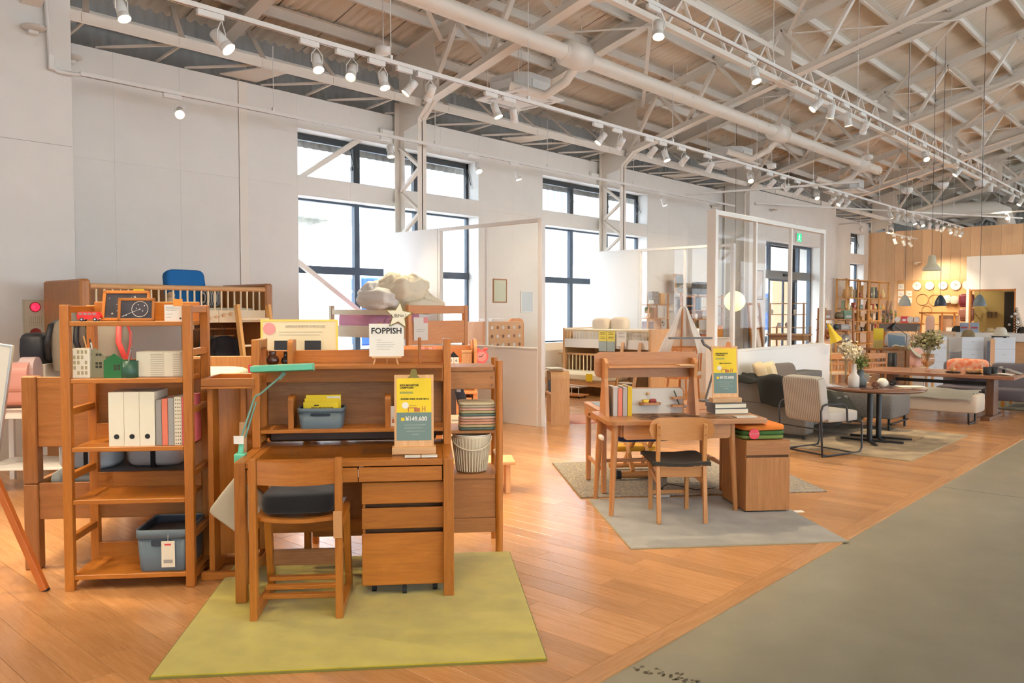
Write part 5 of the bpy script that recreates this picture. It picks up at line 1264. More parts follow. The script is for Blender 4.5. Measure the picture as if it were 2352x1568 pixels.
# ================================================================ BUNK BED WITH THE DUVETS
ORG = wood('alder_orange', (.70, .31, .11), (.62, .25, .08), .4)
bu = T('bunk_bed', 'alder and cream bunk bed under the nearest window', 'bed', (7.2, 8.5, 0))
P(bu, 'post', ORG, (0, .07, 0, .07, 0, 1.67), ch=.008); P(bu, 'post', ORG, (1.08, 1.15, 0, .07, 0, 1.67), ch=.008); P(bu, 'post', CREAMWOOD, (0, .07, 1.8, 1.87, 0, 1.67), ch=.008); P(bu, 'post', CREAMWOOD, (1.08, 1.15, 1.8, 1.87, 0, 1.67), ch=.008)
P(bu, 'end_board', ORG, (.07, 1.08, .01, .05, 1.55, 1.665)); P(bu, 'end_board', ORG, (.07, 1.08, .01, .05, 1.12, 1.45))
P(bu, 'guard_rail', CREAMWOOD, (.01, .05, .07, 1.8, 1.53, 1.61)); P(bu, 'side_board', CREAMWOOD, (.01, .05, .07, 1.8, 1.2, 1.37))
P(bu, 'bed_base', CREAMWOOD, (.05, 1.1, .06, 1.8, 1.24, 1.27)); P(bu, 'lower_board', CREAMWOOD, (.01, .05, .07, 1.8, .3, .42)); P(bu, 'lower_base', CREAMWOOD, (.05, 1.1, .06, 1.8, .33, .36))
P(bu, 'lower_end', ORG, (.07, 1.08, .01, .05, .25, .7))
t = T('mattress', 'pink mattress pad in the bunk bed', 'mattress', (7.26, 8.57, 1.27)); m = MB(); m.pillow((.5, 1.28, .15), (1.0, .95, .34), .3, 20, noise=.015, seed=8); m.build('mattress_body', mat('sheet_pink', (.78, .36, .52), .8), t)
DUV = mat('duvet_cream', (.86, .78, .60), .9); DUVW = mat('duvet_white', (.86, .84, .79), .9)
def duvet(label, loc, d, c, sd, rot=None):
    t = T('duvet', label, 'duvet', loc, 0, 'duvets on the bunk bed')
    m = MB(); m.pillow((0, 0, d[2] / 2), d, .62, 40, rot, noise=.1, seed=sd); m.pillow((d[0] * .22, -d[1] * .12, d[2] * .8), (d[0] * .62, d[1] * .6, d[2] * .6), .75, 36, Matrix.Rotation(R(25), 3, 'Y'), noise=.14, seed=sd + 5); m.pillow((-d[0] * .2, d[1] * .2, d[2] * .85), (d[0] * .5, d[1] * .5, d[2] * .7), .75, 36, Matrix.Rotation(R(-30), 3, 'X'), noise=.14, seed=sd + 9); m.build('duvet_fold', c, t)
duvet('crumpled white duvet hanging over the bunk guard rail', (7.35, 9.25, 1.6), (.5, .75, .32), DUVW, 1)
duvet('heaped cream duvet on top of the bunk bed', (7.55, 9.0, 1.66), (.6, .6, .38), DUV, 2, Matrix.Rotation(R(-15), 3, 'X'))
duvet('folded cream duvet at the bunk end board', (7.75, 8.85, 1.55), (.7, .42, .22), DUV, 3)
duvet('white duvet behind the alder end board', (7.95, 9.4, 1.6), (.5, .6, .3), DUVW, 4)
bl_ = T('bunk_ladder', 'alder bunk ladder leaning on the cream side board', 'ladder', (7.08, 8.75, 0))
for y in (0, .32):
    m = MB(); m.bar((-.28, y, .001), (.09, y, 1.42), .075, .035); m.build('stile', ORG, bl_)
for z in (.35, .7, 1.05): P(bl_, 'step', ORG, (-.3 + .26 * z, -.2 + .26 * z, .02, .3, z, z + .025))
t = T('price_card', 'white price card pinned to the bunk end board', 'price card', (7.42, 8.495, 1.2)); P(t, 'card', PAPER, (-.13, .13, -.003, 0, -.02, .3), ch=0); P(t, 'print_lines', INKG, (-.08, .06, -.004, -.003, .1, .105), (-.08, .08, -.004, -.003, .13, .135), ch=0); P(t, 'print_mark', PINK, (.05, .13, -.004, -.003, .22, .3), ch=0)
# kids desk with shelf, beyond the rack
kd = TA('kids_desk', 'alder kids desk with a low shelf top behind the rack', 'desk', -.65, 8.6)
P(kd, 'desk_top', ORG, (0, 1.2, 0, .55, .70, .725)); P(kd, 'leg', ORG, (0, .05, .02, .5, 0, .7)); P(kd, 'leg', ORG, (1.15, 1.2, .02, .5, 0, .7))
m = MB(); m.prism(rrect(.1, .55, .725, 1.28, .12, 8, (0, 0, 0, 1)), 0, 1.17, 1.2); m.build('shelf_end', ORG, kd)
P(kd, 'shelf', ORG, (.05, 1.17, .12, .53, .985, 1.01)); P(kd, 'shelf_back', ORG, (.05, 1.17, .53, .55, .725, 1.2)); m = MB(); m.prism(rrect(.3, .53, 1.01, 1.26, .1, 8, (0, 0, 0, 1)), 0, 1.145, 1.165); m.build('divider', ORG, kd)
for i, z in enumerate((.08, .28, .48)): P(kd, 'drawer', ORG, (.75, 1.14, .03, .5, z, z + .18), (.76, 1.13, .02, .03, z + .14, z + .155))
for i, (c, h_) in enumerate((((.62, .58, .5), .16), ((.75, .3, .3), .18), ((.55, .16, .2), .17), ((.8, .35, .28), .18), ((.75, .25, .16), .2))):
    t = TA('book', '%s book on the kids desk shelf' % ['pale', 'pink', 'maroon', 'salmon', 'orange red'][i], 'book', -.1 + i * .043, 8.85, 1.01, 'books on the kids desk'); P(t, 'cover', mat('kbook_%d' % i, c, .6), (0, .04, 0, .15, 0, h_), ch=.002); P(t, 'pages', PAPER, (.004, .036, .004, .152, .004, h_ - .004), ch=0)
t = TA('cone_toy', 'red cone toy on the kids desk shelf', 'toy', .16, 8.83, 1.01); m = MB(); m.lathe([(0, 0), (.06, 0), (.06, .01), (.045, .03), (.02, .1), (.008, .14), (0, .14)], n=16); m.build('cone', mat('toy_cone_red', (.8, .05, .07), .4), t)  # plain red toy colour
t = TA('block_calendar', 'wooden house block calendar reading 06', 'calendar', .3, 8.83, 1.01); P(t, 'number_block', PAPER, (-.055, 0, 0, .06, 0, .075), (.003, .058, 0, .06, 0, .075), ch=.003); m = MB(); m.prism([(-.055, .076), (.058, .076), (0, .135)], 1, 0, .06); m.build('roof_block', BLACK, t)
text('0', .05, INK, t, (-.028, -.001, .037), FRONT); text('6', .05, INK, t, (.03, -.001, .037), FRONT)
t = TA('wooden_box', 'plain pale wooden box beside the block calendar', 'box', .39, 8.82, 1.01); P(t, 'box_body', BEECH, (0, .11, 0, .08, 0, .12)); P(t, 'box_lid', BEECH, (-.002, .112, -.002, .082, .121, .145))
ac = TA('alarm_clock', 'red alarm clock with twin bells on the kids desk shelf', 'clock', .60, 8.76, 1.01)
ACR = mat('clock_red', (.85, .13, .11), .35)
m = MB(); m.cyl((0, -.025, .085), (0, .03, .085), .075, n=24); m.build('case', ACR, ac); m = MB(); m.cyl((0, -.028, .085), (0, -.0255, .085), .055, n=24); m.build('dial', mat('dial_rose', (.75, .3, .26), .5), ac)
m = MB(); m.bar((0, -.03, .085), (.02, -.03, .11), .004, .006, 0); m.bar((0, -.03, .085), (-.03, -.03, .085), .004, .006, 0); m.build('clock_hand', INK, ac)
for sx in (-1, 1): m = MB(); m.pillow((sx * .045, 0, .165), (.055, .05, .04), 1, 12); m.build('bell', ACR, ac); PC(ac, 'foot', ACR, (sx * .04, 0, 0), (sx * .03, 0, .03), .007)
kc = TA('kids_chair', 'low chair with a red pad at the kids desk', 'chair', -.1, 8.1)
P(kc, 'seat', OAKD, (0, .4, 0, .38, .40, .42)); m = MB(); m.pillow((.2, .19, .45), (.38, .36, .06), .3, 16); m.build('red_pad', mat('pad_red', (.5, .03, .03), .9), kc); P(kc, 'backrest', mat('chair_dark', (.06, .03, .02), .5), (0, .4, 0, .02, .5, .82))
for x in (0, .36):
    P(kc, 'leg', BEECH, (x, x + .04, 0, .04, 0, .399)); P(kc, 'leg', BEECH, (x, x + .04, .34, .38, 0, .399)); P(kc, 'post', BEECH, (x, x + .04, 0, .035, .421, .499))
bt = TA('low_step', 'beech step board on the floor behind the towel rack', 'step stool', .15, 6.9)
P(bt, 'step_board', BEECH, (0, .62, 0, .35, .26, .285)); m = MB(); m.prism([(.05, 0), (.1, 0), (.3, .259), (.05, .259)], 1, .05, .08); m.build('leg', BEECH, bt); P(bt, 'leg', BEECH, (.54, .58, .05, .3, 0, .259))
cp = TA('calendar_poster', 'cream framed calendar sheet standing behind the towels', 'poster', .3, 7.02, .285)
P(cp, 'sheet', mat('sheet_cream', (.74, .66, .46), .7), (-.16, .16, 0, .008, 0, .4), ch=0); P(cp, 'print_lines', INKG, *[(-.12, .12, -.001, 0, .12 + k * .03, .122 + k * .03) for k in range(6)], (-.08, .08, -.001, 0, .345, .36), ch=0)
t = TA('grey_pouch', 'grey pouch hanging at the rack rail', 'pouch', .25, 5.62, .86); m = MB(); m.pillow((0, 0, .1), (.07, .03, .2), .4, 12, Matrix.Rotation(R(-15), 3, 'Y')); m.build('pouch_body', mat('pouch_grey', (.08, .085, .09), .7), t); P(t, 'pouch_label', PAPER, (-.04, -.01, -.02, -.018, .17, .2), ch=0)
m = MB(); m.tube([(-.02, 0, .19), (-.03, 0, .24), (.0, 0, .235), (.0, 0, .19)], .004, 6); m.build('pouch_loop', MATS['pouch_grey'], t)
# ================================================================ GLAZED PARTITIONS
FRW = mat('partition_frame', (.78, .75, .70), .4)
def partition_y(n, x, y0, y1, ys, ymid, label, h=2.85, low=1.06):
    """glazed screen standing out from the window wall"""
    p = T('glass_partition', label, 'partition', (x, 0, 0))
    P(p, 'solid_panel', WHITE, (-.04, .04, ys, y1, 0, h), ch=.004); P(p, 'low_wall', WHITE, (-.05, .05, y0 + .07, ys, 0, low), ch=.004); P(p, 'sill', FRW, (-.055, .055, y0 + .07, ys, low, low + .025))
    P(p, 'end_post', FRW, (-.04, .04, y0, y0 + .07, 0, h)); P(p, 'top_rail', FRW, (-.035, .035, y0 + .07, ys, h - .05, h)); P(p, 'wall_post', FRW, (-.035, .035, ys - .05, ys, low + .025, h - .05)); P(p, 'mullion', FRW, (-.02, .02, ymid - .02, ymid + .02, low + .025, h - .05))
    P(p, 'pane', GLASS, (-.003, .003, y0 + .07, ymid - .02, low + .025, h - .05), ch=0); P(p, 'pane', GLASS, (-.003, .003, ymid + .02, ys - .05, low + .025, h - .05), ch=0)
    return p
partition_y(1, 8.4, 7.09, 10.49, 9.18, 8.17, 'white glazed partition beside the bunk bed, ending near the arch table')
partition_y(2, 14.02, 7.14, 10.49, 9.26, 8.2, 'white glazed partition behind the canopy crib')
p3 = T('glass_partition', 'tall white glazed screen behind the grey sofa', 'partition', (9.19, 5.0, 0))
L3 = 3.62; h3 = 2.86
P(p3, 'low_wall', WHITE, (.07, L3 + .2, -.05, .05, 0, 1.05), ch=.004); P(p3, 'sill', FRW, (.07, L3, -.055, .055, 1.05, 1.08)); P(p3, 'end_post', FRW, (0, .07, -.06, .06, 0, h3)); P(p3, 'end_post', FRW, (L3 - .06, L3, -.035, .035, 1.08, h3)); P(p3, 'top_rail', FRW, (.07, L3 - .06, -.04, .04, h3 - .06, h3))
xm = (.07, 1.22, 2.37, L3 - .06)
for k in (1, 2): P(p3, 'mullion', FRW, (xm[k] - .02, xm[k] + .02, -.025, .025, 1.08, h3 - .06))
for k in range(3): P(p3, 'pane', GLASS, (xm[k] + .021 * (k > 0), xm[k + 1] - .021 * (k < 2), -.003, .003, 1.08, h3 - .06), ch=0)
# pictures on the wall behind partition one
def wallpic(label, x0, x1, z0, z1, fr, face):
    t = T('wall_picture', label, 'picture', ((x0 + x1) / 2, YW - .02, z0), 0, 'pictures on the window wall'); w_ = (x1 - x0) / 2; h_ = z1 - z0
    P(t, 'picture_frame', fr, (-w_, w_, 0, .02, 0, .022), (-w_, w_, 0, .02, h_ - .022, h_), (-w_, -w_ + .022, 0, .02, .022, h_ - .022), (w_ - .022, w_, 0, .02, .022, h_ - .022)); P(t, 'picture_print', face, (-w_ + .022, w_ - .022, .008, .018, .022, h_ - .022), ch=0)
    return t
wallpic('thin oak framed pale green print on the wall between the windows', 10.96, 11.34, 1.74, 2.19, OAK2, stripes('print_sage', (.62, .66, .52), (.56, .60, .46), 22, 'X', .8))
wallpic('white framed pale blue print on the wall between the windows', 11.74, 12.1, 1.55, 1.98, WHITE, mat('print_ice', (.60, .67, .70), .6))
pg = T('peg_cabinet', 'beech peg hole toy cabinet behind the glass partition', 'cabinet', (9.7, 9.5, 0))
P(pg, 'cabinet_body', ORG, (0, 1.0, .02, .5, 0, 1.40)); P(pg, 'peg_face', BEECH, (.1, 1.0, 0, .019, .9, 1.40))
for i in range(6):
    for j in range(3): PC(pg, 'peg_hole', OAKD if (i + j) % 2 else PAPER, (.2 + i * .14, -.002, 1.0 + j * .15), (.2 + i * .14, .001, 1.0 + j * .15), .03, n=14)
P(pg, 'white_tray', PAPER, (.3, .62, .1, .4, 1.4, 1.45))
pg2 = T('arched_board', 'alder arched board standing beside the peg cabinet', 'board', (10.75, 9.9, 0)); m = MB(); m.prism(rrect(0, .42, 0, 1.45, .12, 8, (0, 0, 1, 1)), 1, 0, .03); m.build('board', ORG, pg2)
# ================================================================ WHITE LOFT BED ZONE
wl = T('white_loft_bed', 'white and beech loft bed beside the second window', 'bed', (12.5, 8.0, 0))
LW = mat('loft_white', (.80, .77, .73), .5)
P(wl, 'end_panel', BEECH, (0, 1.05, 0, .05, 0, 1.25), ch=.006); P(wl, 'end_panel', BEECH, (0, 1.05, 2.0, 2.05, 0, 1.25), ch=.006)
P(wl, 'side_board', LW, (.0, .04, .05, 2.0, .87, 1.04)); m = MB(); m.cyl((.02, .05, 1.215), (.02, 2.0, 1.215), .024, n=12); m.build('top_rail', CREAMWOOD, wl)
for i in range(26):
    if not 8 < i < 15 or True: PC(wl, 'baluster', CREAMWOOD, (.02, .1 + i * .074, 1.04), (.02, .1 + i * .074, 1.2), .009, n=8)
P(wl, 'bed_base', LW, (.04, 1.03, .05, 2.0, .9, .93)); P(wl, 'back_panel', BEECH, (1.0, 1.03, .05, 2.0, 0, .9))
t = T('duvet', 'white frilled duvet on the white loft bed', 'duvet', (12.56, 8.06, .93)); m = MB(); m.pillow((.45, .95, .16), (.88, 1.85, .3), .3, 24, noise=.02, seed=9); m.build('duvet_fold', DUVW, t)
t = T('pillow', 'left beige pillow on the white loft bed', 'pillow', (12.8, 9.3, 1.2)); m = MB(); m.pillow((0, 0, .12), (.3, .4, .26), .6, 16); m.build('pillow_case', mat('pillow_beige', (.72, .60, .46), .9), t)
t = T('pillow', 'right beige pillow on the white loft bed', 'pillow', (12.9, 8.95, 1.2)); m = MB(); m.pillow((0, 0, .13), (.3, .36, .28), .6, 16); m.build('pillow_case', MATS['pillow_beige'], t)
def sheet_y(label, y, z0, z1, w, c, c2=None):
    t = T('notice_sheet', label, 'notice', (12.47, y, z0), 0, 'notices on the loft bed'); P(t, 'sheet', c, (-.004, 0, -w / 2, w / 2, (z1 - z0) * .5 if c2 else 0, z1 - z0), ch=0)
    if c2: P(t, 'lower_half', c2, (-.004, 0, -w / 2, w / 2, 0, (z1 - z0) * .498), ch=0)
    P(t, 'print_lines', INKG if not c2 else INK, *[(-.006, -.004, -w * .35, w * .3, (z1 - z0) * f, (z1 - z0) * f + .006) for f in (.62, .7, .85, .92)], ch=0)
sheet_y('left yellow and grey campaign sheet on the white loft bed', 9.05, .82, 1.2, .18, mat('card_lemon', (.78, .66, .12), .6), mat('card_slate', (.36, .44, .44), .6)); sheet_y('right yellow and grey campaign sheet on the white loft bed', 8.86, .82, 1.2, .18, MATS['card_lemon'], MATS['card_slate']); sheet_y('white drawing sheet on the white loft bed', 8.62, .92, 1.2, .22, PAPER)
l2 = T('loft_ladder', 'white loft bed ladder with beech hooks', 'ladder', (12.2, 8.2, 0))
for y in (0, .38): m = MB(); m.bar((0, y, 0.001), (.27, y, 1.0), .06, .03); m.build('stile', BEECH, l2)
for z in (.25, .5, .75): P(l2, 'step', LW, (.0 + .27 * z, .08 + .27 * z, .02, .36, z, z + .025))
lw_ = T('low_bed', 'low bed with slatted rail under the white loft bed', 'bed', (11.95, 8.6, 0))
P(lw_, 'mattress_side', CREAM, (0, .75, 0, 1.6, .28, .42), ch=.03); P(lw_, 'bed_frame', BEECH, (.02, .75, 0, 1.6, .18, .279)); 
for y in (0, 1.55): P(lw_, 'leg', BEECH, (.02, .08, y, y + .05, 0, .179))
P(lw_, 'slat_rail_top', BEECH, (.6, .64, .3, 1.6, .72, .76))
for i in range(14): PC(lw_, 'rail_slat', CREAMWOOD, (.62, .35 + i * .09, .42), (.62, .35 + i * .09, .72), .012, n=8)
P(lw_, 'yellow_notice', YELLOW, (-.005, 0, .3, .45, .28, .42), ch=0)
dr = T('trundle_tray', 'low trundle tray with white rail in front of the low bed', 'tray', (11.55, 8.9, 0))
P(dr, 'tray_base', ORG, (0, .3, 0, 1.0, .03, .06)); m = MB(); m.tube([(.02, .02, .2), (.02, .98, .2), (.28, .98, .2), (.28, .02, .2)], .012, 8, closed=True); m.build('rail', LW, dr)
for i in range(7): PC(dr, 'rail_slat', LW, (.02, .03 + i * .157, .06), (.02, .03 + i * .157, .2), .008, n=6)
for y in (.05, .95): PC(dr, 'castor', BLACK, (.05, y, .015), (.08, y, .015), .015); PC(dr, 'castor', BLACK, (.22, y, .015), (.25, y, .015), .015)
t = TA('rug', 'small round pink rug by the low bed', 'rug', 2.2, 11.6); m = MB(); m.lathe([(0, .009), (.42, .009), (.44, .004), (.44, 0)], n=36); m.build('rug_pile', mat('rug_pink', (.66, .36, .28), .95), t); m = MB(); m.tube([(.44 * math.cos(k * math.pi / 16), .44 * math.sin(k * math.pi / 16), .005) for k in range(32)], .006, 6, closed=True); m.build('rug_binding', PINK, t)
at = TA('arch_table', 'pale beech arch shaped side table by the partition end', 'table', 1.67, 11.05)
outer = [(.45, .755)] + [(.11 - .11 * math.sin(k * math.pi / 12), .645 + .11 * math.cos(k * math.pi / 12)) for k in range(7)] + [(0, 0.0)]
inner = [(.025, 0.0)] + [(.11 - .085 * math.sin(k * math.pi / 12), .645 + .085 * math.cos(k * math.pi / 12)) for k in range(6, -1, -1)] + [(.45, .73)]
m = MB(); m.prism(outer + inner, 0, .06, .32); m.build('bent_shell', BEECH, at); P(at, 'back_board', BEECH, (.06, .32, .43, .45, 0, .729)); P(at, 'inner_shelf', BEECH, (.06, .32, .026, .429, .42, .44))
t = TA('black_box', 'black box inside the arch table', 'box', 1.74, 11.1, .44); P(t, 'box_body', BLACK, (0, .2, 0, .3, 0, .14)); P(t, 'box_lid', mat('lid_grey', (.05, .05, .05), .5), (-.004, .204, -.004, .304, .141, .16)); 
t = TA('magazine_stack', 'small stack of magazines on the arch table', 'magazines', 1.72, 11.12, .756)
for k in range(3): m = MB(); m.box((.08, .1, .006 + k * .011), (.2, .26, .01), Matrix.Rotation(R(k * 9 - 8), 3, 'Z')); m.build('magazine', mat('mag_%d' % k, [(.6, .4, .25), (.25, .22, .2), (.7, .62, .4)][k], .5), t)
# canopy crib
ck = T('canopy_crib', 'alder crib with slatted sides in front of the loft bed', 'crib', (11.0, 6.45, 0))
def oval(rx, ry, z, n=24): return [Vector((rx * math.cos(2 * math.pi * k / n), ry * math.sin(2 * math.pi * k / n), z)) for k in range(n)]
m = MB(); m.loft([oval(.3, .27, .98), oval(.32, .29, .98), oval(.32, .29, 1.03), oval(.3, .27, 1.03), oval(.3, .27, .98)], True, False, False); m.build('top_ring', ORG, ck)
m = MB(); m.loft([oval(.27, .24, .55), oval(.3, .27, .55), oval(.3, .27, .6), oval(.27, .24, .6), oval(.27, .24, .55)], True, False, False); m.build('base_ring', ORG, ck)
for k in range(28):
    a_ = 2 * math.pi * k / 28; PC(ck, 'slat', ORG, (.285 * math.cos(a_), .255 * math.sin(a_), .58), (.31 * math.cos(a_), .28 * math.sin(a_), .99), .008, n=6)
for k in range(4):
    a_ = math.pi / 4 + k * math.pi / 2; PC(ck, 'leg', ORG, (.3 * math.cos(a_), .27 * math.sin(a_), 0), (.25 * math.cos(a_), .22 * math.sin(a_), .56), .016, n=8)
m = MB(); m.lathe([(0, .6), (.27, .6), (.27, .66), (0, .68)], n=24); m.build('crib_pad', DUVW, ck); PC(ck, 'canopy_pole', ORG, (.2, .2, .02), (.06, .05, 1.62), .014)
cn_ = T('crib_canopy', 'sheer white canopy draped over the crib', 'canopy', (11.0, 6.45, 0))
m = MB(); n = 36; rings = []
for (z, r) in ((1.66, .02), (1.63, .06), (1.5, .11), (1.3, .2), (1.1, .3), (.95, .36)):
    rings.append([Vector(((r * (1 + .07 * math.sin(9 * a_))) * math.cos(a_), (r * (1 + .07 * math.sin(9 * a_))) * math.sin(a_), z)) for a_ in [2 * math.pi * (k / n) * .84 - 2.0 for k in range(n)]])
m.loft(rings, False, False)
def sheer():
    mm = bpy.data.materials.new('sheer_white'); mm.use_nodes = True; nt = mm.node_tree; N = nt.nodes; L = nt.links
    p = N['Principled BSDF']; p.inputs['Base Color'].default_value = (.82, .79, .74, 1); p.inputs['Roughness'].default_value = .9
    t = N.new('ShaderNodeBsdfTransparent'); mx = N.new('ShaderNodeMixShader'); mx.inputs[0].default_value = .68
    L.new(t.outputs[0], mx.inputs[1]); L.new(p.outputs[0], mx.inputs[2]); L.new(mx.outputs[0], N['Material Output'].inputs[0]); return mm
m.build('drape', sheer(), cn_)
# shelves by the wall beyond partition two
SHW = wood('shelf_warm', (.62, .34, .16), (.52, .26, .11), .45)
sa = T('display_shelf', 'slanted post display shelf by the wall', 'shelf', (15.55, 10.05, 0))
for s_, x in ((1, .05), (-1, .95)):
    m = MB(); m.bar((x - s_ * .1, .02, 0), (x + s_ * .05, .02, 1.73), .03, .03); m.bar((x - s_ * .1, .32, 0), (x + s_ * .05, .32, 1.73), .03, .03); m.build('slanted_post', SHW, sa)
for z in (1.73, 1.42, 1.14, .8): P(sa, 'shelf', SHW, (0, 1.0, 0, .36, z - .02, z))
P(sa, 'divider', SHW, (.62, .64, .02, .34, .8, 1.119)); P(sa, 'divider', SHW, (.62, .64, .02, .34, 1.14, 1.399))
for i in range(5):
    t = T('book', 'tan spined book on the slanted shelf, %s from the left' % ordw[i], 'book', (15.83 + i * .05, 10.1, 1.42), 0, 'books on the slanted shelf'); P(t, 'cover', mat('tbook_%d' % (i % 3), [(.42, .22, .12), (.36, .2, .14), (.5, .3, .18)][i % 3], .6), (0, .045, 0, .2, 0, .24), ch=.002); P(t, 'pages', PAPER, (.004, .041, .01, .202, .004, .236), ch=0)
def pot(label, x, y, z, r=.05, h=.08, lr=.07, c=(.05, .25, .03), potm=None):
    t = T('potted_plant', label, 'plant', (x, y, z)); m = MB(); m.lathe([(0, 0), (r * .8, 0), (r, h), (r * .9, h), (r * .75, .01), (0, .01)], n=16); m.build('pot', potm or PAPER, t)
    m = MB(); rnd = random.Random(hash(label) % 1000)
    for k in range(70):
        p = Vector((rnd.gauss(0, .5), rnd.gauss(0, .5), rnd.uniform(-.2, 1))); p = p.normalized() * lr * rnd.uniform(.4, 1) + Vector((0, 0, h + lr * .6)); d = Vector((rnd.uniform(-1, 1), rnd.uniform(-1, 1), rnd.uniform(-.3, 1))).normalized() * lr * .35; s_ = d.cross(Vector((0, 0, 1))) * .5
        m._add([p, p + d * .5 + s_, p + d, p + d * .5 - s_], [[0, 1, 2, 3]])
    o = m.build('foliage', mat('leaf_%d' % int(c[1] * 100), c, .6), t); o['kind'] = 'stuff'; return t
pot('round green plant in a white pot on the slanted shelf', 15.72, 10.15, 1.42, .06, .11, .09, (.06, .32, .03)); pot('small conifer on the slanted shelf lower bay', 16.3, 10.15, 1.14, .03, .05, .1, (.06, .13, .08))
t = T('wooden_box', 'upright beech box on the slanted shelf top', 'box', (16.2, 10.1, 1.73)); P(t, 'box_body', BEECH, (0, .18, 0, .12, 0, .27)); t = T('grey_box', 'grey branch print box on the slanted shelf top', 'box', (15.85, 10.12, 1.73)); P(t, 'box_body', mat('print_grey_box', (.45, .40, .36), .7, noise=.5, nscale=30), (0, .3, 0, .1, 0, .3))
for i in range(3):
    t = T('small_bottle', 'small white bottle on the slanted shelf top, %s from the left' % ordw[i], 'bottle', (15.66 + i * .07, 10.06, 1.73), 0, 'small bottles'); m = MB(); m.lathe([(0, 0), (.025, 0), (.028, .05), (.012, .07), (.012, .1), (0, .1)], n=12); m.build('bottle_body', PAPER, t)
for i in range(4):
    t = T('book', 'grey album on the slanted shelf lower bay, %s from the left' % ordw[i], 'book', (15.68 + i * .06, 10.1, 1.14), 0, 'grey albums'); P(t, 'cover', mat('gbook', (.45, .38, .38), .6), (0, .052, 0, .2, 0, .2), ch=.002); P(t, 'pages', PAPER, (.004, .048, .01, .202, .004, .196), ch=0)
sb_ = T('cabinet_shelf', 'warm wood cabinet shelf with ladder sides by the wall', 'shelf', (16.95, 10.0, 0))
for x in (0, .62, 1.45, 2.05):
    for y in (0, .36): P(sb_, 'post', SHW, (x, x + .045, y, y + .045, 0, 2.0))
for z in (1.96, 1.6, 1.38, 1.1, .5):
    P(sb_, 'shelf', SHW, (.62, 1.48, .01, .39, z - .025, z)); 
for z in (1.95, 1.72, 1.5, 1.2, .6): P(sb_, 'rung', SHW, (0.045, .62, .0, .03, z - .03, z), (1.495, 2.05, .0, .03, z - .03, z))
P(sb_, 'divider', SHW, (1.04, 1.06, .02, .38, 1.38, 1.575)); P(sb_, 'back_panel', SHW, (.665, 1.45, .385, .4, .5, 1.95))
for i in range(3):
    t = T('file_box', 'white file box on the cabinet shelf, %s from the left' % ordw[i], 'file box', (18.0 + i * .11, 10.05, 1.6), 0, 'white file boxes'); P(t, 'box', PAPER, (0, .1, 0, .25, 0, .31)); PC(t, 'finger_hole', INK, (.05, -.002, .07), (.05, .001, .07), .016, n=12)
for i in range(4):
    t = T('book', 'dark blue grey binder on the cabinet shelf, %s from the left' % ordw[i], 'binder', (17.72 + i * .06, 10.05, 1.6), 0, 'dark binders'); P(t, 'cover', mat('binder_%d' % (i % 2), [(.10, .12, .14), (.16, .24, .30)][i % 2], .6), (0, .055, 0, .24, 0, .28), ch=.002); P(t, 'pages', PAPER, (.006, .049, .01, .242, .004, .276), ch=0)
t = T('table_mirror', 'tilted square mirror on the cabinet shelf top', 'mirror', (17.2, 10.2, 2.0)); m = MB(); rm_ = Matrix.Rotation(R(-10), 3, 'X'); m.box((0, 0, .24), (.42, .02, .48), rm_); m.build('mirror_frame', SHW, t); m = MB(); m.box((0, -.012, .24), (.37, .006, .43), rm_, 0); m.build('mirror_glass', mat('mirror', (.9, .9, .9), .03, metal=1), t)
t = T('grey_bin', 'grey felt bin on the cabinet shelf top', 'bin', (18.2, 10.2, 2.0)); P(t, 'bin_body', mat('felt_grey', (.16, .16, .15), .9), (-.2, .2, -.15, .15, 0, .3), ch=.03); m = MB(); m.tube([(-.2, 0, .22), (-.25, 0, .24), (-.2, 0, .26)], .01, 6); m.build('handle', MATS['felt_grey'], t)
t = T('orange_box', 'orange box on the cabinet shelf top', 'box', (18.75, 10.1, 2.0)); P(t, 'box_body', mat('box_orange', (.8, .36, .03), .6), (0, .16, 0, .16, 0, .28))
t = T('tumbler', 'cream ribbed pot on the cabinet shelf', 'pot', (17.72 - .0, 10.0 + .07, 1.38)); m = MB(); m.lathe([(0, 0), (.06, 0), (.07, .13), (0, .14)], n=14); m.build('pot_body', CREAM, t)
t = T('orange_blanket', 'orange knitted blanket hung on the ladder end of the cabinet shelf', 'blanket', (18.75, 9.95, 0)); m = MB(); m.grid(lambda u, v: (.24 * u - .12, .015 * math.sin(12 * u + 2 * v), 1.2 - .62 * v), 16, 12, True, .0); o = m.build('blanket_cloth', stripes('blanket_orange', (.8, .33, .04), (.6, .2, .02), 26, 'Z', .6), t); sm = o.modifiers.new('thickness', 'SOLIDIFY'); sm.thickness = .02
for i in range(5):
    t = T('book', 'rust red album at the bottom of the cabinet shelf, %s from the left' % ordw[i], 'book', (18.02 + i * .07, 10.05, 1.1 - .6), 0, 'rust albums'); P(t, 'cover', mat('rbook', (.5, .16, .07), .7), (0, .06, 0, .24, 0, .5), ch=.002); P(t, 'pages', PAPER, (.004, .056, .01, .242, .004, .496), ch=0)
t = T('bear_toy', 'yellow bear shaped bank in the cabinet shelf', 'toy', (17.9, 10.1, .5)); m = MB(); m.pillow((0, 0, .14), (.2, .16, .28), .9, 16); m.pillow((0, 0, .33), (.17, .15, .15), .95, 16); m.build('bear_body', mat('bear_yellow', (.72, .52, .2), .6), t); P(t, 'bear_ear', MATS['bear_yellow'], (-.07, -.03, -.02, .02, .38, .43), (.03, .07, -.02, .02, .38, .43), ch=.015)
pot('leafy plant in a tall white planter by partition two', 13.93, 7.92, 1.085, .09, .16, .08, (.05, .13, .05))
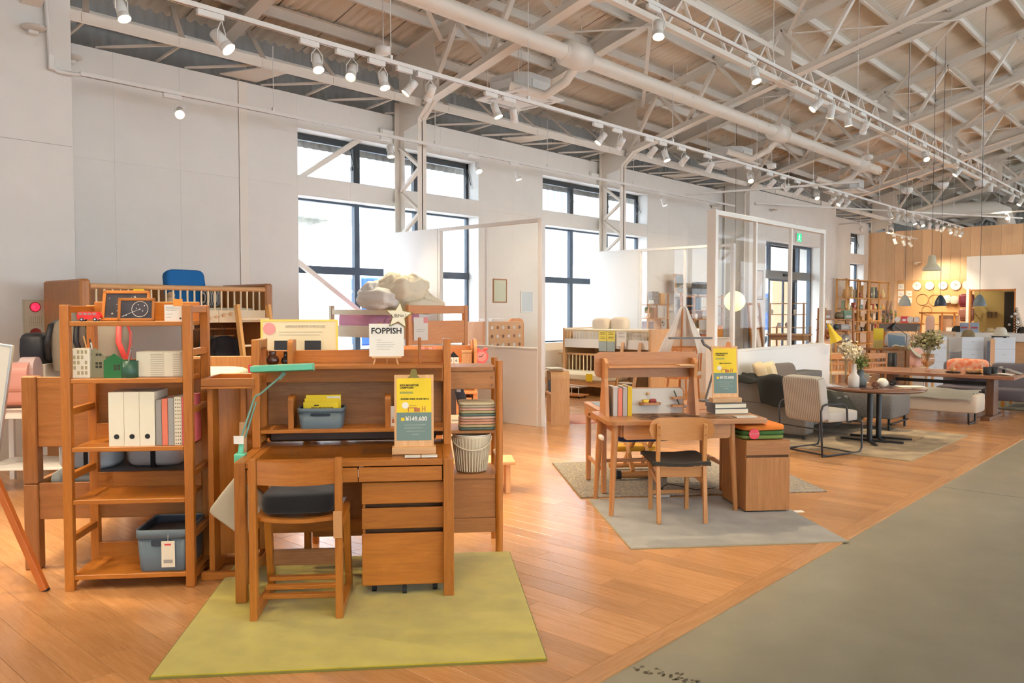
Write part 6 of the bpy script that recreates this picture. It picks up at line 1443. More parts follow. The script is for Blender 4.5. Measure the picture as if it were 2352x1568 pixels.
# lantern and wall switch
ln = T('paper_lantern', 'round crinkled paper lantern glowing pale yellow', 'lantern', (17.59, 8.95, 1.81))
m = MB(); rings = []
for i in range(13):
    t_ = -math.pi / 2 + math.pi * i / 12
    rings.append([Vector((.24 * math.cos(t_) * math.cos(p_) * (1 + .05 * math.cos(p_ * 14)), .24 * math.cos(t_) * math.sin(p_) * (1 + .05 * math.cos(p_ * 14)), .24 * math.sin(t_) * (1 + .03 * math.sin(p_ * 7)))) for p_ in [2 * math.pi * k / 56 for k in range(56)]])
m.loft(rings, True, False); m.build('lantern_shade', mat('lantern_glow', (.9, .9, .6), .8, emit=(1.0, .95, .48), estr=.62), ln); PC(ln, 'cord', BLACKM, (0, 0, .235), (0, 0, zr(8.95) - 1.81), .004, n=6)
t = T('wall_switch', 'white wall switch right of the lantern', 'switch', (19.3, YW - .012, 1.2)); P(t, 'plate', PAPER, (-.09, .09, 0, .012, -.14, .1)); P(t, 'rocker', WHITE, (-.05, .05, -.006, 0, -.04, .06))
# entrance side things seen through the screen
mi = T('leaning_mirror', 'tall oak framed mirror leaning by the entrance', 'mirror', (20.1, 9.5, 0)); rm_ = Matrix.Rotation(R(-6), 3, 'X'); m = MB()
for c, d_ in (((-.33, 0, .9), (.07, .04, 1.8)), ((.33, 0, .9), (.07, .04, 1.8)), ((0, 0, 1.77), (.6, .04, .07)), ((0, 0, .035), (.6, .04, .07))): m.box(rm_ @ Vector(c), d_, rm_, .004)
m.build('mirror_frame', OAK2, mi); m = MB(); m.box(rm_ @ Vector((0, .005, .9)), (.6, .01, 1.68), rm_, 0); m.build('mirror_glass', MATS['mirror'], mi)
t = T('wall_picture', 'black framed abstract print left of the entrance', 'picture', (20.5, 9.72, 1.88)); P(t, 'picture_frame', BLACKM, (-.24, .24, 0, .025, 0, .02), (-.24, .24, 0, .025, .77, .79), (-.24, -.22, 0, .025, .02, .77), (.22, .24, 0, .025, .02, .77)); P(t, 'picture_print', mat('print_blush', (.66, .56, .48), .6), (-.22, .22, .008, .02, .02, .77), ch=0); m = MB(); m.prism([(-.1, .1), (.2, .1), (.2, .5), (.05, .35)], 1, .004, .007); m.build('print_shape', mat('print_white', (.8, .78, .74), .6), t)
sd = T('secretary_desk', 'beech secretary desk with open top shelves seen through the screen', 'desk', (19.1, 7.9, 0))
for y in (0, .85):
    P(sd, 'post', BEECH, (0, .04, y, y + .04, 0, 1.78)); P(sd, 'post', BEECH, (.4, .44, y, y + .04, 0, 1.2))
for z in (1.77, 1.5, 1.18): P(sd, 'shelf', BEECH, (0.0, .25, .04, .85, z - .02, z))
P(sd, 'desk_top', BEECH, (-.1, .44, -.03, .92, .98, 1.02)); P(sd, 'drawer_box', BEECH, (.02, .42, .04, .85, .86, .979)); P(sd, 'lower_shelf', BEECH, (.0, .44, .04, .85, .4, .42))
for i in range(4):
    t = T('small_ornament', 'white paper ornament on the secretary desk, %s from the left' % ordw[i], 'ornament', (19.15, 8.75 - i * .2, [1.5, 1.18, 1.18, 1.5][i]), 0, 'paper ornaments'); m = MB(); m.pillow((0, 0, .06), (.06, .1, .12), .9, 10, noise=.1, seed=i); m.build('ornament_body', PAPER, t)
yl = T('floor_lamp', 'yellow floor lamp with a cone shade behind the sofa', 'floor lamp', (12.62, 4.78, 0))
YLM = mat('lamp_yellow', (.75, .50, .02), .35)
PC(yl, 'stem', mat('stem_brass', (.45, .30, .08), .35, metal=.7), (.0, 0, 0.01), (.0, 0, 1.28), .008, n=8); m = MB(); m.lathe([(0, .012), (.12, .01), (.125, 0), (0, 0)], n=20); m.build('base', YLM, yl)
m = MB(); m.tube([(-.06, .04, 1.38), (-.03, .02, 1.33), (0.0, 0, 1.27), (.03, -.03, 1.18), (.05, -.05, 1.12)], [.026, .034, .04, .07, .1], 16, cap=False); m.build('shade', YLM, yl)
# ================================================================ SECOND DESK GROUP
r2 = TA('rug', 'grey flat woven rug under the second desk', 'rug', 1.36, 5.22)
P(r2, 'rug_pile', mat('rug_grey', (.30, .275, .225), .95, nscale=5, col2=(.235, .215, .175), bump=.3, sheen=.3), (0, 1.53, 0, 1.40, 0, .010), ch=.004)
P(r2, 'rug_binding', mat('binding_sand', (.36, .31, .20), .9), (-.006, 1.536, -.006, 0, 0, .009), (-.006, 1.536, 1.40, 1.406, 0, .009), (-.006, 0, 0, 1.40, 0, .009), (1.53, 1.536, 0, 1.40, 0, .009), ch=.002)
P(r2, 'care_label', PAPER, (1.536, 1.62, .82, .88, 0, .003), ch=0)
r3 = TA('rug', 'braided beige and grey jute rug behind the second desk', 'rug', 1.31, 6.69)
m = MB()
for i in range(38): m.cyl((0, .02 + i * .041, .008), (2.18, .02 + i * .041, .008), .011, n=6)
m.build('braid', mat('jute_braid', (.50, .40, .27), .95, nscale=60, col2=(.26, .25, .24), bump=.5), r3)
P(r3, 'rug_fringe', mat('fringe_brown', (.25, .19, .12), .9), (-.008, 0, .0, 1.55, 0, .014), (2.18, 2.19, .0, 1.55, 0, .014), ch=.003)
Z2 = .010
d2 = TA('writing_desk', 'alder writing desk with rounded top and tapered legs', 'desk', 1.38, 6.03, Z2)
ALD = wood('alder_tan', (.56, .26, .095), (.46, .195, .065), .36)
m = MB(); m.prism(rrect(0, 1.3, 0, .66, .07, 6), 2, .705, .735); m.build('desk_top', ALD, d2)
P(d2, 'apron', ALD, (.12, 1.02, .08, .1, .60, .704)); P(d2, 'apron', ALD, (.12, 1.02, .55, .57, .60, .704)); P(d2, 'apron', ALD, (.12, .14, .1, .55, .60, .704))
m = MB(); m.prism(rrect(.14, .56, .585, .7, .03, 5, (1, 0, 0, 0)), 1, .055, .079); m.build('drawer', ALD, d2); m = MB(); m.prism(rrect(.565, 1.0, .585, .7, .03, 5, (0, 1, 0, 0)), 1, .055, .079); m.build('drawer', ALD, d2)
for (x, y, dx, dy) in ((.075, .06, -.035, -.03), (1.02, .1, .045, .0), (.075, .58, -.035, .03), (.95, .57, .02, .02)):
    PC(d2, 'leg', ALD, (x + dx, y + dy, 0), (x, y, .704), .019, .028, 14)
DZ2 = Z2 + .735
t = TA('desk_mat', 'clear printed mat on the writing desk', 'desk mat', 1.66, 6.08, DZ2); P(t, 'sheet', MATS['mat_clear'], (0, .75, 0, .38, 0, .002), ch=0); m = MB(); rnd = random.Random(11)
for i in range(24): x, y = rnd.uniform(.05, .68), rnd.uniform(.05, .33); m.lathe([(0, .0026), (rnd.uniform(.01, .03), .0026), (.03, .0021)], (x, y, 0), 8)
m.build('mat_print', MATS['print_dark_brown'], t)
s2 = TA('desk_shelf', 'rounded alder shelf riser on the writing desk', 'desk shelf', 1.38, 6.33, DZ2)
m = MB(); m.prism(rrect(0, .87, .30, .51, .05, 6), 1, .17, .19); m.build('back_board', ALD, s2)
for x, l in ((.055, 0), (.80, 1)):
    m = MB(); m.prism([(.0, 0), (.24, 0), (.17, .3), (.17, .46), (.08, .46), (.04, .43), (.06, .3)], 0, x, x + .03); m.build('side_panel', ALD, s2)
P(s2, 'shelf', ALD, (.0855, .7995, .03, .169, .385, .402)); m = MB(); m.prism(rrect(.66, .79, .0, .12, .02), 2, .4025, .412); m.build('pen_tray', BEECH, s2)
for i, (n, c, h_) in enumerate((('pale grey', (.50, .46, .44), .235), ('coral pink', (.75, .22, .14), .225), ('warm grey', (.42, .38, .36), .235), ('mustard yellow', (.70, .46, .01), .24))):
    t = TA('book', '%s book on the writing desk' % n, 'book', 1.495 + i * .04, 6.30 + .03, DZ2, 'books on the writing desk'); P(t, 'cover', mat('dbook_%d' % i, c, .6), (0, .036, 0, .2, 0, h_), ch=.002); P(t, 'pages', PAPER, (.003, .033, .006, .202, .004, h_ + .001), ch=0)
pbd = TA('peg_organiser', 'white peg panel with wooden trays on the writing desk', 'organiser', 1.655, 6.5, DZ2)
m = MB(); m.prism(rrect(0, .48, 0, .215, .04, 6, (0, 0, 1, 0)), 1, .004, .02); m.build('panel_edge', ALD, pbd); m = MB(); m.prism(rrect(.004, .472, 0, .207, .036, 6, (0, 0, 1, 0)), 1, 0, .0038); m.build('panel_face', mat('panel_white', (.66, .62, .55), .5), pbd)
PC(pbd, 'peg', BEECH, (.17, -.03, .165), (.17, 0, .165), .012)
m = MB(); m.prism(rrect(.09, .27, -.07, -.001, .03, 6), 2, .075, .095); tr_ = m.build('peg_tray', ALD, pbd)
for z in (.055, .12): m = MB(); m.prism(rrect(.36, .47, -.06, -.001, .025, 6), 2, z, z + .018); m.build('peg_tray', ALD, pbd)
m = MB(); m.prism(rrect(-.05, .02, -.07, -.001, .025, 6), 2, .02, .14); m.build('cup_holder', ALD, pbd)
m = MB(); m.bar((.385, -.035, .19), (.43, -.03, .075), .018, .006); tag(m.build('scissors', mat('scissors_green', (.03, .07, .05), .4), None, W(1.655, 6.5, DZ2), RZ), 'dark green scissors in the peg panel rings', 'scissors')
m = MB(); m.pillow((.145, -.035, .105), (.06, .04, .03), .8, 12); tag(m.build('toy_banana', mat('toy_yellow', (.75, .5, .05), .5), None, W(1.655, 6.5, DZ2), RZ), 'small yellow toy in the peg tray', 'toy')
m = MB(); m.pillow((.205, -.035, .108), (.06, .04, .035), .6, 12); tag(m.build('toy_car', mat('toy_dark_red', (.3, .04, .04), .4), None, W(1.655, 6.5, DZ2), RZ), 'small dark red toy car in the peg tray', 'toy')
for i, (c, w_, dz, lab) in enumerate((((.10, .10, .11), .29, .045, 'dark covered book lying at the bottom of the pile under the clipboard'), ((.11, .12, .13), .28, .04, 'slate book lying on top of the pile under the clipboard'))):
    t = TA('book', lab, 'book', 2.36, 6.38, DZ2 + (0 if i == 0 else .046), 'lying books on the writing desk', da=i * 3); P(t, 'cover', mat('lbook_%d' % i, c, .5), (0, w_, 0, .2, 0, .004), (0, w_, 0, .2, dz - .004, dz), (0, .004, 0, .2, .004, dz - .004), ch=.001); P(t, 'pages', CREAM, (.005, w_ - .006, .004, .194, .0041, dz - .0041), ch=0)
cb2 = clipboard('campaign clipboard priced 132,000 on the second desk', 2.485, 6.47, DZ2 + .087, .225, .47, 'DESK CHAIR SET-2', '¥132,000', clipm=mat('clip_orange', (.65, .22, .05), .5))
t = TA('card_holder', 'clear card holder on the right end of the writing desk', 'card holder', 2.45, 6.12, DZ2); P(t, 'acrylic', GLASS, (-.02, .19, 0, .12, 0, .01), ch=0); P(t, 'cards', PAPER, (0, .17, .01, .11, .002, .008), ch=0)
t = TA('white_tag', 'white swing tag on string at the writing desk left leg', 'tag', 1.37, 6.2, .6); m = MB(); m.pillow((0, 0, 0), (.03, .12, .04), .6, 10, noise=.1); m.build('tag_bundle', PAPER, t)
# chair two
c2 = TA('dining_chair', 'alder chair with pill shaped backrest and dark brown pad', 'chair', 1.72, 5.81, Z2, da=-4)
CH2 = wood('alder_light', (.56, .265, .085), (.47, .205, .06), .38)
for x in (0.0, .35):
    m = MB(); m.bar((x, -.02, 0), (x, .03, .45), .03, .034); m.bar((x, .03, .45), (x, .005, .745), .03, .03); m.build('back_post', CH2, c2)
    m = MB(); m.bar((x + (.03 if x < .1 else -.03), .43, 0), (x + (.03 if x < .1 else -.03), .42, .42), .03, .034); m.build('front_leg', CH2, c2)
    m = MB(); m.bar((x, .03, .30), (x + (.03 if x < .1 else -.03), .42, .33), .018, .035); m.bar((x, .03, .40), (x + (.03 if x < .1 else -.03), .42, .40), .02, .04); m.build('side_rail', CH2, c2)
    for z in (.72, .66, .36, .3): PC(c2, 'dowel_cap', OAKD, (x, -.016 + (.02 if z < .5 else .005), z), (x, -.010 + (.02 if z < .5 else .005), z), .006, n=8)
n_ = 24; prof = rrect(-.07, .425, .615, .785, .083, 8)
def bowy(x): return .055 - .045 * (((x - .178) / .25) ** 2) + .0
m = MB(); f_ = [Vector((x, bowy(x), z)) for x, z in prof]; b_ = [Vector((x, bowy(x) + .014, z)) for x, z in prof]
m.grid(lambda u, v: (lambda x, hw: (x, bowy(x), .70 + (v - .5) * 2 * hw))(-.07 + .495 * u, .085 * (1 - max(0, abs(u - .5) * 2 - .62) ** 2 / .1444) ** .5 if abs(u - .5) * 2 > .62 else .085), 28, 4, True)
m.grid(lambda u, v: (lambda x, hw: (x, bowy(x) + .014, .70 - (v - .5) * 2 * hw))(-.07 + .495 * u, .085 * (1 - max(0, abs(u - .5) * 2 - .62) ** 2 / .1444) ** .5 if abs(u - .5) * 2 > .62 else .085), 28, 4, True)
def hwf(u): return .085 * (max(0, 1 - max(0, abs(u - .5) * 2 - .62) ** 2 / .1444)) ** .5
for sg in (-1, 1): m.grid(lambda u, v: (-.07 + .495 * u, bowy(-.07 + .495 * u) + .014 * (v if sg > 0 else 1 - v), .70 + sg * hwf(u)), 28, 1, True)
m.build('backrest', CH2, c2)
m = MB(); m.grid(lambda u, v: (-.03 + .41 * u, .0 + .46 * v, .445 - .02 * math.sin(math.pi * u) + .006 * v), 12, 8, True, .014); m.build('seat', CH2, c2)
P(c2, 'seat_rail', CH2, (.017, .333, .02, .04, .34, .42)); m = MB(); m.bar((.03, .43, .14), (.32, .43, .14), .015, .03); m.build('front_stretcher', CH2, c2)
m = MB(); m.grid(lambda u, v: (-.045 + .44 * u, .0 + .47 * v, .478 - .02 * math.sin(math.pi * u) + .006 * v - .012 * (abs(2 * u - 1) ** 6 + abs(2 * v - 1) ** 6)), 14, 10, True, .028)
tag(m.build('seat_pad', mat('pad_brown', (.035, .028, .022), .85), None, W(1.72, 5.81, Z2), RZ + R(-4)), 'dark brown seat pad on the pill back chair', 'seat pad')
# drawer cabinet with cushions
k2 = TA('drawer_cabinet', 'oak two drawer cabinet beside the writing desk', 'drawer cabinet', 2.49, 6.04, Z2)
P(k2, 'body', OAK2, (0, .36, .02, .5, .01, .565)); P(k2, 'plinth', BLACK, (.01, .35, .03, .49, 0, .0099)); P(k2, 'recess', MATS['recess_dark'], (.008, .352, .012, .0195, .01, .56), ch=0)
P(k2, 'drawer', OAK2, (0, .36, 0, .012, .452, .565)); P(k2, 'drawer', OAK2, (0, .36, 0, .012, .012, .432))
for i, (c, n, lab) in enumerate((((.18, .25, .06), 'moss', 'moss green seat cushion in a clear bag at the bottom of the pile'), ((.05, .14, .03), 'green', 'dark green seat cushion in the middle of the pile'), ((.80, .22, .03), 'orange', 'bright orange seat cushion on top of the pile'))):
    t = TA('seat_cushion', lab, 'cushion', 2.66, 6.27, Z2 + .566 + i * .034, 'seat cushions on the cabinet', da=i * 2 - 2); m = MB(); m.pillow((0, 0, .018 + (i == 2) * .006), (.37, .36, .036 + (i == 2) * .014), .35, 22); m.build('cushion', mat('scush_' + n, c, .9), t)
t = TA('offer_disc', 'round red discount sticker reading 50%OFF on the cushions', 'sticker', 2.57, 6.075, Z2 + .615, da=-4); m = MB(); m.cyl((0, 0, 0), (0, .004, 0), .042, n=28); m.build('disc', mat('sticker_red', (.82, .06, .10), .5), t); text('50%OFF', .022, mat('ink_rose', (.85, .45, .42), .6), t, (0, -.001, 0), FRONT)
# desk three back to back
d3 = TA('kids_table', 'alder table with grey mat behind the writing desk', 'desk', 1.46, 6.72, .02)
m = MB(); m.prism(rrect(0, 1.2, 0, .68, .05, 5), 2, .70, .725); m.build('desk_top', ALD, d3)
for x, y in ((.04, .62), (1.15, .62), (.06, .06), (1.12, .06)): P(d3, 'leg', ALD, (x - .022, x + .022, y - .022, y + .022, 0, .699), ch=.008)
P(d3, 'apron', ALD, (.06, 1.13, .6, .62, .61, .699)); P(d3, 'stretcher', ALD, (.03, .05, .082, .6, .2, .235)); P(d3, 'stretcher', ALD, (1.14, 1.16, .082, .6, .2, .235)); P(d3, 'stretcher', ALD, (.05, 1.14, .3, .33, .22, .25)); PC(d3, 'knob', OAKD, (-.012, .3, .66), (-.03, .3, .66), .018)
P(d3, 'side_apron', ALD, (0.0, .02, .1, .6, .61, .699))
t = TA('desk_mat', 'dark grey mat on the kids table', 'desk mat', 1.52, 6.85, .7455); P(t, 'sheet', mat('mat_slate', (.10, .11, .10), .3), (0, .8, 0, .48, 0, .003), ch=0)
t = TA('book_stand', 'rounded alder book end on the kids table', 'book end', 1.64, 6.78, .7455); m = MB(); m.prism(rrect(0, .16, 0.0034, .15, .03, 5, (0, 0, 0, 1)), 1, 0, .016); m.build('board', ALD, t)
t = TA('desk_lamp', 'flat grey arm lamp over the kids table', 'desk lamp', 2.6, 7.28, .7455)
LG = mat('lamp_grey', (.12, .115, .11), .4)
P(t, 'base', LG, (-.05, .05, -.05, .05, 0, .02), ch=.006); PC(t, 'arm', LG, (0, 0, .02), (.08, 0, .3), .011, n=8); m = MB(); m.tube([(.08, 0, .3), (.1, 0, .42), (.04, 0, .5), (-.02, 0, .535), (-.04, 0, .58)], .013, 8); m.build('arm_joint', LG, t); m = MB(); m.prism(rrect(-.36, .06, -.025, .025, .02, 5), 2, .585, .603); m.build('lamp_head', LG, t)
# kneeling chair
kn = TA('kneeling_chair', 'kneeling chair with blue seat and wooden roller base', 'chair', 1.72, 7.2, .02)
PC(kn, 'roller_bar', CH2, (.08, .12, .045), (.50, .12, .045), .032, n=14)
for x in (.06, .50): PC(kn, 'end_cap', BLACK, (x - .02, .12, .045), (x + .022, .12, .045), .042, n=16)
PC(kn, 'roller_bar', CH2, (.08, .6, .045), (.5, .6, .045), .03, n=12)
for x in (.2, .38): m = MB(); m.bar((x, .12, .07), (x, .45, .36), .035, .045); m.build('frame_bar', CH2, kn); m = MB(); m.bar((x + .04, .6, .07), (x + .04, .15, .42), .03, .045); m.build('frame_bar', CH2, kn); m = MB(); m.bar((x, .45, .36), (x + .02, .62, .68), .03, .04); m.build('back_bar', CH2, kn)
m = MB(); m.pillow((.28, .16, .40), (.50, .30, .075), .3, 18); m.build('seat_pad', mat('pad_blue', (.018, .035, .11), .6), kn); m = MB(); m.pillow((.28, .42, .25), (.42, .2, .06), .3, 16); m.build('knee_pad', mat('pad_yellow', (.7, .36, .02), .7), kn)
t = TA('power_plug', 'black plug and cable lying on the jute rug', 'cable', 2.05, 6.86, .02); m = MB(); m.tube([(0, 0, .01), (.06, .0, .05), (.14, -.02, .04), (.3, -.06, .006), (.5, .0, .006)], .004, 6); m.build('cable', BLACK, t); P(t, 'plug', BLACK, (-.03, .02, -.015, .015, .0, .02), ch=.005)
t = TA('power_strip', 'white power strip on the floor by the rugs', 'power strip', 1.98, 6.63, 0.0105); P(t, 'strip', PAPER, (-.06, .08, -.015, .015, 0, .015), ch=.004)
# ================================================================ SOFA AND DINING GROUP
r4 = T('rug', 'beige marbled rug under the round table', 'rug', (9.1, 2.6, 0)); P(r4, 'rug_pile', mat('rug_marbled', (.46, .35, .22), .95, nscale=4, col2=(.26, .20, .14), bump=.2), (0, 2.4, 0, 2.1, 0, .01), ch=.004); P(r4, 'rug_binding', MATS['binding_sand'], (-.006, 2.406, -.006, 0, 0, .009), (-.006, 0, 0, 2.1, 0, .009), (2.4, 2.406, 0, 2.1, 0, .009), ch=.002)
t = T('fabric_sample', 'small brown fabric sample lying on the marbled rug', 'fabric', (10.55, 2.95, .0105)); m = MB(); m.grid(lambda u, v: (.35 * u, .3 * v, .006 + .008 * math.sin(3 * u + 2 * v)), 8, 8, True, .004); m.build('cloth', mat('cloth_brown', (.40, .27, .15), .9), t)
SG = mat('sofa_grey', (.20, .18, .16), .95, nscale=120, col2=(.125, .115, .105), bump=.3); SGD = mat('sofa_dark', (.05, .048, .046), .95, bump=.3, nscale=120)
so = T('corner_sofa', 'dark grey corner sofa with chaise against the low white wall', 'sofa', (9.65, 3.4, 0))
def soft(t, name, mt, x0, x1, y0, y1, z0, z1, e=.12):
    m = MB(); m.pillow(((x0 + x1) / 2, (y0 + y1) / 2, (z0 + z1) / 2), (x1 - x0, y1 - y0, z1 - z0), e, 28); return m.build(name, mt, t)
soft(so, 'arm', SG, 0, .26, .55, 1.5, .42, .71); soft(so, 'arm_base', SG, 0, .26, .55, 1.5, .06, .425)
soft(so, 'back_cushion', SG, .26, 2.25, 1.22, 1.5, .3, .72); soft(so, 'seat', SG, .26, 1.46, .55, 1.23, .16, .46); soft(so, 'chaise', SG, 1.46, 2.25, .0, 1.23, .16, .5)
for x, y in ((.06, .6), (.06, 1.42), (1.52, .06), (2.18, .06), (2.18, 1.4)): PC(so, 'leg', BLACKM, (x, y, 0), (x, y, .17), .018)
m = MB(); m.tube([(1.5, .03, .1), (2.2, .03, .1)], .014, 8); m.build('leg_bar', BLACKM, so)
def drape(name, label, cat, mt, fn, nu=24, nv=16, th=.012, group=None, rip=.012):
    t = T(name, label, cat, (0, 0, 0), 0, group)
    m = MB(); m.grid(lambda u, v: Vector(fn(u, v)) + Vector((0, 0, rip * math.sin(17 * u + 4 * v) + rip * .8 * math.sin(13 * v - 5 * u))), nu, nv, True, th)
    zmin = min(v[2] for v in m.v); c = Vector((sum(v[0] for v in m.v) / len(m.v), sum(v[1] for v in m.v) / len(m.v), zmin))
    m.v = [tuple(Vector(v) - c) for v in m.v]; t.location = c; m.build('cloth', mt, t); return t
BLK = mat('throw_black', (.014, .015, .014), .95)
def over_arm(u, v):
    x = 9.6 + .42 * u; y = 4.93 - .75 * v; z = .745
    if u < .15: z -= (.15 - u) * 2.0 * (1.2 if v > .55 else .3)
    return (x - .01, y, z + .05 * math.sin(3 * u * v + 2) * v)
drape('throw_blanket', 'black throw blanket folded over the sofa arm', 'blanket', BLK, over_arm, rip=.02)
def over_seat(u, v):
    x = 10.2 + 1.1 * u; y = 4.75 - 1.0 * v; z = .51 + .02 * math.sin(6 * u)
    if v > .75: z -= (v - .75) * 1.4
    return (x, y - (.0 if v < .75 else -.15 * (v - .75)), z)
drape('throw_blanket', 'dark olive throw lying across the sofa seat', 'blanket', mat('throw_olive', (.035, .034, .024), .95), over_seat, rip=.015)
drape('throw_blanket', 'tan throw crumpled on the sofa seat', 'blanket', mat('throw_tan', (.42, .26, .13), .95), lambda u, v: (10.1 + .5 * u, 4.5 - .4 * v, .55 + .03 * math.sin(7 * u + 5 * v)), rip=.02)
for lab, x, y, z, c, rz_ in (('cream cushion with black piping on the sofa', 10.15, 4.62, .66, (.66, .54, .34), 20), ('taupe cushion behind the cream one on the sofa', 10.62, 4.66, .62, (.16, .13, .11), -12), ('second cream cushion at the sofa arm', 9.95, 4.66, .66, (.62, .50, .32), 30)):
    t = T('sofa_cushion', lab, 'cushion', (x, y, z - .19), R(rz_), 'sofa cushions'); m = MB(); m.pillow((0, 0, .22), (.48, .15, .46), .35, 22, Matrix.Rotation(R(-15), 3, 'X')); m.build('cushion_cover', mat('scover_%d' % int(x * 100), c, .9), t)
hg = T('coat_hanger', 'wooden coat hanger on the low white wall', 'hanger', (9.62, 4.93, .78)); m = MB(); m.tube([(-.12, 0, 0), (0, 0, .05), (.12, 0, 0)], .012, 8); m.build('hanger_arms', BEECH, hg); m = MB(); m.tube([(0, 0, .05), (0, 0, .1), (.03, 0, .13), (.02, 0, .17), (-.01, 0, .16)], .004, 6); m.build('hanger_hook', BLACKM, hg)
# striped lounge chair
STR = stripes('cord_stripe', (.44, .41, .37), (.20, .19, .17), 40, 'Y', .7, .9)
lc = T('lounge_chair', 'grey corded chair on a black tube frame', 'chair', W(4.256, 8.303, .0), RZ + R(23))
soft(lc, 'seat', STR, .12, .64, .0, .52, .36, .48, .2); m = MB(); m.pillow((.06, .26, .62), (.13, .52, .50), .2, 26, Matrix.Rotation(R(-9), 3, 'Y')); m.build('backrest', STR, lc)
for y in (-.03, .55):
    m = MB(); m.tube([(.62, y, .36), (.64, y, .34), (.645, y, .06), (.62, y, .02), (.56, y, .012), (.0, y, .012), (-.0, y, .03), (-.03, y, .5), (.0, y, .56), (.05, y, .575), (.3, y, .57), (.36, y, .55), (.39, y, .5), (.4, y, .36)], .011, 8); m.build('tube_frame', BLACKM, lc)
for x, z in ((.0, .3), (.62, .35), (.1, .012), (.5, .012)): PC(lc, 'cross_tube', BLACKM, (x, -.03, z), (x, .55, z), .009, n=8)
# round table
rt = T('round_table', 'round walnut table on two black posts', 'table', (10.25, 3.35, .01))
m = MB(); m.lathe([(0, .615), (.54, .615), (.575, .63), (.58, .645), (.575, .65), (0, .65)], n=48); m.build('table_top', wood('walnut_gloss', (.20, .085, .045), (.13, .05, .03), .12, coat=.6), rt)
for x in (-.15, .17):
    m = MB(); m.cyl((x, 0, .012), (x, 0, .614), .032, n=14); m.build('table_post', BLACKM, rt)
    for dx, dy in ((-.32, -.18), (.1, -.36), (.0, .34)): m = MB(); m.bar((x, 0, .014), (x + dx, dy, .012), .04, .02); m.build('foot', BLACKM, rt)
RTZ = .66
def vase(name, label, x, y, z, prof, mt, cat='vase', n=24):
    t = T(name, label, cat, (x, y, z)); m = MB(); m.lathe(prof, n=n); m.build('vessel', mt, t); return t
def stems(t, n, h, spread, mt, z0, head=None, hm=None, seed=0, r=.002):
    rnd = random.Random(seed); m = MB(); tips = []
    for i in range(n):
        a_ = rnd.uniform(0, 6.28); s_ = spread * rnd.uniform(.2, 1); hh = h * rnd.uniform(.6, 1); p = Vector((math.cos(a_) * s_, math.sin(a_) * s_, z0 + hh)); m.tube([(0, 0, z0 - .05), (p.x * .4, p.y * .4, z0 + hh * .5), p], r, 4); tips.append(p)
    o = m.build('stems', mt, t); o['kind'] = 'stuff'
    if head:
        m = MB()
        for p in tips:
            for k in range(head[1]):
                q = p + Vector((rnd.gauss(0, head[0]), rnd.gauss(0, head[0]), rnd.gauss(-head[0], head[0] * 1.3))); d = Vector((rnd.uniform(-1, 1), rnd.uniform(-1, 1), rnd.uniform(-.2, 1))).normalized() * head[2]; s2_ = d.cross(Vector((rnd.uniform(-1, 1), rnd.uniform(-1, 1), rnd.uniform(-1, 1)))).normalized() * head[2] * .45
                m._add([q, q + d * .5 + s2_, q + d, q + d * .5 - s2_], [[0, 1, 2, 3]])
        o = m.build('blooms', hm, t); o['kind'] = 'stuff'
VWH = mat('vase_white', (.62, .57, .52), .5)
v = vase('flower_vase', 'white stoneware bottle vase with dried flowers on the round table', 10.02, 3.52, RTZ, [(0, 0), (.055, 0), (.065, .02), (.065, .13), (.03, .18), (.028, .28), (.033, .285), (.025, .28), (.02, .2), (0, .19)], VWH); stems(v, 14, .22, .09, mat('straw', (.66, .52, .30), .8), .28, (.02, 14, .035), mat('dried_cream', (.74, .66, .46), .8), 1)
v = vase('flower_vase', 'slate blue bottle vase with green shrub sprig on the round table', 10.25, 3.52, RTZ, [(0, 0), (.06, 0), (.07, .02), (.07, .08), (.04, .11), (.04, .2), (.045, .205), (.035, .2), (.03, .12), (0, .11)], mat('vase_slate', (.10, .12, .13), .6)); stems(v, 16, .16, .07, mat('twig', (.12, .16, .05), .8), .2, (.028, 30, .022), mat('leaf_olive', (.14, .19, .04), .7), 2)
v = vase('flower_vase', 'tall dried grass bundle in a thin glass tube on the round table', 10.2, 3.68, RTZ, [(0, 0), (.02, 0), (.022, .12), (.018, .12), (0, .01)], GLASS); stems(v, 18, .42, .07, MATS['straw'], .12, (.018, 12, .04), mat('dried_pale', (.78, .72, .56), .8), 3)
m = MB(); m.pillow((0, 0, .06), (.125, .125, .12), 1, 24); tag(m.build('ceramic_ball', mat('ball_white', (.78, .74, .62), .4), None, (10.22, 3.25, RTZ)), 'white ceramic ball on the round table', 'ornament')
m = MB(); m.pillow((0, 0, .042), (.085, .085, .085), 1, 20); tag(m.build('ceramic_ball', mat('ball_olive', (.36, .31, .18), .4), None, (10.36, 3.26, RTZ)), 'small olive ceramic ball on the round table', 'ornament')
for i, (x, y, c, lab) in enumerate(((10.12, 3.3, (.18, .07, .05), 'reddish pine cone beside the white ball'), (10.5, 3.22, (.02, .02, .025), 'black pine cone on the round table'))):
    t = T('pine_cone', lab, 'pine cone', (x, y, RTZ)); m = MB()
    for k in range(40):
        a_ = k * 2.4; z = .01 + .0017 * k; r = .036 * math.sin(math.pi * (.15 + .8 * k / 40)); p = Vector((r * math.cos(a_), r * math.sin(a_), z)); m.pillow(p, (.022, .022, .012), 1, 6)
    m.build('scales', mat('cone_%d' % i, c, .8), t)
t = vase('fruit_bowl', 'cream bowl holding a grey scarf on the round table', 10.55, 3.62, RTZ, [(0, .0), (.06, .0), (.07, .01), (.13, .1), (.135, .1), (.125, .1), (.06, .02), (0, .02)], CREAM, 'bowl')
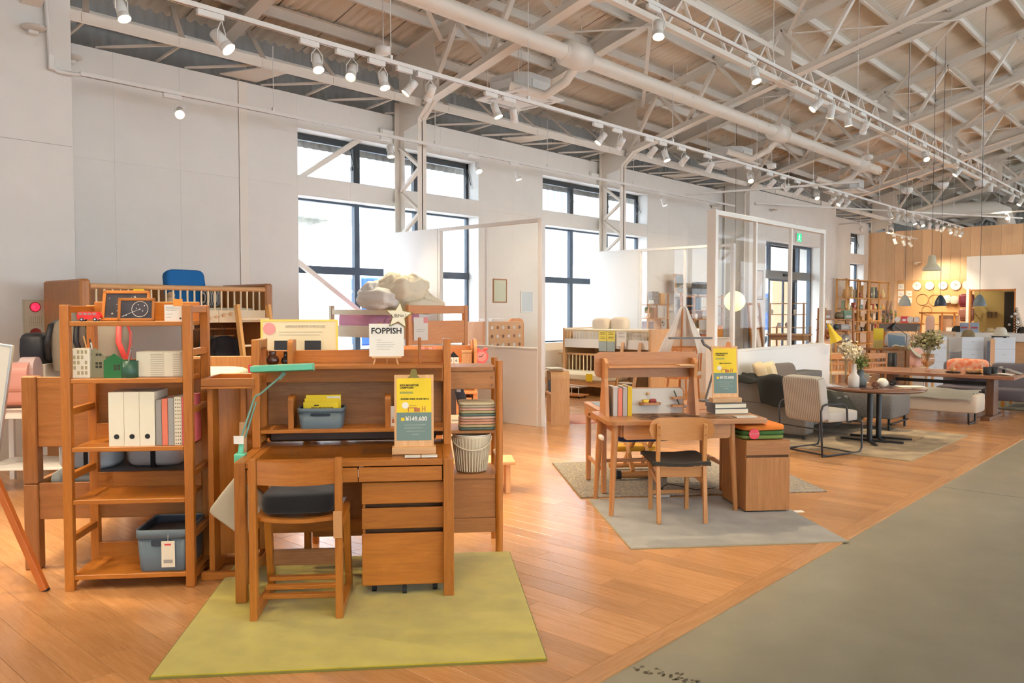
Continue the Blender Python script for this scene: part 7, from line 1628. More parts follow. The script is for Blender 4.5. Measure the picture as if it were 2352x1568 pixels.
m = MB(); m.pillow((0, 0, .06), (.2, .18, .12), .8, 20, noise=.12, seed=6); tag(m.build('grey_scarf', mat('scarf_grey', (.16, .15, .12), .9), None, (10.55, 3.62, RTZ + .03)), 'crumpled grey olive scarf in the cream bowl', 'scarf')
t = T('paper_sheet', 'white printed sheet on the round table edge', 'paper', (10.5, 3.05, RTZ + .0005)); m = MB(); m.box((.1, 0, .002), (.32, .22, .003), Matrix.Rotation(R(-50), 3, 'Z'), 0); m.build('sheet', PAPER, t)
# white bench with grey throw
wbn = T('upholstered_bench', 'cream upholstered bench with black sled legs', 'bench', (12.5, 2.72, 0)); CRB = mat('bench_cream', (.56, .47, .37), .95, bump=.2, nscale=100)
soft(wbn, 'seat', CRB, 0, .48, 0, 1.75, .16, .43, .14)
for y in (.12, 1.6): m = MB(); m.tube([(.05, y, .17), (.06, y, .015), (.1, y, .01), (.38, y, .01), (.42, y, .015), (.43, y, .17)], .014, 8); m.build('sled_leg', BLACKM, wbn)
drape('throw_blanket', 'light grey throw spread over the cream bench', 'blanket', mat('throw_grey', (.34, .32, .27), .95), lambda u, v: (12.47 + .5 * u - (.015 if u < .1 else 0), 2.78 + 1.1 * v, .455 - (.1 * (1 - u / .1) if u < .1 else 0)), rip=.01)
drape('throw_blanket', 'small cream fringed cloth on the cream bench', 'blanket', mat('throw_cream', (.62, .54, .40), .95), lambda u, v: (12.6 + .3 * u, 3.95 + .42 * v, .47), rip=.015)
# dark dining table
dt = T('dining_table', 'long walnut dining table with plank legs', 'table', (13.1, 2.4, 0)); DTZ = .66
P(dt, 'table_top', wood('walnut_red', (.34, .16, .09), (.24, .10, .055), .25), (0, 1.0, 0, 2.1, DTZ - .05, DTZ), ch=.006)
for y in (.32, 1.72): P(dt, 'plank_leg', WALNUT, (.35, .65, y, y + .1, .05, DTZ - .051)); P(dt, 'foot', WALNUT, (.08, .92, y - .01, y + .11, 0, .049)); 
P(dt, 'tie_bar', BLACKM, (.48, .52, .42, 1.72, DTZ - .18, DTZ - .13))
GLT = glassmat('glass_amber', (.95, .82, .70), .08)
v = vase('glass_vase', 'tinted glass vase with dried grasses on the dining table', 13.45, 3.62, DTZ, [(0, 0), (.05, 0), (.02, .04), (.02, .06), (.09, .12), (.1, .2), (.085, .27), (.083, .27), (.095, .2), (.085, .12), (0, .06)], GLT); stems(v, 20, .36, .2, mat('grass_green', (.22, .22, .09), .8), .2, (.03, 16, .07), mat('grass_leaf', (.30, .28, .13), .8), 4); stems(v, 26, .42, .24, mat('grass_straw', (.60, .42, .24), .8), .2, (.03, 14, .03), mat('grass_plume', (.66, .50, .32), .8), 5)
for i, (y, n) in enumerate(((3.25, 1), (2.98, 2))):
    t = T('bread_plate', ['dark plate with one bread roll', 'dark plate with two bread rolls'][i], 'plate', (13.4, y, DTZ), 0, 'plates on the dining table'); m = MB(); m.lathe([(0, .006), (.08, .008), (.11, .016), (.112, .014), (.08, .0), (0, 0)], n=24); m.build('dish', mat('plate_dark', (.03, .025, .025), .3), t)
    for k in range(n): m = MB(); m.pillow((0, 0, .035), (.09, .09, .07), .9, 14); tag(m.build('bread_roll', mat('bread', (.55, .28, .12), .8), None, (13.4, y + .06 - .11 * k if n > 1 else y, DTZ + .008)), ['bread roll alone on its plate', 'left bread roll of the pair', 'right bread roll of the pair'][k + (1 if n > 1 else 0)], 'bread')
for i, (x, y) in enumerate(((13.3, 2.78), (13.42, 2.72))):
    t = T('black_mug', ['black mug standing nearer the edge of the dining table', 'black mug half hidden behind the other'][i], 'mug', (x, y, DTZ)); m = MB(); m.lathe([(0, 0), (.045, 0), (.05, .01), (.055, .11), (.05, .11), (.045, .012), (0, .012)], n=20); m.build('cup', BLACK, t); m = MB(); m.tube([(.05, 0, .09), (.085, 0, .085), (.085, 0, .04), (.05, 0, .03)], .006, 6); m.build('handle', BLACK, t)
t = T('magazine', 'open pale magazine on the dining table', 'magazine', (13.35, 2.3 + .18, DTZ)); m = MB(); m.grid(lambda u, v: (.22 * u, .3 * v, .004 + .012 * abs(math.sin(math.pi * v))), 4, 12, True, .003); m.build('pages', PAPER, t)
t = T('tablet_stand', 'grey tablet leaning on a stand at the table end', 'tablet', (13.75, 2.45, DTZ)); m = MB(); m.box((0, .12, .05), (.2, .3, .012), Matrix.Rotation(R(18), 3, 'X')); m.build('screen', mat('tablet_grey', (.3, .29, .27), .3), t); P(t, 'stand', BLACKM, (-.05, .05, .18, .22, 0, .09))
t = T('wood_block', 'small orange wood block on the dining table', 'block', (13.6, 2.9, DTZ)); P(t, 'block', PINE, (0, .08, 0, .1, 0, .05))
PUR = mat('sofa_mauve', (.15, .13, .145), .95, bump=.2, nscale=90)
for i, y in enumerate((3.05, 2.35)):
    t = T('dining_sofa', ['mauve grey dining sofa behind the table, left unit', 'mauve grey dining sofa behind the table, right unit'][i], 'sofa', (14.2, y, 0), 0, 'dining sofas'); soft(t, 'backrest', PUR, .45, .65, 0, .66, .3, .76, .2); soft(t, 'seat', PUR, 0, .5, 0, .66, .2, .38, .2)
    for x in (.05, .58):
        for yy in (.06, .6): PC(t, 'leg', OAK2, (x, yy, 0), (x, yy, .22), .02)
t = T('scatter_cushion', 'orange patterned cushion on the dining sofas', 'cushion', (14.55, 3.12, .5)); m = MB(); m.pillow((0, .2, .16), (.18, .6, .32), .4, 18); m.build('cushion_cover', mat('cush_orange', (.75, .16, .06), .9, nscale=14, col2=(.72, .45, .3)), t)
os_ = T('footstool', 'salmon pink footstool on oak legs at the right edge', 'stool', (15.15, 2.25, 0)); soft(os_, 'cushion', mat('stool_salmon', (.36, .16, .10), .9), 0, .75, 0, .75, .27, .43, .25); P(os_, 'frame', OAK, (.02, .73, .02, .73, .2, .27))
for x in (.04, .67):
    for y in (.04, .67): P(os_, 'leg', OAK, (x, x + .045, y, y + .045, 0, .199))
t = T('rug', 'olive brown rug under the footstool', 'rug', (14.9, 2.15, 0)); P(t, 'rug_pile', mat('rug_olive', (.16, .14, .09), .95), (0, 3.2, 0, 2.6, 0, .009)); 
os_.location.z = .0095
# wooden chairs beyond
def slatchair(label, x, y, rz_, c=OAK2, blanket=None):
    t = T('slat_back_chair', label, 'chair', (x, y, 0), R(rz_), 'slat back chairs')
    for sx in (-.22, .22): m = MB(); m.bar((sx, 0, 0), (sx, -.03, .82), .04, .04); m.build('back_post', c, t); m = MB(); m.bar((sx, .42, 0), (sx, .42, .44), .04, .04); m.build('front_leg', c, t)
    P(t, 'top_rail', c, (-.24, .24, -.045, -.01, .72, .82)); P(t, 'mid_rail', c, (-.2, .2, -.04, -.01, .62, .66)); P(t, 'low_rail', c, (-.2, .2, -.03, -.005, .5, .53))
    for k in range(6): P(t, 'back_slat', c, (-.17 + k * .062, -.15 + k * .062, -.03, -.012, .53, .62))
    P(t, 'seat', CREAMWOOD, (-.24, .24, -.01, .45, .44, .48), ch=.01); return t
slatchair('slat back oak chair facing away behind the round table', 14.6, 5.4, -45); slatchair('slat back oak chair at the far side with a blanket on it', 16.4, 4.55, 160, BEECH); slatchair('slat back chair half hidden beside the first one', 15.3, 5.0, -30)
drape('throw_blanket', 'grey edged blanket hung over the slat back chair', 'blanket', mat('throw_sage', (.42, .40, .32), .95), lambda u, v: (16.05 + .5 * u, 4.95 - .5 * v, .92 - .06 * u - (.35 * (v - .5) if v > .5 else 0)), rip=.02)
t = T('scatter_cushion', 'pink cushion on the blanket chair', 'cushion', (16.35, 4.6, .5)); m = MB(); m.pillow((0, 0, .2), (.4, .16, .36), .4, 16); m.build('cushion_cover', mat('cush_pink', (.66, .36, .28), .9), t)
# ================================================================ FAR SHOP
# white paper drawer stacks with hats
def hat(label, x, y, z, c, brim=.17, h=.1, kind='cap'):
    t = T('hat', label, 'hat', (x, y, z), 0, 'hats')
    m = MB(); m.lathe([(0, h + .02), (brim * .35, h + .015), (brim * .55, h * .7), (brim * .62, .015), (brim * .6, .0)], n=22); m.build('crown', c, t)
    m = MB()
    if kind == 'bucket': m.lathe([(brim * .6, .03), (brim * .85, .01), (brim, .0), (brim * .98, -.003), (brim * .6, .02)], n=24)
    else: m.grid(lambda u, v: (-.55 * brim - v * brim * .6 * math.sin(math.pi * u), (u - .5) * brim * 1.15, .012 - .015 * v), 10, 3, True, .004)
    m.build('brim', c, t); return t
BOXW = mat('drawer_white', (.66, .65, .66), .6)
for i, (x, y, zt_) in enumerate(((17.7, 4.62, 1.06), (18.25, 4.08, 1.05), (18.75, 3.62, 1.04))):
    lab = ['left', 'middle', 'right'][i]
    t = T('drawer_stack', '%s white paper drawer stack behind the dining table' % lab, 'drawer stack', (x, y, 0), R(-41.5), 'white drawer stacks')
    P(t, 'casing', BOXW, (-.24, .24, .01, .4, 0, zt_))
    for k in range(4): P(t, 'drawer', BOXW, (-.235, .235, -.004, .009, .03 + k * zt_ / 4, .01 + (k + 1) * zt_ / 4)); P(t, 'label_slot', INKG, (-.04, .04, -.0055, -.004, .03 + (k + .55) * zt_ / 4, .036 + (k + .55) * zt_ / 4), ch=0)
hat('black cap on the left drawer stack', 17.85, 4.74, 1.06, mat('hat_black', (.012, .012, .014), .8), .19, .12); hat('khaki camp cap on the middle drawer stack', 18.4, 4.2, 1.05, mat('hat_khaki', (.22, .15, .07), .8), .2, .13); hat('cream felt bucket hat on the right drawer stack', 18.88, 3.72, 1.075, mat('hat_cream', (.62, .56, .46), .9), .2, .16, 'bucket')
t = T('book', 'black box under the cream felt hat', 'box', (18.88, 3.72, 1.04)); P(t, 'cover', BLACK, (-.16, .16, -.13, .13, 0, .03))
ctr = T('display_counter', 'white display counter with oak base behind the drawer stacks', 'counter', (20.2, 3.2, 0)); P(ctr, 'counter_top', WHITE, (0, .8, 0, 2.1, .92, 1.1)); P(ctr, 'counter_base', BEECH, (.1, .7, .1, 2.0, 0, .919)); 
hat('grey flat cap on the display counter', 20.5, 4.9, 1.1, mat('hat_grey', (.07, .07, .065), .9), .2, .12); hat('straw hat on the display counter', 20.5, 4.25, 1.1, mat('hat_straw', (.62, .46, .24), .9), .17, .09, 'bucket'); hat('dark fur cap on the display counter', 20.4, 3.6, 1.1, mat('hat_dark', (.05, .04, .03), .9), .18, .12)
xt = T('mini_tree', 'small dark decorated tree on the display counter', 'tree', (20.45, 3.75, 1.1)); m = MB(); rnd = random.Random(2)
for k in range(260):
    f = k / 260; a_ = k * 2.4; r = .2 * (1 - f) + .01; z = .06 + .5 * f; d = Vector((math.cos(a_), math.sin(a_), -.2)) * (.05 + .07 * (1 - f)); p = Vector((math.cos(a_) * r * .5, math.sin(a_) * r * .5, z)); s_ = d.cross(Vector((0, 0, 1))) * .25; m._add([p, p + d * .5 + s_, p + d, p + d * .5 - s_], [[0, 1, 2, 3]])
o = m.build('needles', mat('tree_dark', (.02, .035, .025), .8), xt); o['kind'] = 'stuff'; PC(xt, 'trunk', OAKD, (0, 0, 0), (0, 0, .5), .012)
for k in range(6):
    a_ = k * 1.9; m = MB(); m.pillow((.12 * math.cos(a_) * (1 - k * .1) - .04, .12 * math.sin(a_) * (1 - k * .1), .12 + k * .06), (.06, .06, .06), 1, 10); m.build('bauble', PAPER, xt)
for i in range(2):
    t = T('boxed_card', 'small blue red boxed card on the counter, %s one' % ('left', 'right')[i], 'card', (20.25, 4.62 - i * .2, 1.1)); P(t, 'card', mat('card_sky', (.35, .45, .6), .6), (0, .02, 0, .17, 0, .22), ch=0); P(t, 'card_band', mat('card_band', (.5, .08, .08), .6), (-.002, 0, .02, .15, .09, .13), ch=0)
ban = T('narrow_banner', 'tall narrow sign beside the right drawer stack', 'sign', (18.3, 3.78, .0), R(-41.5)); P(ban, 'banner', mat('banner_orange', (.72, .36, .16), .6), (0, .1, 0, .01, .3, 1.02), ch=0); P(ban, 'banner_print', mat('banner_dark', (.10, .09, .10), .6), (-.06, .0, 0, .008, .3, .98), ch=0); P(ban, 'foot', BLACKM, (-.08, .12, -.08, .1, 0, .3), ch=.01)
# pendant lamps
def pendant(label, x, y, z, prof, c, inner=None, ztop=5.6):
    t = T('pendant_lamp', label, 'pendant lamp', (x, y, z), 0, 'pendant lamps'); m = MB(); m.lathe(prof, n=28); m.build('shade', c, t); PC(t, 'cable', BLACKM, (0, 0, prof[0][1] - .005), (0, 0, zr(y) - z), .004, n=6)
    m = MB(); r0, z0 = prof[-1]; m.lathe([(r0 * .98, z0 + .004), (r0 * .9, z0 + .05), (.03, z0 + .12)], n=24); m.build('inner_shade', PAPER, t); return t
LD = [(.015, .23), (.03, .225), (.05, .2), (.085, .14), (.11, .07), (.12, 0)]
pendant('cream bell shaped pendant lamp hanging highest', 19.19, 5.12, 2.46, [(.012, .34), (.06, .335), (.075, .3), (.09, .15), (.11, .13), (.16, .07), (.19, 0)], mat('pend_cream', (.74, .66, .46), .35)); pendant('grey dome pendant lamp with a tag, left', 18.35, 5.41, 1.69, LD, mat('pend_grey', (.30, .31, .28), .4)); pendant('navy dome pendant lamp', 18.86, 4.85, 1.69, LD, mat('pend_navy', (.03, .045, .07), .35)); pendant('blue grey dome pendant lamp in front of the doorway', 18.13, 3.95, 1.68, LD, mat('pend_slate', (.16, .19, .20), .4))
# pegboard wall
pgb = T('pegboard', 'large plywood pegboard on the oak end wall', 'pegboard', (XE - .02, 7.05, 1.1)); P(pgb, 'board_sheet', wood('ply_orange', (.74, .43, .18), (.68, .38, .15), .5), (0, .018, 0, 1.2, 0, 1.57)); P(pgb, 'board_sheet', MATS['ply_orange'], (0, .018, 1.205, 2.42, 0, 1.57))
for i, (y, r) in enumerate(((8.79, .155), (8.37, .15), (7.94, .15), (7.54, .175), (7.17, .165))):
    t = T('wall_clock', 'round white wall clock on the pegboard, %s from the left' % ordw[i], 'clock', (XE - .06, y, 2.465), 0, 'clocks on the pegboard'); PC(t, 'case', mat('clock_rim', (.62, .52, .40), .4), (0, 0, 0), (.04, 0, 0), r, n=28); PC(t, 'dial', PAPER, (-.004, 0, 0), (-.001, 0, 0), r * .88, n=28)
    m = MB(); m.bar((-.007, 0, 0), (-.007, .03, r * .5), .004, .01, 0); m.bar((-.007, 0, 0), (-.007, -.09, r * .3), .004, .008, 0); m.build('clock_hand', INK, t)
for i, (y, z, r) in enumerate(((8.6, 1.98, .2), (8.2, 1.95, .2), (8.45, 1.6, .16))):
    t = T('hoop_wreath', 'thin dried hoop wreath on the pegboard, %s of three' % ordw[i], 'wreath', (XE - .04, y, z), 0, 'hoop wreaths'); m = MB(); m.tube([(0, r * math.cos(k * math.pi / 14), r * math.sin(k * math.pi / 14)) for k in range(28)], .01, 6, closed=True); m.build('hoop', mat('wreath_tan', (.45, .25, .11), .8), t)
for i, (y, z, c) in enumerate(((7.55, 1.95, (.66, .58, .48)), (7.2, 1.95, (.70, .66, .6)), (7.78, 1.98, (.6, .6, .6)))):
    t = T('hung_cap', 'pale cap hung on the pegboard, %s of three' % ordw[i], 'hat', (XE - .05, y, z), 0, 'caps on the pegboard'); m = MB(); m.pillow((-.06, 0, 0), (.12, .3, .3), .95, 16); m.build('crown', mat('cap_%d' % i, c, .9), t); m = MB(); m.pillow((-.09, 0, -.12), (.12, .22, .03), .7, 12); m.build('brim', mat('cap_%d' % i, c, .9), t)
for i, (z, c) in enumerate(((1.92, (.16, .02, .03)), (1.45, (.25, .10, .07)), (.95, (.22, .07, .06)))):
    t = T('school_bag', '%s hung at the end of the pegboard' % ['wine red school bag', 'brown school bag', 'dark rose school bag'][i], 'school bag', (30.3, 6.98, z - .22), 0, 'hung school bags'); m = MB(); m.pillow((0, 0, .22), (.24, .44, .46), .4, 18); m.build('bag_body', mat('hbag_%d' % i, c, .3), t); m = MB(); m.pillow((-.05, 0, .26), (.2, .46, .36), .4, 16); m.build('flap', mat('hbag_%d' % i, c, .3), t)
    P(t, 'bag_hook', CHROME, (.0, .87, -.01, .01, .4, .42))
for i, (y, z) in enumerate(((9.33, 2.35), (9.33, 2.1), (9.05, 2.1), (9.33, 1.85), (9.05, 1.85))):
    t = T('pinned_card', 'white card pinned on the pegboard, %s from the top' % ordw[i], 'card', (XE - .03, y, z), 0, 'pinned cards'); P(t, 'card', PAPER, (0, .004, -.1, .1, 0, .2), ch=0); P(t, 'print_lines', INKG, (-.001, 0, -.06, .06, .1, .11), (-.001, 0, -.06, .04, .06, .07), ch=0)
# console with goods under the pegboard
cs = T('console_table', 'walnut edged console below the pegboard', 'console', (26.3, 7.4, 0)); P(cs, 'console_top', OAK, (0, .5, -.05, 1.15, 1.18, 1.21)); P(cs, 'console_box', mat('console_grey', (.14, .12, .10), .6), (.02, .48, 0, 1.1, .95, 1.179)); P(cs, 'console_leg', OAK, (.02, .48, 1.05, 1.1, 0, .949)); P(cs, 'console_leg', OAK, (.02, .48, 0, .05, 0, .949))
for k in range(4):
    t = T('mug_tower', 'tower of small stacked mugs on the console, %s from the left' % ordw[k], 'mugs', (26.45, 8.42 - k * .12, 1.21), 0, 'mug towers')
    for j in range(4): m = MB(); m.lathe([(0, 0), (.032, 0), (.036, .09), (.03, .09), (0, .01)], (0, 0, j * .1), 14); m.build('mug', mat('mug_%d' % ((k + j) % 4), [(.25, .16, .1), (.3, .34, .08), (.4, .3, .22), (.12, .12, .13)][(k + j) % 4], .4), t)
for k, (y, c) in enumerate(((8.0, (.7, .5, .36)), (7.8, (.75, .08, .10)), (7.62, (.75, .68, .55)), (7.45, (.66, .42, .3)))):
    t = T('table_clock', ['copper table clock on the console', 'red box on the console', 'white table clock on the console', 'pale round clock on the console'][k], 'clock' if k != 1 else 'box', (26.42, y, 1.21))
    if k == 1: P(t, 'box_body', mat('tclock_1', c, .5), (0, .1, -.09, .09, 0, .2)); P(t, 'box_label', PAPER, (-.002, 0, -.05, .05, .05, .12), ch=0)
    else: PC(t, 'case', mat('tclock_%d' % k, c, .4), (0, 0, .1), (.05, 0, .1), .1, n=24); PC(t, 'dial', PAPER, (-.004, 0, .1), (-.001, 0, .1), .08, n=24)
for i, (y, c, lab) in enumerate(((8.1, (.02, .02, .022), 'black'), (7.75, (.15, .14, .13), 'grey'), (7.45, (.6, .55, .5), 'pale'))):
    m = MB(); m.lathe([(0, 0), (.15, 0), (.17, .5), (.16, .5), (.14, .02), (0, .02)], n=20); tag(m.build('basket', mat('basket_%d' % i, c, .9), None, (26.1, y, 0)), '%s basket on the floor under the console' % lab, 'basket', 'baskets under the console')
t = T('umbrella_bundle', 'bundle of long checked umbrellas leaning by the oak wall', 'umbrellas', (27.5, 8.95, 0))
for k in range(4): m = MB(); m.tube([(0, -.06 * k, 0), (.1, -.06 * k - .1, .8), (.2, -.06 * k - .25, 1.9)], [.05, .07, .012], 8); m.build('umbrella', mat('umb_%d' % (k % 2), [(.35, .2, .13), (.45, .33, .24)][k % 2], .8), t)
ez = T('display_easel', 'oak display easel with a coat and a blank panel', 'easel', (25.6, 6.55, 0))
for y in (-.35, 0.0, .6): m = MB(); m.bar((0, y, 0), (.1, y * .9, 1.55), .04, .04); m.build('leg', OAK, ez)
P(ez, 'cross_bar', OAK, (.05, .12, -.4, .62, 1.5, 1.54)); P(ez, 'panel', wood('panel_tan', (.55, .33, .19), (.5, .29, .16), .6), (.14, .16, -.45, .1, .1, 1.45)); P(ez, 'panel_label', PAPER, (.135, .139, -.3, -.1, .95, 1.1), ch=0); m = MB(); m.pillow((.02, .3, 1.15), (.08, .24, .6), .5, 14); m.build('hung_scarf', mat('scarf_tan', (.45, .3, .24), .9), ez)
lm = T('frame_stand', 'pale oak frame leaning behind the left drawer stack', 'frame', (19.3, 4.9, 0), R(-41.5)); P(lm, 'frame_bar', BEECH, (-.3, .3, 0, .03, 1.08, 1.13), (-.3, -.25, 0, .03, 0, 1.08), (.25, .3, 0, .03, 0, 1.08), (-.25, .25, 0, .03, 0, .05)); P(lm, 'frame_back', mat('frame_cream', (.6, .5, .38), .7), (-.25, .25, .01, .02, .05, 1.08))
# two tall window shelves in the far corner
def tall_shelf(label, x, y, seed):
    t = T('tall_shelf', label, 'shelf', (x, y, 0), 0, 'tall far shelves')
    for xx in (0, 1.0, 1.95):
        for yy in (0, .3): P(t, 'post', PINE, (xx, xx + .06, yy, yy + .05, 0, 2.6))
    for z in (2.58, 2.0, 1.62, 1.25, .9, .5): P(t, 'shelf', PINE, (0, 2.01, .0, .35, z - .03, z))
    rnd = random.Random(seed)
    for zi, z in enumerate((2.0, 1.62, 1.25, .9)):
        for k in range(7):
            xx = .12 + k * .26 + rnd.uniform(-.03, .03)
            if .93 < xx < 1.1: continue
            c = rnd.choice([(.6, .5, .38), (.7, .42, .16), (.25, .16, .1), (.62, .6, .55), (.1, .1, .11), (.5, .12, .08), (.3, .38, .25), (.75, .6, .3)]); w_, h_ = rnd.uniform(.08, .2), rnd.uniform(.1, .3 if z < 1.9 else .42)
            nm = {(.6, .5, .38): 'beige', (.7, .42, .16): 'amber', (.25, .16, .1): 'brown', (.62, .6, .55): 'white', (.1, .1, .11): 'black', (.5, .12, .08): 'red', (.3, .38, .25): 'sage', (.75, .6, .3): 'straw'}[c]
            o = T('shelf_ware', '%s ware on the %s tall far shelf, %s board from the top, %s along' % (nm, ('left', 'right')[seed - 1], ordw[zi], ordw[k]), 'ware', (x + xx, y + .06, z), R(rnd.uniform(-12, 12)), 'wares on the tall shelves')
            q = rnd.random(); mm = mat('ware_' + nm, c, .6)
            if q < .5: P(o, 'ware_box', mm, (-w_ / 2, w_ / 2, 0, .12, 0, h_), ch=.006); P(o, 'ware_label', PAPER, (-w_ / 4, w_ / 4, -.002, 0, h_ * .3, h_ * .6), ch=0)
            else: m = MB(); m.lathe([(0, 0), (w_ * .4, 0), (w_ * .5, h_ * .4), (w_ * .25, h_ * .8), (w_ * .28, h_), (0, h_)], (0, .06, 0), 14); m.build('ware_vessel', mm, o)
    return t
tall_shelf('tall pine shelf of small wares by the corner window, left unit', 25.75, 9.3, 1); tall_shelf('tall pine shelf of small wares by the corner window, right unit', 27.8, 9.3, 2)
# mid shop shelf with goods, table, lamp
ms = T('ladder_shelf', 'oak ladder shelf of household goods beyond the screen', 'shelf', (18.0, 7.0, 0), R(-41.5))
for x in (0, .72):
    for y in (0, .3): m = MB(); m.bar((x, y, 0), (x + (.03 if x < .1 else -.03), y, 1.65), .04, .04); m.build('post', OAK, ms)
for z in (1.40, 1.16, .89, .5): P(ms, 'shelf', OAK, (0, .76, -.02, .36, z - .025, z))
wares = [('blue glass jar', (.12, .22, .42), -1, 1.16, .05), ('white sphere', (.6, .58, .52), 0, 1.16, .22), ('slate sphere', (.06, .09, .09), 0, 1.16, .36), ('white book pile', (.62, .6, .55), 1, 1.16, .58), ('black oven box', (.03, .03, .035), 1, .89, .2), ('clear kettle', (.5, .5, .5), -1, .89, .6), ('dried wreath bowl', (.2, .16, .08), -1, 1.40, .42), ('copper rack', (.4, .22, .12), 1, 1.40, .15), ('teal leaf print', (.25, .4, .25), 1, 1.40, .65)]
for n, c, kind, z, x in wares:
    p = Matrix.Rotation(R(-41.5), 3, 'Z') @ Vector((x, .12, 0)) + Vector((18.0, 7.0, z)); o = T('household_ware', '%s on the oak ladder shelf' % n, 'ware', p, R(-41.5), 'goods on the ladder shelf'); mm = mat('hw_' + n.replace(' ', '_'), c, .4)
    if kind == 0: m = MB(); m.pillow((0, 0, .065), (.13, .13, .13), 1, 18); m.build('ball', mm, o)
    elif kind == 1: P(o, 'ware_box', mm, (-.1, .1, 0, .15, 0, .12 if z < 1.4 else .2)); P(o, 'ware_label', PAPER, (-.06, .06, -.002, 0, .03, .08), ch=0)
    else: m = MB(); m.lathe([(0, 0), (.07, 0), (.1, .06), (.08, .14), (.05, .16), (0, .16)], n=16); m.build('jar', mm, o)
rt2 = T('oval_table', 'oak table with a laptop beyond the ladder shelf', 'table', (18.9, 6.05, 0), R(-41.5)); m = MB(); m.prism(rrect(-.2, 1.1, -.1, .6, .2, 8), 2, .70, .73); m.build('table_top', OAK, rt2)
for x, y in ((0, 0), (.9, 0), (0, .5), (.9, .5)): PC(rt2, 'leg', OAK, (x, y, 0), (x, y, .70), .025, n=10)
p = Matrix.Rotation(R(-41.5), 3, 'Z')
def on(x, y, z): return p @ Vector((x, y, 0)) + Vector((18.9, 6.05, z))
t = T('laptop', 'pale blue screen leaning on the oak table', 'screen', on(.55, .3, .73), R(-41.5)); m = MB(); m.box((0, 0, .15), (.4, .015, .3), Matrix.Rotation(R(-20), 3, 'X') @ Matrix.Rotation(R(8), 3, 'Y')); m.build('screen', mat('screen_blue', (.25, .38, .52), .3), t)
t = T('price_card', 'tall yellow card standing on the oak table', 'price card', on(.05, .2, .73), R(-41.5)); P(t, 'card', YELLOW, (-.12, .12, 0, .01, .2, .46), ch=0); P(t, 'card_lower', mat('card_gold', (.62, .5, .16), .6), (-.12, .12, 0, .01, 0, .199), ch=0)
t = T('desk_lamp', 'black desk lamp on the oak table', 'desk lamp', on(.8, .35, .73), R(-41.5)); PC(t, 'base', BLACKM, (0, 0, 0), (0, 0, .02), .08); m = MB(); m.tube([(0, 0, .02), (.02, 0, .3), (-.3, 0, .52)], .008, 6); m.build('arm', BLACKM, t); m = MB(); m.tube([(-.28, 0, .56), (-.34, 0, .5), (-.38, 0, .42)], [.03, .05, .09], 14); m.build('lamp_head', BLACKM, t)
v = vase('flower_vase', 'terracotta pink vase with dried blooms near the slat back chair', 15.6, 6.02, .78, [(0, 0), (.07, 0), (.11, .06), (.11, .16), (.06, .24), (.05, .26), (.04, .25), (0, .1)], mat('vase_pink', (.60, .36, .25), .7)); stems(v, 8, .14, .08, MATS['straw'], .25, (.03, 24, .05), mat('dried_rust', (.40, .15, .06), .9), 9)
v2 = vase('flower_vase', 'plain white vase beside the terracotta pink one', 15.35, 6.2, .78, [(0, 0), (.07, 0), (.1, .08), (.05, .18), (.04, .2), (0, .18)], VWH)
t = T('side_table', 'low pale table carrying the pink vase', 'table', (15.15, 5.82, 0)); P(t, 'table_top', BEECH, (0, .7, 0, .6, .75, .78))
for x in (.03, .63):
    for y in (.03, .53): P(t, 'leg', BEECH, (x, x + .04, y, y + .04, 0, .749))
bo = T('cut_out_board', 'tall tan board with a round hole in the shop middle', 'board', (18.6, 5.2, 0), R(-41.5)); m = MB(); m.prism(rrect(-.16, .16, .0, 1.12, .1, 8, (0, 0, 1, 1)), 1, 0, .03); m.build('board', wood('board_tan', (.42, .26, .14), (.36, .21, .11), .6), bo); PC(bo, 'round_hole', INK, (-.02, -.003, .95), (-.02, -.001, .95), .05, n=20)
t = T('steel_bin', 'tall dark steel bin beside the tan board', 'bin', (18.2, 5.65, 0)); m = MB(); m.lathe([(0, 0), (.14, 0), (.14, .66), (.13, .68), (0, .68)], n=20); m.build('bin_body', mat('steel_dark', (.09, .09, .085), .35, metal=.5), t)
m = MB(); m.pillow((0, 0, .18), (.6, .5, .36), .6, 18, noise=.04); tag(m.build('white_beanbag', DUVW, None, (20.7, 6.25, .7)), 'white heaped blanket behind the tan board', 'blanket')
m = MB(); m.bx(-.35, .35, -.3, .3, 0, .7, .01); tag(m.build('stock_box', BEECH, None, (20.7, 6.25, 0), R(-41.5)), 'beech stock box under the white blanket', 'box')
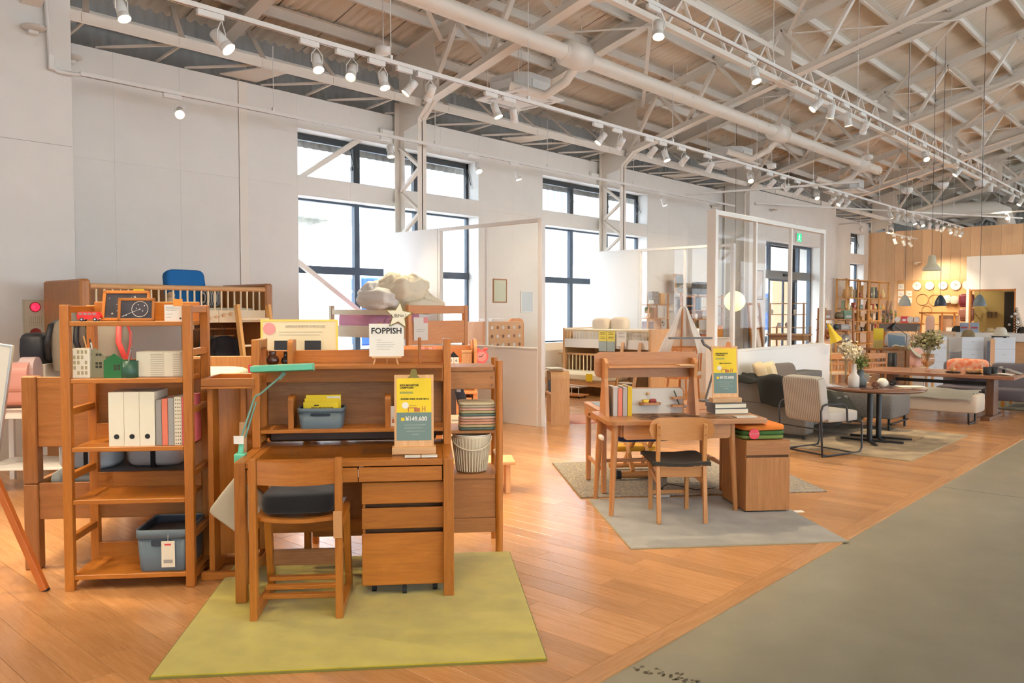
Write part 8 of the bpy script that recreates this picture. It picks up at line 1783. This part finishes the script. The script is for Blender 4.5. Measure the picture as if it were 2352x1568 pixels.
# ================================================================ small pieces belong to the part they sit on
NEST = {'lamp_lens': ('lamp_can',), 'lamp_rim': ('lamp_can',), 'finger_hole': ('box',), 'pages': ('cover',), 'dial': ('case',), 'dot_print': ('cover',), 'hub_cap': ('wheel',), 'tag_print': ('swing_tag',), 'tag_string': ('swing_tag',),
        'print_lines': ('card', 'sheet', 'sign_card', 'board'), 'print_mark': ('card', 'sheet'), 'lettering': ('sign_card', 'yellow_sheet', 'board', 'sheet', 'disc', 'number_block'), 'green_strip': ('yellow_sheet',), 'white_disc': ('yellow_sheet',), 'desk_print': ('yellow_sheet', 'sheet'), 'yellow_square': ('grey_green_sheet',), 'print_line': ('grey_green_sheet',),
        'star_lettering': ('star_badge',), 'chalk_lines': ('picture_print',), 'mat_print': ('sheet',), 'slot': ('rail',), 'label_slot': ('drawer',), 'ware_label': ('ware_box',), 'box_label': ('box_body',), 'dowel_cap': ('back_post',), 'screw_cap': ('apron',), 'button_boss': ('push_button',), 'red_lamp': ('lamp_ring',), 'speaker_holes': ('face_plate',), 'pictogram': ('sign_face',), 'house_print': ('carton',), 'line_print': ('box_cover',), 'window_holes': ('front',), 'hand_hole': ('tub',), 'inner_shade': ('shade',), 'peg_hole': ('peg_face',), 'access_plate': ('case',), 'louvre': ('grille_panel',), 'code_square': ('card',), 'pink_spot': ('board',), 'canopy_slab': (), 'pipe_hanger': (), 'bear_ear': ('bear_body',), 'blooms': ('stems',), 'strap': ('bundle',), 'windscreen': ('truck_body',), 'round_hole': ('board',), 'panel_label': ('panel',), 'bag_tag': ('bag_body',), 'pouch_label': ('pouch_body',)}
for root in [o for o in COL.objects if o.parent is None and o.type == 'EMPTY']:
    kids = [(c.name.split('.')[0], c) for c in root.children]
    order = sorted(kids, key=lambda k: k[1].name)
    for nm, c in kids:
        if len([1 for n, k in kids if k.parent is root]) < 3: break
        for tgt in NEST.get(nm, ()):
            cand = [k for n, k in kids if n == tgt and k is not c and k.location.length < 1e-6 and k.parent is root]
            if cand:
                if len(cand) > 1:
                    cc = sum((Vector(b) for b in c.bound_box), Vector()) / 8 + c.location
                    cand.sort(key=lambda k: (sum((Vector(b) for b in k.bound_box), Vector()) / 8 - cc).length)
                c.parent = cand[0]; break
